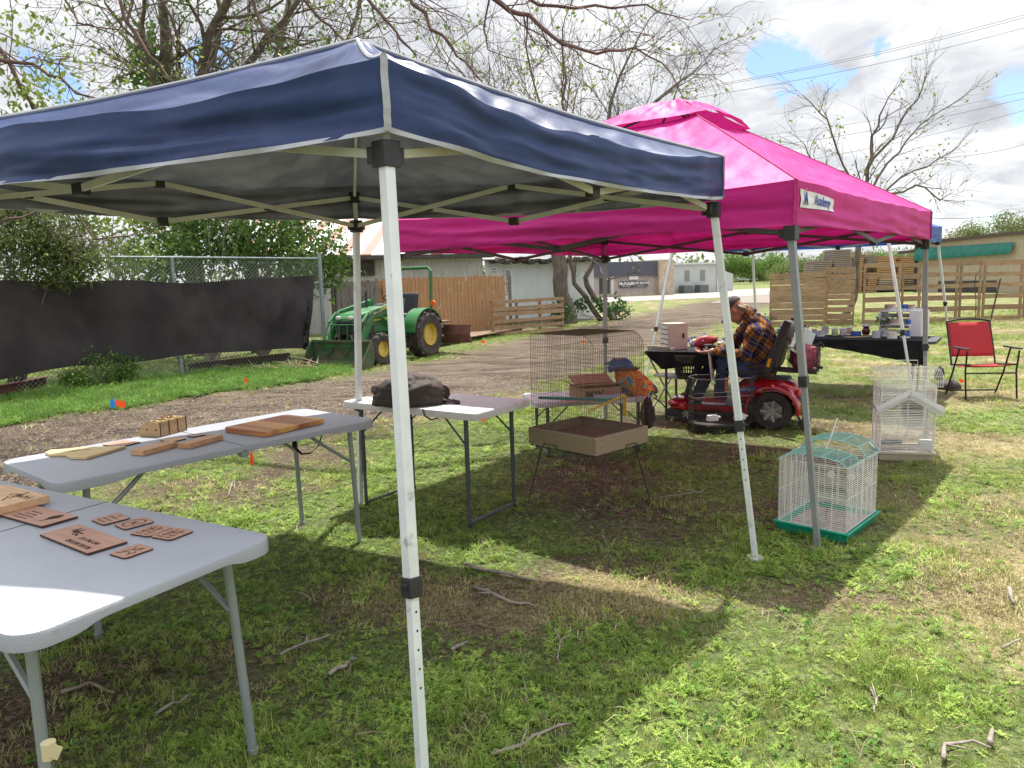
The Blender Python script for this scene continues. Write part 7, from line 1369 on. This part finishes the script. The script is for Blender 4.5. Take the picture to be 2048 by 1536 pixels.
# front basket
b = MB(); bc = V((.87, .06, 0)); z0, z1 = .455, .70
def bring(s_, z): return [V((bc.x+x*s_, bc.y+y*s_, z)) for x, y in rrect(.125, .165, .05, 4)]
R1_, R0b = bring(1.0, z1), bring(.78, z0); k_ = len(R1_); b.add(R0b+R1_, [tuple(range(k_-1, -1, -1))])
for i in range(k_): j = (i+1) % k_; b.add([R0b[i], R0b[j], R0b[j].lerp(R1_[j], .16), R0b[i].lerp(R1_[i], .16)], [(0, 1, 2, 3)]); b.add([R0b[i].lerp(R1_[i], .72), R0b[j].lerp(R1_[j], .72), R1_[j], R1_[i]], [(0, 1, 2, 3)])
per = []
for i in range(k_):
    a_, c_ = R0b[i], R0b[(i+1) % k_]; a2, c2 = R1_[i], R1_[(i+1) % k_]; m_ = max(1, int((c2-a2).length/.026))
    for j in range(m_): u = (j+.5)/m_; p_, q_ = a_.lerp(c_, u), a2.lerp(c2, u); b.bar(p_.lerp(q_, .15), p_.lerp(q_, .73), .010, .003)
for v_ in (.44,):
    rg = [R0b[i].lerp(R1_[i], v_) for i in range(k_)]; b.tube(rg, .005, 4, closed=True)
b.tube([q+V((0, 0, 0)) for q in R1_], .009, 6, closed=True); b.build('front_basket', blackp, t)
b = MB(); b.box((.87, .04, .64), (.13, .17, .03), rz=.3); b.bar((.90, .08, .63), (.92, .07, .73), .012); b.build('papers', signw, t)
b = MB(); b.box((.60, .22, .62), (.010, .12, .30), ry=.12); tag(b.build('paper_sheet', signw), None); o_ = bpy.data.objects['paper_sheet']; o_.parent = t
# rear wire basket
b = MB(); bx0, bx1, by, zz0, zz1 = -.38, -.12, .19, .56, .80
for z in (zz0, zz0+.12, zz1): b.tube([(bx0, -by, z), (bx1, -by, z), (bx1, by, z), (bx0, by, z)], .0035 if z < zz1 else .005, 4, closed=True)
for k in range(9):
    x = lerp(bx0, bx1, k/8); b.tube([(x, -by, zz1), (x, -by, zz0), (x, by, zz0), (x, by, zz1)], .002, 3, caps=False)
for k in range(11):
    y = lerp(-by, by, k/10); b.tube([(bx0, y, zz1), (bx0, y, zz0), (bx1, y, zz0), (bx1, y, zz1)], .002, 3, caps=False)
b.build('rear_basket', bkw, t); b = MB(); b.bar((.05, -.1, .57), (-.38, -.1, .55), .025); b.bar((.05, .1, .57), (-.38, .1, .55), .025); b.build('basket_bracket', blackp, t)
MS = MW[t.name]; q = MS @ V((-.25, 0, .58)); pkb = mat('pink_bag_fabric', (.34, .055, .11), (.22, .03, .07), scale=4, rough=.6, bump=.4); t2 = thing('pink_bag', 'dusty pink bag in the rear wire basket of the scooter', 'bag', q); b = MB(); b.ellip(q+V((0, 0, .11)), (.12, .12, .13), 32, 22, fn=lambda v: bodyfn(v)*(1+.22*mnoise.noise(v*2.4)+.08*mnoise.noise(v*6))); b.build('bag_body', pkb, t2, smooth='all', world=True); b = MB(); b.tube([q+V((.06, -.13, .22)), q+V((.10, -.15, .26)), q+V((.14, -.10, .22))], .014, 6); b.tube([q+V((.05, -.14, .04)), q+V((.12, -.15, .02))], .016, 6); b.build('strap', webm, t2, world=True)
q = MS @ V((-.22, .02, .82)); t2 = thing('magazines', 'white and dark magazines stuck upright beside the pink bag', 'magazines', q)
for k, m_ in enumerate((signw, mat('mag_dark', (.05, .12, .16), rough=.3), mat('mag_pale', (.5, .6, .65), rough=.3))): b = MB(); b.box(q+V((-.05+.05*k, -.05+.02*k, .03)), (.16, .012, .22), rz=.5, ry=.5); b.build('magazine', m_, t2, world=True)
# ---------------------------------------------------------------- the man
def B(px, py, lat=0.0):
    d = ray(px, py); o_ = V((0, 0, CH)); P0_ = SO+SL*lat; return o_+d*((P0_-o_).dot(SL)/d.dot(SL))
pelvis = B(1520, 742); hipN, hipF = B(1516, 746, .11), B(1518, 742, -.11)
sp1, sp2, chest, neckb, neck = B(1522, 715), B(1524, 690), B(1516, 660), B(1503, 633), B(1491, 624)
headc = B(1469, 621); shN, shF = B(1508, 668, .19), B(1498, 652, -.19); elN, elF = B(1490, 710, .27), B(1455, 700, -.22); wrN, wrF = B(1424, 703, .24), B(1402, 702, -.16)
knN, knF = B(1446, 724, .16), B(1425, 722, -.12); anN, anF = B(1440, 800, .15), B(1395, 793, -.10)
skin = mat('skin', (.48, .24, .17), (.40, .19, .135), scale=14, rough=.5); skin.node_tree
mp_ = thing('person', 'man in orange plaid shirt, jeans and dark cap bending forward on red scooter', 'person', SO)
def limb_t(b, pts, rs, n=12): b.tube(pts, rs, n)
def ball(b, c, r, n=12): b.ellip(c, (r, r, r) if not hasattr(r, '__len__') else r, n, n//2+2)
b = MB(); HM = Matrix.Rotation(atan2(SH.y, SH.x), 4, 'Z') @ Matrix.Rotation(radians(50), 4, 'Y')     # head looks forward and down
def H(x, y, z): return headc+(HM @ V((x, y, z)))
b.ellip(headc+(HM @ V((-.015, 0, .02))), (.10, .078, .115), 24, 16, M=HM); b.ellip(H(.035, 0, -.05), (.066, .058, .075), 20, 12, M=HM); b.tube([H(.055, 0, -.09), H(.075, 0, -.105)], [.038, .03], 10)
b.tube([H(.088, 0, .015), H(.112, 0, -.022), H(.092, 0, -.035)], [.009, .017, .011], 8); ball(b, H(.083, 0, .03), (.02, .05, .014)); ball(b, H(.088, 0, -.062), (.012, .026, .007)); ball(b, H(.086, 0, -.076), (.012, .024, .008))
for s_ in (-1, 1): b.ellip(H(-.005, s_*.080, -.01), (.020, .010, .034), 12, 8, M=HM); ball(b, H(.072, s_*.032, .012), .013)
limb_t(b, [neckb, neck, H(-.02, 0, -.05)], [.062, .056, .058]); limb_t(b, [pelvis, sp1, sp2, chest, neckb], [.14, .135, .135, .13, .07], 16)
for sh, el, wr in ((shN, elN, wrN), (shF, elF, wrF)): limb_t(b, [chest, sh, el, wr], [.08, .055, .042, .028]); ball(b, sh, .06)
for hp, kn, an in ((hipN, knN, anN), (hipF, knF, anF)): limb_t(b, [hp, kn, an], [.085, .058, .038]); ball(b, kn, .06)
def hand(b, w_, fwd, up, side, curl=.35, s=1.0, thumb=1):
    fwd = fwd.normalized(); side = side.normalized(); up = side.cross(fwd).normalized() if up is None else up.normalized()
    pc = w_+fwd*.052*s; Mh = Matrix((fwd, side, up)).transposed().to_4x4(); b.ellip(pc, (.052*s, .040*s, .015*s), 16, 10, M=Mh); b.tube([w_-fwd*.015, w_+fwd*.02], [.026*s, .028*s], 10)
    for k, (ln, off) in enumerate(((.072, .030), (.082, .011), (.077, -.009), (.060, -.028))):
        p_ = pc+fwd*.042*s+side*off*s; d0 = (fwd+side*(off*2.2)).normalized(); pts = [p_]; a = curl*(.5+.25*k)
        for j, f in enumerate((.42, .32, .26)): dd = (d0*cos(a)-up*sin(a)); pts.append(pts[-1]+dd*ln*f*s); a += curl*(1.0+.15*k)
        b.tube(pts, [.0092*s, .0086*s, .0078*s, .0062*s], 8); ball(b, pts[-1], .0066*s, 8)
    p_ = w_+fwd*.022*s+side*thumb*.026*s; pts = [p_, p_+(fwd*.6+side*thumb*.75-up*.3).normalized()*.036*s, p_+(fwd*.75+side*thumb*.55-up*.4).normalized()*.064*s, p_+(fwd*.85+side*thumb*.35-up*.5).normalized()*.084*s]; b.tube(pts, [.0125*s, .0108*s, .0095*s, .007*s], 8); ball(b, pts[-1], .0075*s, 8)
hand(b, wrN, B(1380, 708, .22)-wrN, None, -SL*-1+V((0, 0, .25)), curl=.42, s=1.12, thumb=-1)
hand(b, wrF, B(1372, 714, -.12)-wrF, None, SL, curl=.30, s=1.1, thumb=1)
body = b.build('body', skin, mp_, smooth='all', world=True); md = body.modifiers.new('fuse', 'REMESH'); md.mode = 'VOXEL'; md.voxel_size = .0052; md.use_smooth_shade = True; md = body.modifiers.new('soft', 'SMOOTH'); md.iterations = 3; md.factor = .5
# shirt
def plaid():
    m, nt = newmat('plaid_flannel'); L = nt.links.new; o_ = N(nt, 'ShaderNodeOutputMaterial'); p = N(nt, 'ShaderNodeBsdfPrincipled', Roughness=.9); p.inputs['Specular IOR Level'].default_value = .15; tc = N(nt, 'ShaderNodeTexCoord'); nz = N(nt, 'ShaderNodeTexNoise', Scale=5.0, Detail=2.0); L(tc.outputs['Object'], nz.inputs['Vector'])
    ax = (SH*cos(radians(50))+V((0, 0, -1))*sin(radians(50))).normalized(); ax2 = (SH*sin(radians(50))+V((0, 0, 1))*cos(radians(50)) + SL*.75).normalized()
    def stripes(axis, f, off):
        d = N(nt, 'ShaderNodeVectorMath', operation='DOT_PRODUCT'); L(tc.outputs['Object'], d.inputs[0]); d.inputs[1].default_value = tuple(axis); ad = N(nt, 'ShaderNodeMath', operation='MULTIPLY_ADD'); L(nz.outputs['Fac'], ad.inputs[0]); ad.inputs[1].default_value = .05; L(d.outputs['Value'], ad.inputs[2])
        mu = N(nt, 'ShaderNodeMath', operation='MULTIPLY_ADD'); L(ad.outputs[0], mu.inputs[0]); mu.inputs[1].default_value = f; mu.inputs[2].default_value = off; fr = N(nt, 'ShaderNodeMath', operation='FRACT'); L(mu.outputs[0], fr.inputs[0]); return fr.outputs[0]
    u = stripes(ax, 8.6, .1); v = stripes(ax2, 8.6, .3); su = ramp(nt, u, [(0, 0), (.44, 0), (.47, 1), (.97, 1), (1, 0)]); sv = ramp(nt, v, [(0, 0), (.44, 0), (.47, 1), (.97, 1), (1, 0)])
    def mx(f, a_, c_):
        x = N(nt, 'ShaderNodeMix', data_type='RGBA')
        for s_, k in ((f, 0), (a_, 6), (c_, 7)):
            if hasattr(s_, 'links'): L(s_, x.inputs[k])
            else: x.inputs[k].default_value = (*s_, 1)
        return x.outputs[2]
    r1 = mx(su, (.32, .14, .035), (.11, .06, .04)); r2 = mx(su, (.11, .06, .04), (.018, .022, .07)); col = mx(sv, r1, r2)
    l1 = ramp(nt, u, [(0, 0), (.20, 0), (.215, 1), (.245, 1), (.26, 0)]); l2 = ramp(nt, v, [(0, 0), (.20, 0), (.215, 1), (.245, 1), (.26, 0)]); col = mx(l1, col, (.03, .022, .03)); col = mx(l2, col, (.03, .022, .03)); l3 = ramp(nt, u, [(.70, 0), (.71, .5), (.73, .5), (.74, 0)]); col = mx(l3, col, (.45, .30, .15))
    L(col, p.inputs['Base Color']); b_ = N(nt, 'ShaderNodeBump', Strength=.5, Distance=.02); L(nz.outputs['Fac'], b_.inputs['Height']); L(b_.outputs[0], p.inputs['Normal']); L(p.outputs[0], o_.inputs[0]); return m
plm = plaid()
b = MB(); limb_t(b, [pelvis+V((0, 0, -.02)), sp1, sp2, chest, neckb], [.165, .165, .16, .15, .085], 20); b.ellip(sp1.lerp(sp2, .5), (.165, .19, .16), 20, 12); b.ellip(pelvis+SH*.02+V((0, 0, .0)), (.17, .18, .10), 20, 12)
for sh, el, wr in ((shN, elN, wrN), (shF, elF, wrF)): ball(b, sh, .095); limb_t(b, [chest, sh, el, wr.lerp(el, .04)], [.11, .085, .066, .044], 14); ball(b, el, .068)
b.tube([neckb+SH*-.01, neck+V((0, 0, -.01))], [.09, .078], 14)
shirt = b.build('shirt', plm, mp_, smooth='all', world=True); md = shirt.modifiers.new('fuse', 'REMESH'); md.mode = 'VOXEL'; md.voxel_size = .011; md.use_smooth_shade = True; md = shirt.modifiers.new('soft', 'SMOOTH'); md.iterations = 6; md.factor = .5
tx = bpy.data.textures.new('folds', 'CLOUDS'); tx.noise_scale = .07; tx.noise_depth = 2; md = shirt.modifiers.new('folds', 'DISPLACE'); md.texture = tx; md.strength = .035; md.mid_level = .5
jean = mat('denim', (.035, .060, .13), (.022, .038, .09), scale=9, rough=.9, bump=.3)
b = MB()
for hp, kn, an in ((hipN, knN, anN), (hipF, knF, anF)): limb_t(b, [hp, hp.lerp(kn, .5), kn, kn.lerp(an, .5), an+V((0, 0, .02))], [.11, .098, .082, .070, .062], 14); ball(b, kn, .084)
ball(b, pelvis+V((0, 0, -.0)), .14); jn = b.build('jeans', jean, mp_, smooth='all', world=True); md = jn.modifiers.new('fuse', 'REMESH'); md.mode = 'VOXEL'; md.voxel_size = .010; md.use_smooth_shade = True; md = jn.modifiers.new('soft', 'SMOOTH'); md.iterations = 4; md = jn.modifiers.new('folds', 'DISPLACE'); md.texture = tx; md.strength = .018; md.mid_level = .5
for an, m_ in ((anN, mat('red_shoe', (.40, .02, .02), (.30, .02, .02), scale=9, rough=.6)), (anF, MATS['red_shoe'])):
    b = MB(); z = .215; f0 = V((an.x, an.y, z+.045)); b.ellip(f0+SH*-.01+V((0, 0, .01)), (.055, .048, .055), 16, 10); b.ellip(f0+SH*.09+V((0, 0, -.012)), (.105, .046, .035), 20, 10, M=Matrix.Rotation(SRZ, 4, 'Z')); sh_ = b.build('shoe', m_, mp_, smooth='all', world=True); md = sh_.modifiers.new('fuse', 'REMESH'); md.mode = 'VOXEL'; md.voxel_size = .006; md.use_smooth_shade = True
    b = MB(); b.prism([(x, y) for x, y in rrect(.125, .047, .045)], -.01, .012, Matrix.Rotation(SRZ, 4, 'Z'), c=V((an.x, an.y, .218))+SH*.06); b.build('sole', signw, sh_, world=True, root=mp_)
capm = mat('dark_cap', (.035, .030, .034), (.055, .048, .05), scale=9, rough=.85); b = MB()
def capd(v): v = V(v); v.z = max(v.z, -.10); return v
b.ellip(H(-.018, 0, .045), (.112, .090, .092), 28, 18, M=HM, fn=capd); cp_ = b.build('cap', capm, mp_, smooth='all', world=True)
b = MB(); b.grid(lambda u, v: H(.075+v*.105*(1-((u-.5)*1.5)**2*.55), (u-.5)*.15*(1-.15*v), .050-.030*v-.03*abs(u-.5)*2*v), 14, 6); b.build('brim', capm, cp_, world=True, root=mp_, solid=.004, smooth='all')
hairm = mat('grey_blond_hair', (.42, .34, .25), (.26, .20, .15), scale=40, stretch=(1, 1, .2), rough=.7); b = MB(); r = random.Random(4)
for k in range(170):
    y_ = r.uniform(-.075, .075); x_ = -.075-r.uniform(0, .03)+abs(y_)*.35; q0 = H(x_+.01, y_*1.02, .0+r.uniform(-.02, .02)); q1 = H(x_-.02, y_*1.05, -.06); q2 = q1+V((0, 0, -.035))-SH*r.uniform(.015, .05)+SL*r.uniform(-.01, .01); b.tube([q0, q1, q2], [.0035, .003, .001], 3)
b.build('hair', hairm, mp_, smooth='all', world=True)
bd = MB(); 
for k in range(120): y_ = r.uniform(-.05, .05); q0 = H(.075-abs(y_)*.5, y_, -.075-r.uniform(0, .035)); bd.tube([q0, q0+(HM @ V((.012, 0, -.022)))], [.003, .0012], 3)
bd.build('beard', hairm, mp_, world=True)
b = MB(); b.tube([wrN+(elN-wrN).normalized()*.0+V((0, 0, .0)), wrN+(elN-wrN).normalized()*.03], [.034, .038], 14); b.build('bracelet', alloy, mp_, world=True)
# ================================================================ compact tractor with loader
grp = mat('tractor_green', (.012, .15, .035), (.010, .12, .030), scale=3, rough=.45, coat=.1, dirt=(.10, .11, .06), dscale=6, dlo=.48, dhi=.8); yrim = mat('rim_yellow', (.62, .47, .10), (.55, .40, .09), scale=4, rough=.5, dirt=(.25, .18, .08), dscale=9); hot = mat('orange_lamp', (.80, .12, .01), rough=.3); bld = mat('rusty_steel', (.16, .065, .045), (.10, .045, .035), scale=7, rough=.8, bump=.2); bk2 = mat('bucket_green', (.02, .105, .04), (.05, .07, .035), scale=5, rough=.6, dirt=(.13, .075, .045), dscale=4, dlo=.45, dhi=.7)
tyre2 = mat('farm_tyre', (.030, .027, .025), (.075, .06, .05), scale=5, rough=.9, bump=.3); TO = V((-2.24, 15.70, 0)); TH = V((-.466, -.885, 0)); TRZ = atan2(TH.y, TH.x); t = thing('tractor', 'green compact tractor with front loader bucket and roll bar parked on the verge', 'tractor', TO, TRZ)
_ty = tyre; tyre = tyre2
for y in (-.50, .50): wheel(t, (0, y, .48), .48, .32, .25, yrim, spokes=0, lugs=15, dish=.2)
for y in (-.48, .48): wheel(t, (1.52, y, .31), .31, .20, .165, yrim, spokes=0, lugs=14, dish=.2)
tyre = _ty
# discs of the far-side wheels face outward: mirror by building both sides
b = MB(); b.bar((0, -.42, .48), (0, .42, .48), .16); b.bar((1.52, -.42, .33), (1.52, .42, .33), .10); b.build('axle', grp, t)
b = MB(); b.box((.75, 0, .55), (1.6, .30, .26)); b.build('chassis', grp, t, bevel=.02)
MY = Matrix(((1, 0, 0, 0), (0, 0, 1, 0), (0, 1, 0, 0), (0, 0, 0, 1)))
hood = [(.72, .60), (1.86, .60), (1.93, .70), (1.92, .92), (1.80, 1.00), (1.2, 1.08), (.72, 1.12)]
b = MB(); b.prism(hood, -.27, .27, MY); b.build('hood', grp, t, bevel=.05)
b = MB(); b.prism([(.85, .86), (1.88, .82), (1.88, .855), (.85, .90)], -.276, .276, MY); b.build('yellow_stripe', mat('decal_yellow', (.70, .58, .04), rough=.4), t)
b = MB(); b.box((1.925, 0, .74), (.03, .40, .26)); b.box((1.60, .274, .68), (.4, .01, .18)); b.build('grille', blackp, t, bevel=.005)
for y in (-.15, .15): b = MB(); b.ellip((1.935, y, .93), (.02, .07, .04), 14, 8); b.build('headlight', mat('lamp_glass', (.6, .6, .55), rough=.1), t, smooth=True)
b = MB(); b.tube([(1.0, -.2, 1.05), (1.0, -.2, 1.42)], .025, 8); b.build('exhaust_pipe', blackp, t)
b = MB(); b.prism([(.42, .55), (.74, .55), (.74, 1.14), (.58, 1.16), (.50, .95)], -.24, .24, MY); b.build('dashboard', blackp, t, bevel=.02)
b = MB(); Mw = Matrix.Rotation(radians(-35), 4, 'Y'); b.tube([V((.42, 0, 1.22))+(Mw @ V((.17*cos(a), .17*sin(a), 0))) for a in [2*pi*k/20 for k in range(20)]], .014, 6, closed=True); b.tube([(.58, 0, 1.08), (.42, 0, 1.22)], .02, 6)
for k in range(3): a = 2*pi*k/3; b.bar((.42, 0, 1.22), V((.42, 0, 1.22))+(Mw @ V((.165*cos(a), .165*sin(a), 0))), .018, .006)
b.build('steering_wheel', blackp, t)
b = MB(); b.box((.05, 0, .88), (.44, .44, .10)); b.box((-.20, 0, 1.12), (.10, .42, .46), M=Matrix.Rotation(radians(-10), 4, 'Y')); b.build('seat', blackp, t, bevel=.04)
for s_ in (-1, 1):
    ring = []; n_ = 14
    for k in range(n_+1): a = radians(8+150*k/n_); ring.append([V((cos(a)*r_, s_*y, .48+sin(a)*r_)) for r_, y in ((.53, .62), (.555, .62), (.555, .30), (.53, .30))])
    b = MB(); vs = [q for r_ in ring for q in r_]; fs = [(i*4+j, i*4+(j+1) % 4, (i+1)*4+(j+1) % 4, (i+1)*4+j) for i in range(n_) for j in range(4)]+[(0, 1, 2, 3), tuple(n_*4+j for j in (3, 2, 1, 0))]; b.add(vs, fs); b.prism([(-.45, .55), (-.30, .93), (0, 1.035), (.3, .93), (.45, .62), (.3, .55)], s_*.30-.01, s_*.30+.01, MY); b.build('fender', grp, t, smooth=True)
    b = MB(); b.lathe([(.055, -.03), (.06, 0), (.055, .03)], (-.32, s_*.52, 1.12), 16, Matrix.Rotation(pi/2, 4, 'Y')); b.bar((-.32, s_*.50, .98), (-.32, s_*.52, 1.10), .02); b.build('warning_lamp', hot, t, smooth=True)
b = MB(); b.tube([(-.30, -.47, .62), (-.33, -.47, 1.2), (-.36, -.47, 1.80), (-.36, -.41, 1.87), (-.36, .41, 1.87), (-.36, .47, 1.80), (-.33, .47, 1.2), (-.30, .47, .62)], .036, 8); b.build('roll_bar', grp, t, smooth=True)
b = MB(); b.box((.42, 0, .50), (.5, .9, .03)); b.build('foot_platform', blackp, t)
# loader
b = MB()
for y_ in (.30, .34): b.tube([(.80, y_, .85), (.95, y_+.10, 1.02), (1.3, y_+.12, 1.06), (1.6, y_+.12, .98), (1.85, y_+.12, .80)], .010, 5)
b.tube([(.5, .25, .7), (.2, .3, .6), (.0, .28, .75)], .012, 5); b.build('hydraulic_hose', blackp, t)
for s_ in (-1, 1):
    y = s_*.40
    b = MB(); b.box((.78, s_*.33, .72), (.18, .08, .62)); b.bar((.80, y, .98), (.62, y, 1.24), .05, .14, up=(0, 1, 0)); b.build('loader_mast', grp, t)
    b = MB(); pol = [(.56, 1.16), (.66, 1.24), (1.62, 1.06), (1.72, .98), (2.02, .42), (1.94, .36), (1.58, .90), (.60, 1.08)]
    b.prism(pol, y-.035, y+.035, MY); la = b.build('loader_arm', grp, t, bevel=.008)
    b = MB(); b.tube([(.86, y-s_*.05, .70), (1.25, y-s_*.05, .90)], .032, 8); b.tube([(1.25, y-s_*.05, .90), (1.52, y-s_*.05, 1.0)], .018, 8); b.build('lift_cylinder', grp, t, smooth=True)
    b = MB(); b.tube([(1.70, y+s_*.0, 1.02), (1.92, y+s_*.0, .84)], .03, 8); b.tube([(1.92, y, .84), (2.10, y, .52)], .016, 8); b.build('tilt_cylinder', grp, t, smooth=True)
    if s_ > 0: text('lettering', 'JOHN DEERE', .085, mat('decal_yellow', (.7, .58, .04)), la, frame((1.15, y+.037, 1.10), V((-1, 0, .19)), (0, 0, 1)), .001, bold=.003); text('lettering', '419', .06, MATS['decal_yellow'], la, frame((1.56, y+.037, 1.0), V((-1, 0, .19)), (0, 0, 1)), .001, bold=.002)
b = MB(); b.bar((2.0, -.40, .42), (2.0, .40, .42), .07); b.tube([(1.95, -.40, .80), (1.97, .40, .80)], .012, 5)
for y in (-.3, -.1, .1, .3): b.bar((2.0, y, .45), (1.97, y, .80), .02)
b.build('brush_guard', grp, t)
b = MB(); cur = [(2.02, .50), (1.99, .30), (2.00, .12), (2.10, .03), (2.45, .0), (2.45, .018), (2.12, .05), (2.03, .13), (2.015, .30), (2.045, .49)]
b.prism(cur, -.72, .72, MY); b.prism([(2.03, .50), (2.0, .2), (2.1, .02), (2.45, .0), (2.40, .10), (2.10, .50)], .715, .73, MY); b.prism([(2.03, .50), (2.0, .2), (2.1, .02), (2.45, .0), (2.40, .10), (2.10, .50)], -.73, -.715, MY); b.bar((2.05, -.72, .50), (2.05, .72, .50), .06, .04)
for y in (-.25, .25): b.prism([(2.03, .44), (2.0, .2), (2.03, .2)], y-.01, y+.01, MY)
b.build('loader_bucket', bk2, t)
b = MB()
for y0, y1 in ((-.6, -.1), (-.1, .3)): b.tube([(2.09, lerp(y0, y1, k/12), .50-.28*sin(pi*k/12)) for k in range(13)], .010, 5)
b.build('chain', blackp, t)
b = MB(); b.box((-.75, 0, .70), (.5, 1.1, .04)); b.build('carry_platform', pw2, t); b = MB(); b.ellip((-.72, .1, .80), (.14, .16, .10), 10, 6, fn=lambda v: v*(1+.5*mnoise.noise(v*3))); b.build('scrap_iron', bld, t)
b = MB(); b.bar((-.4, -.25, .5), (-1.0, -.1, .45), .05); b.bar((-.4, .25, .5), (-1.0, .1, .45), .05); b.bar((-1.0, 0, .42), (-1.0, 0, .62), .08)
b.build('hitch_arm', blackp, t); b = MB(); b.prism([(-.05, .22), (.03, .22), (.07, .40), (.03, .62), (.0, .62), (.04, .40)], -1.0, 1.0, Matrix.Translation((-1.05, 0, 0)) @ MY); b.build('rear_blade', bld, t)
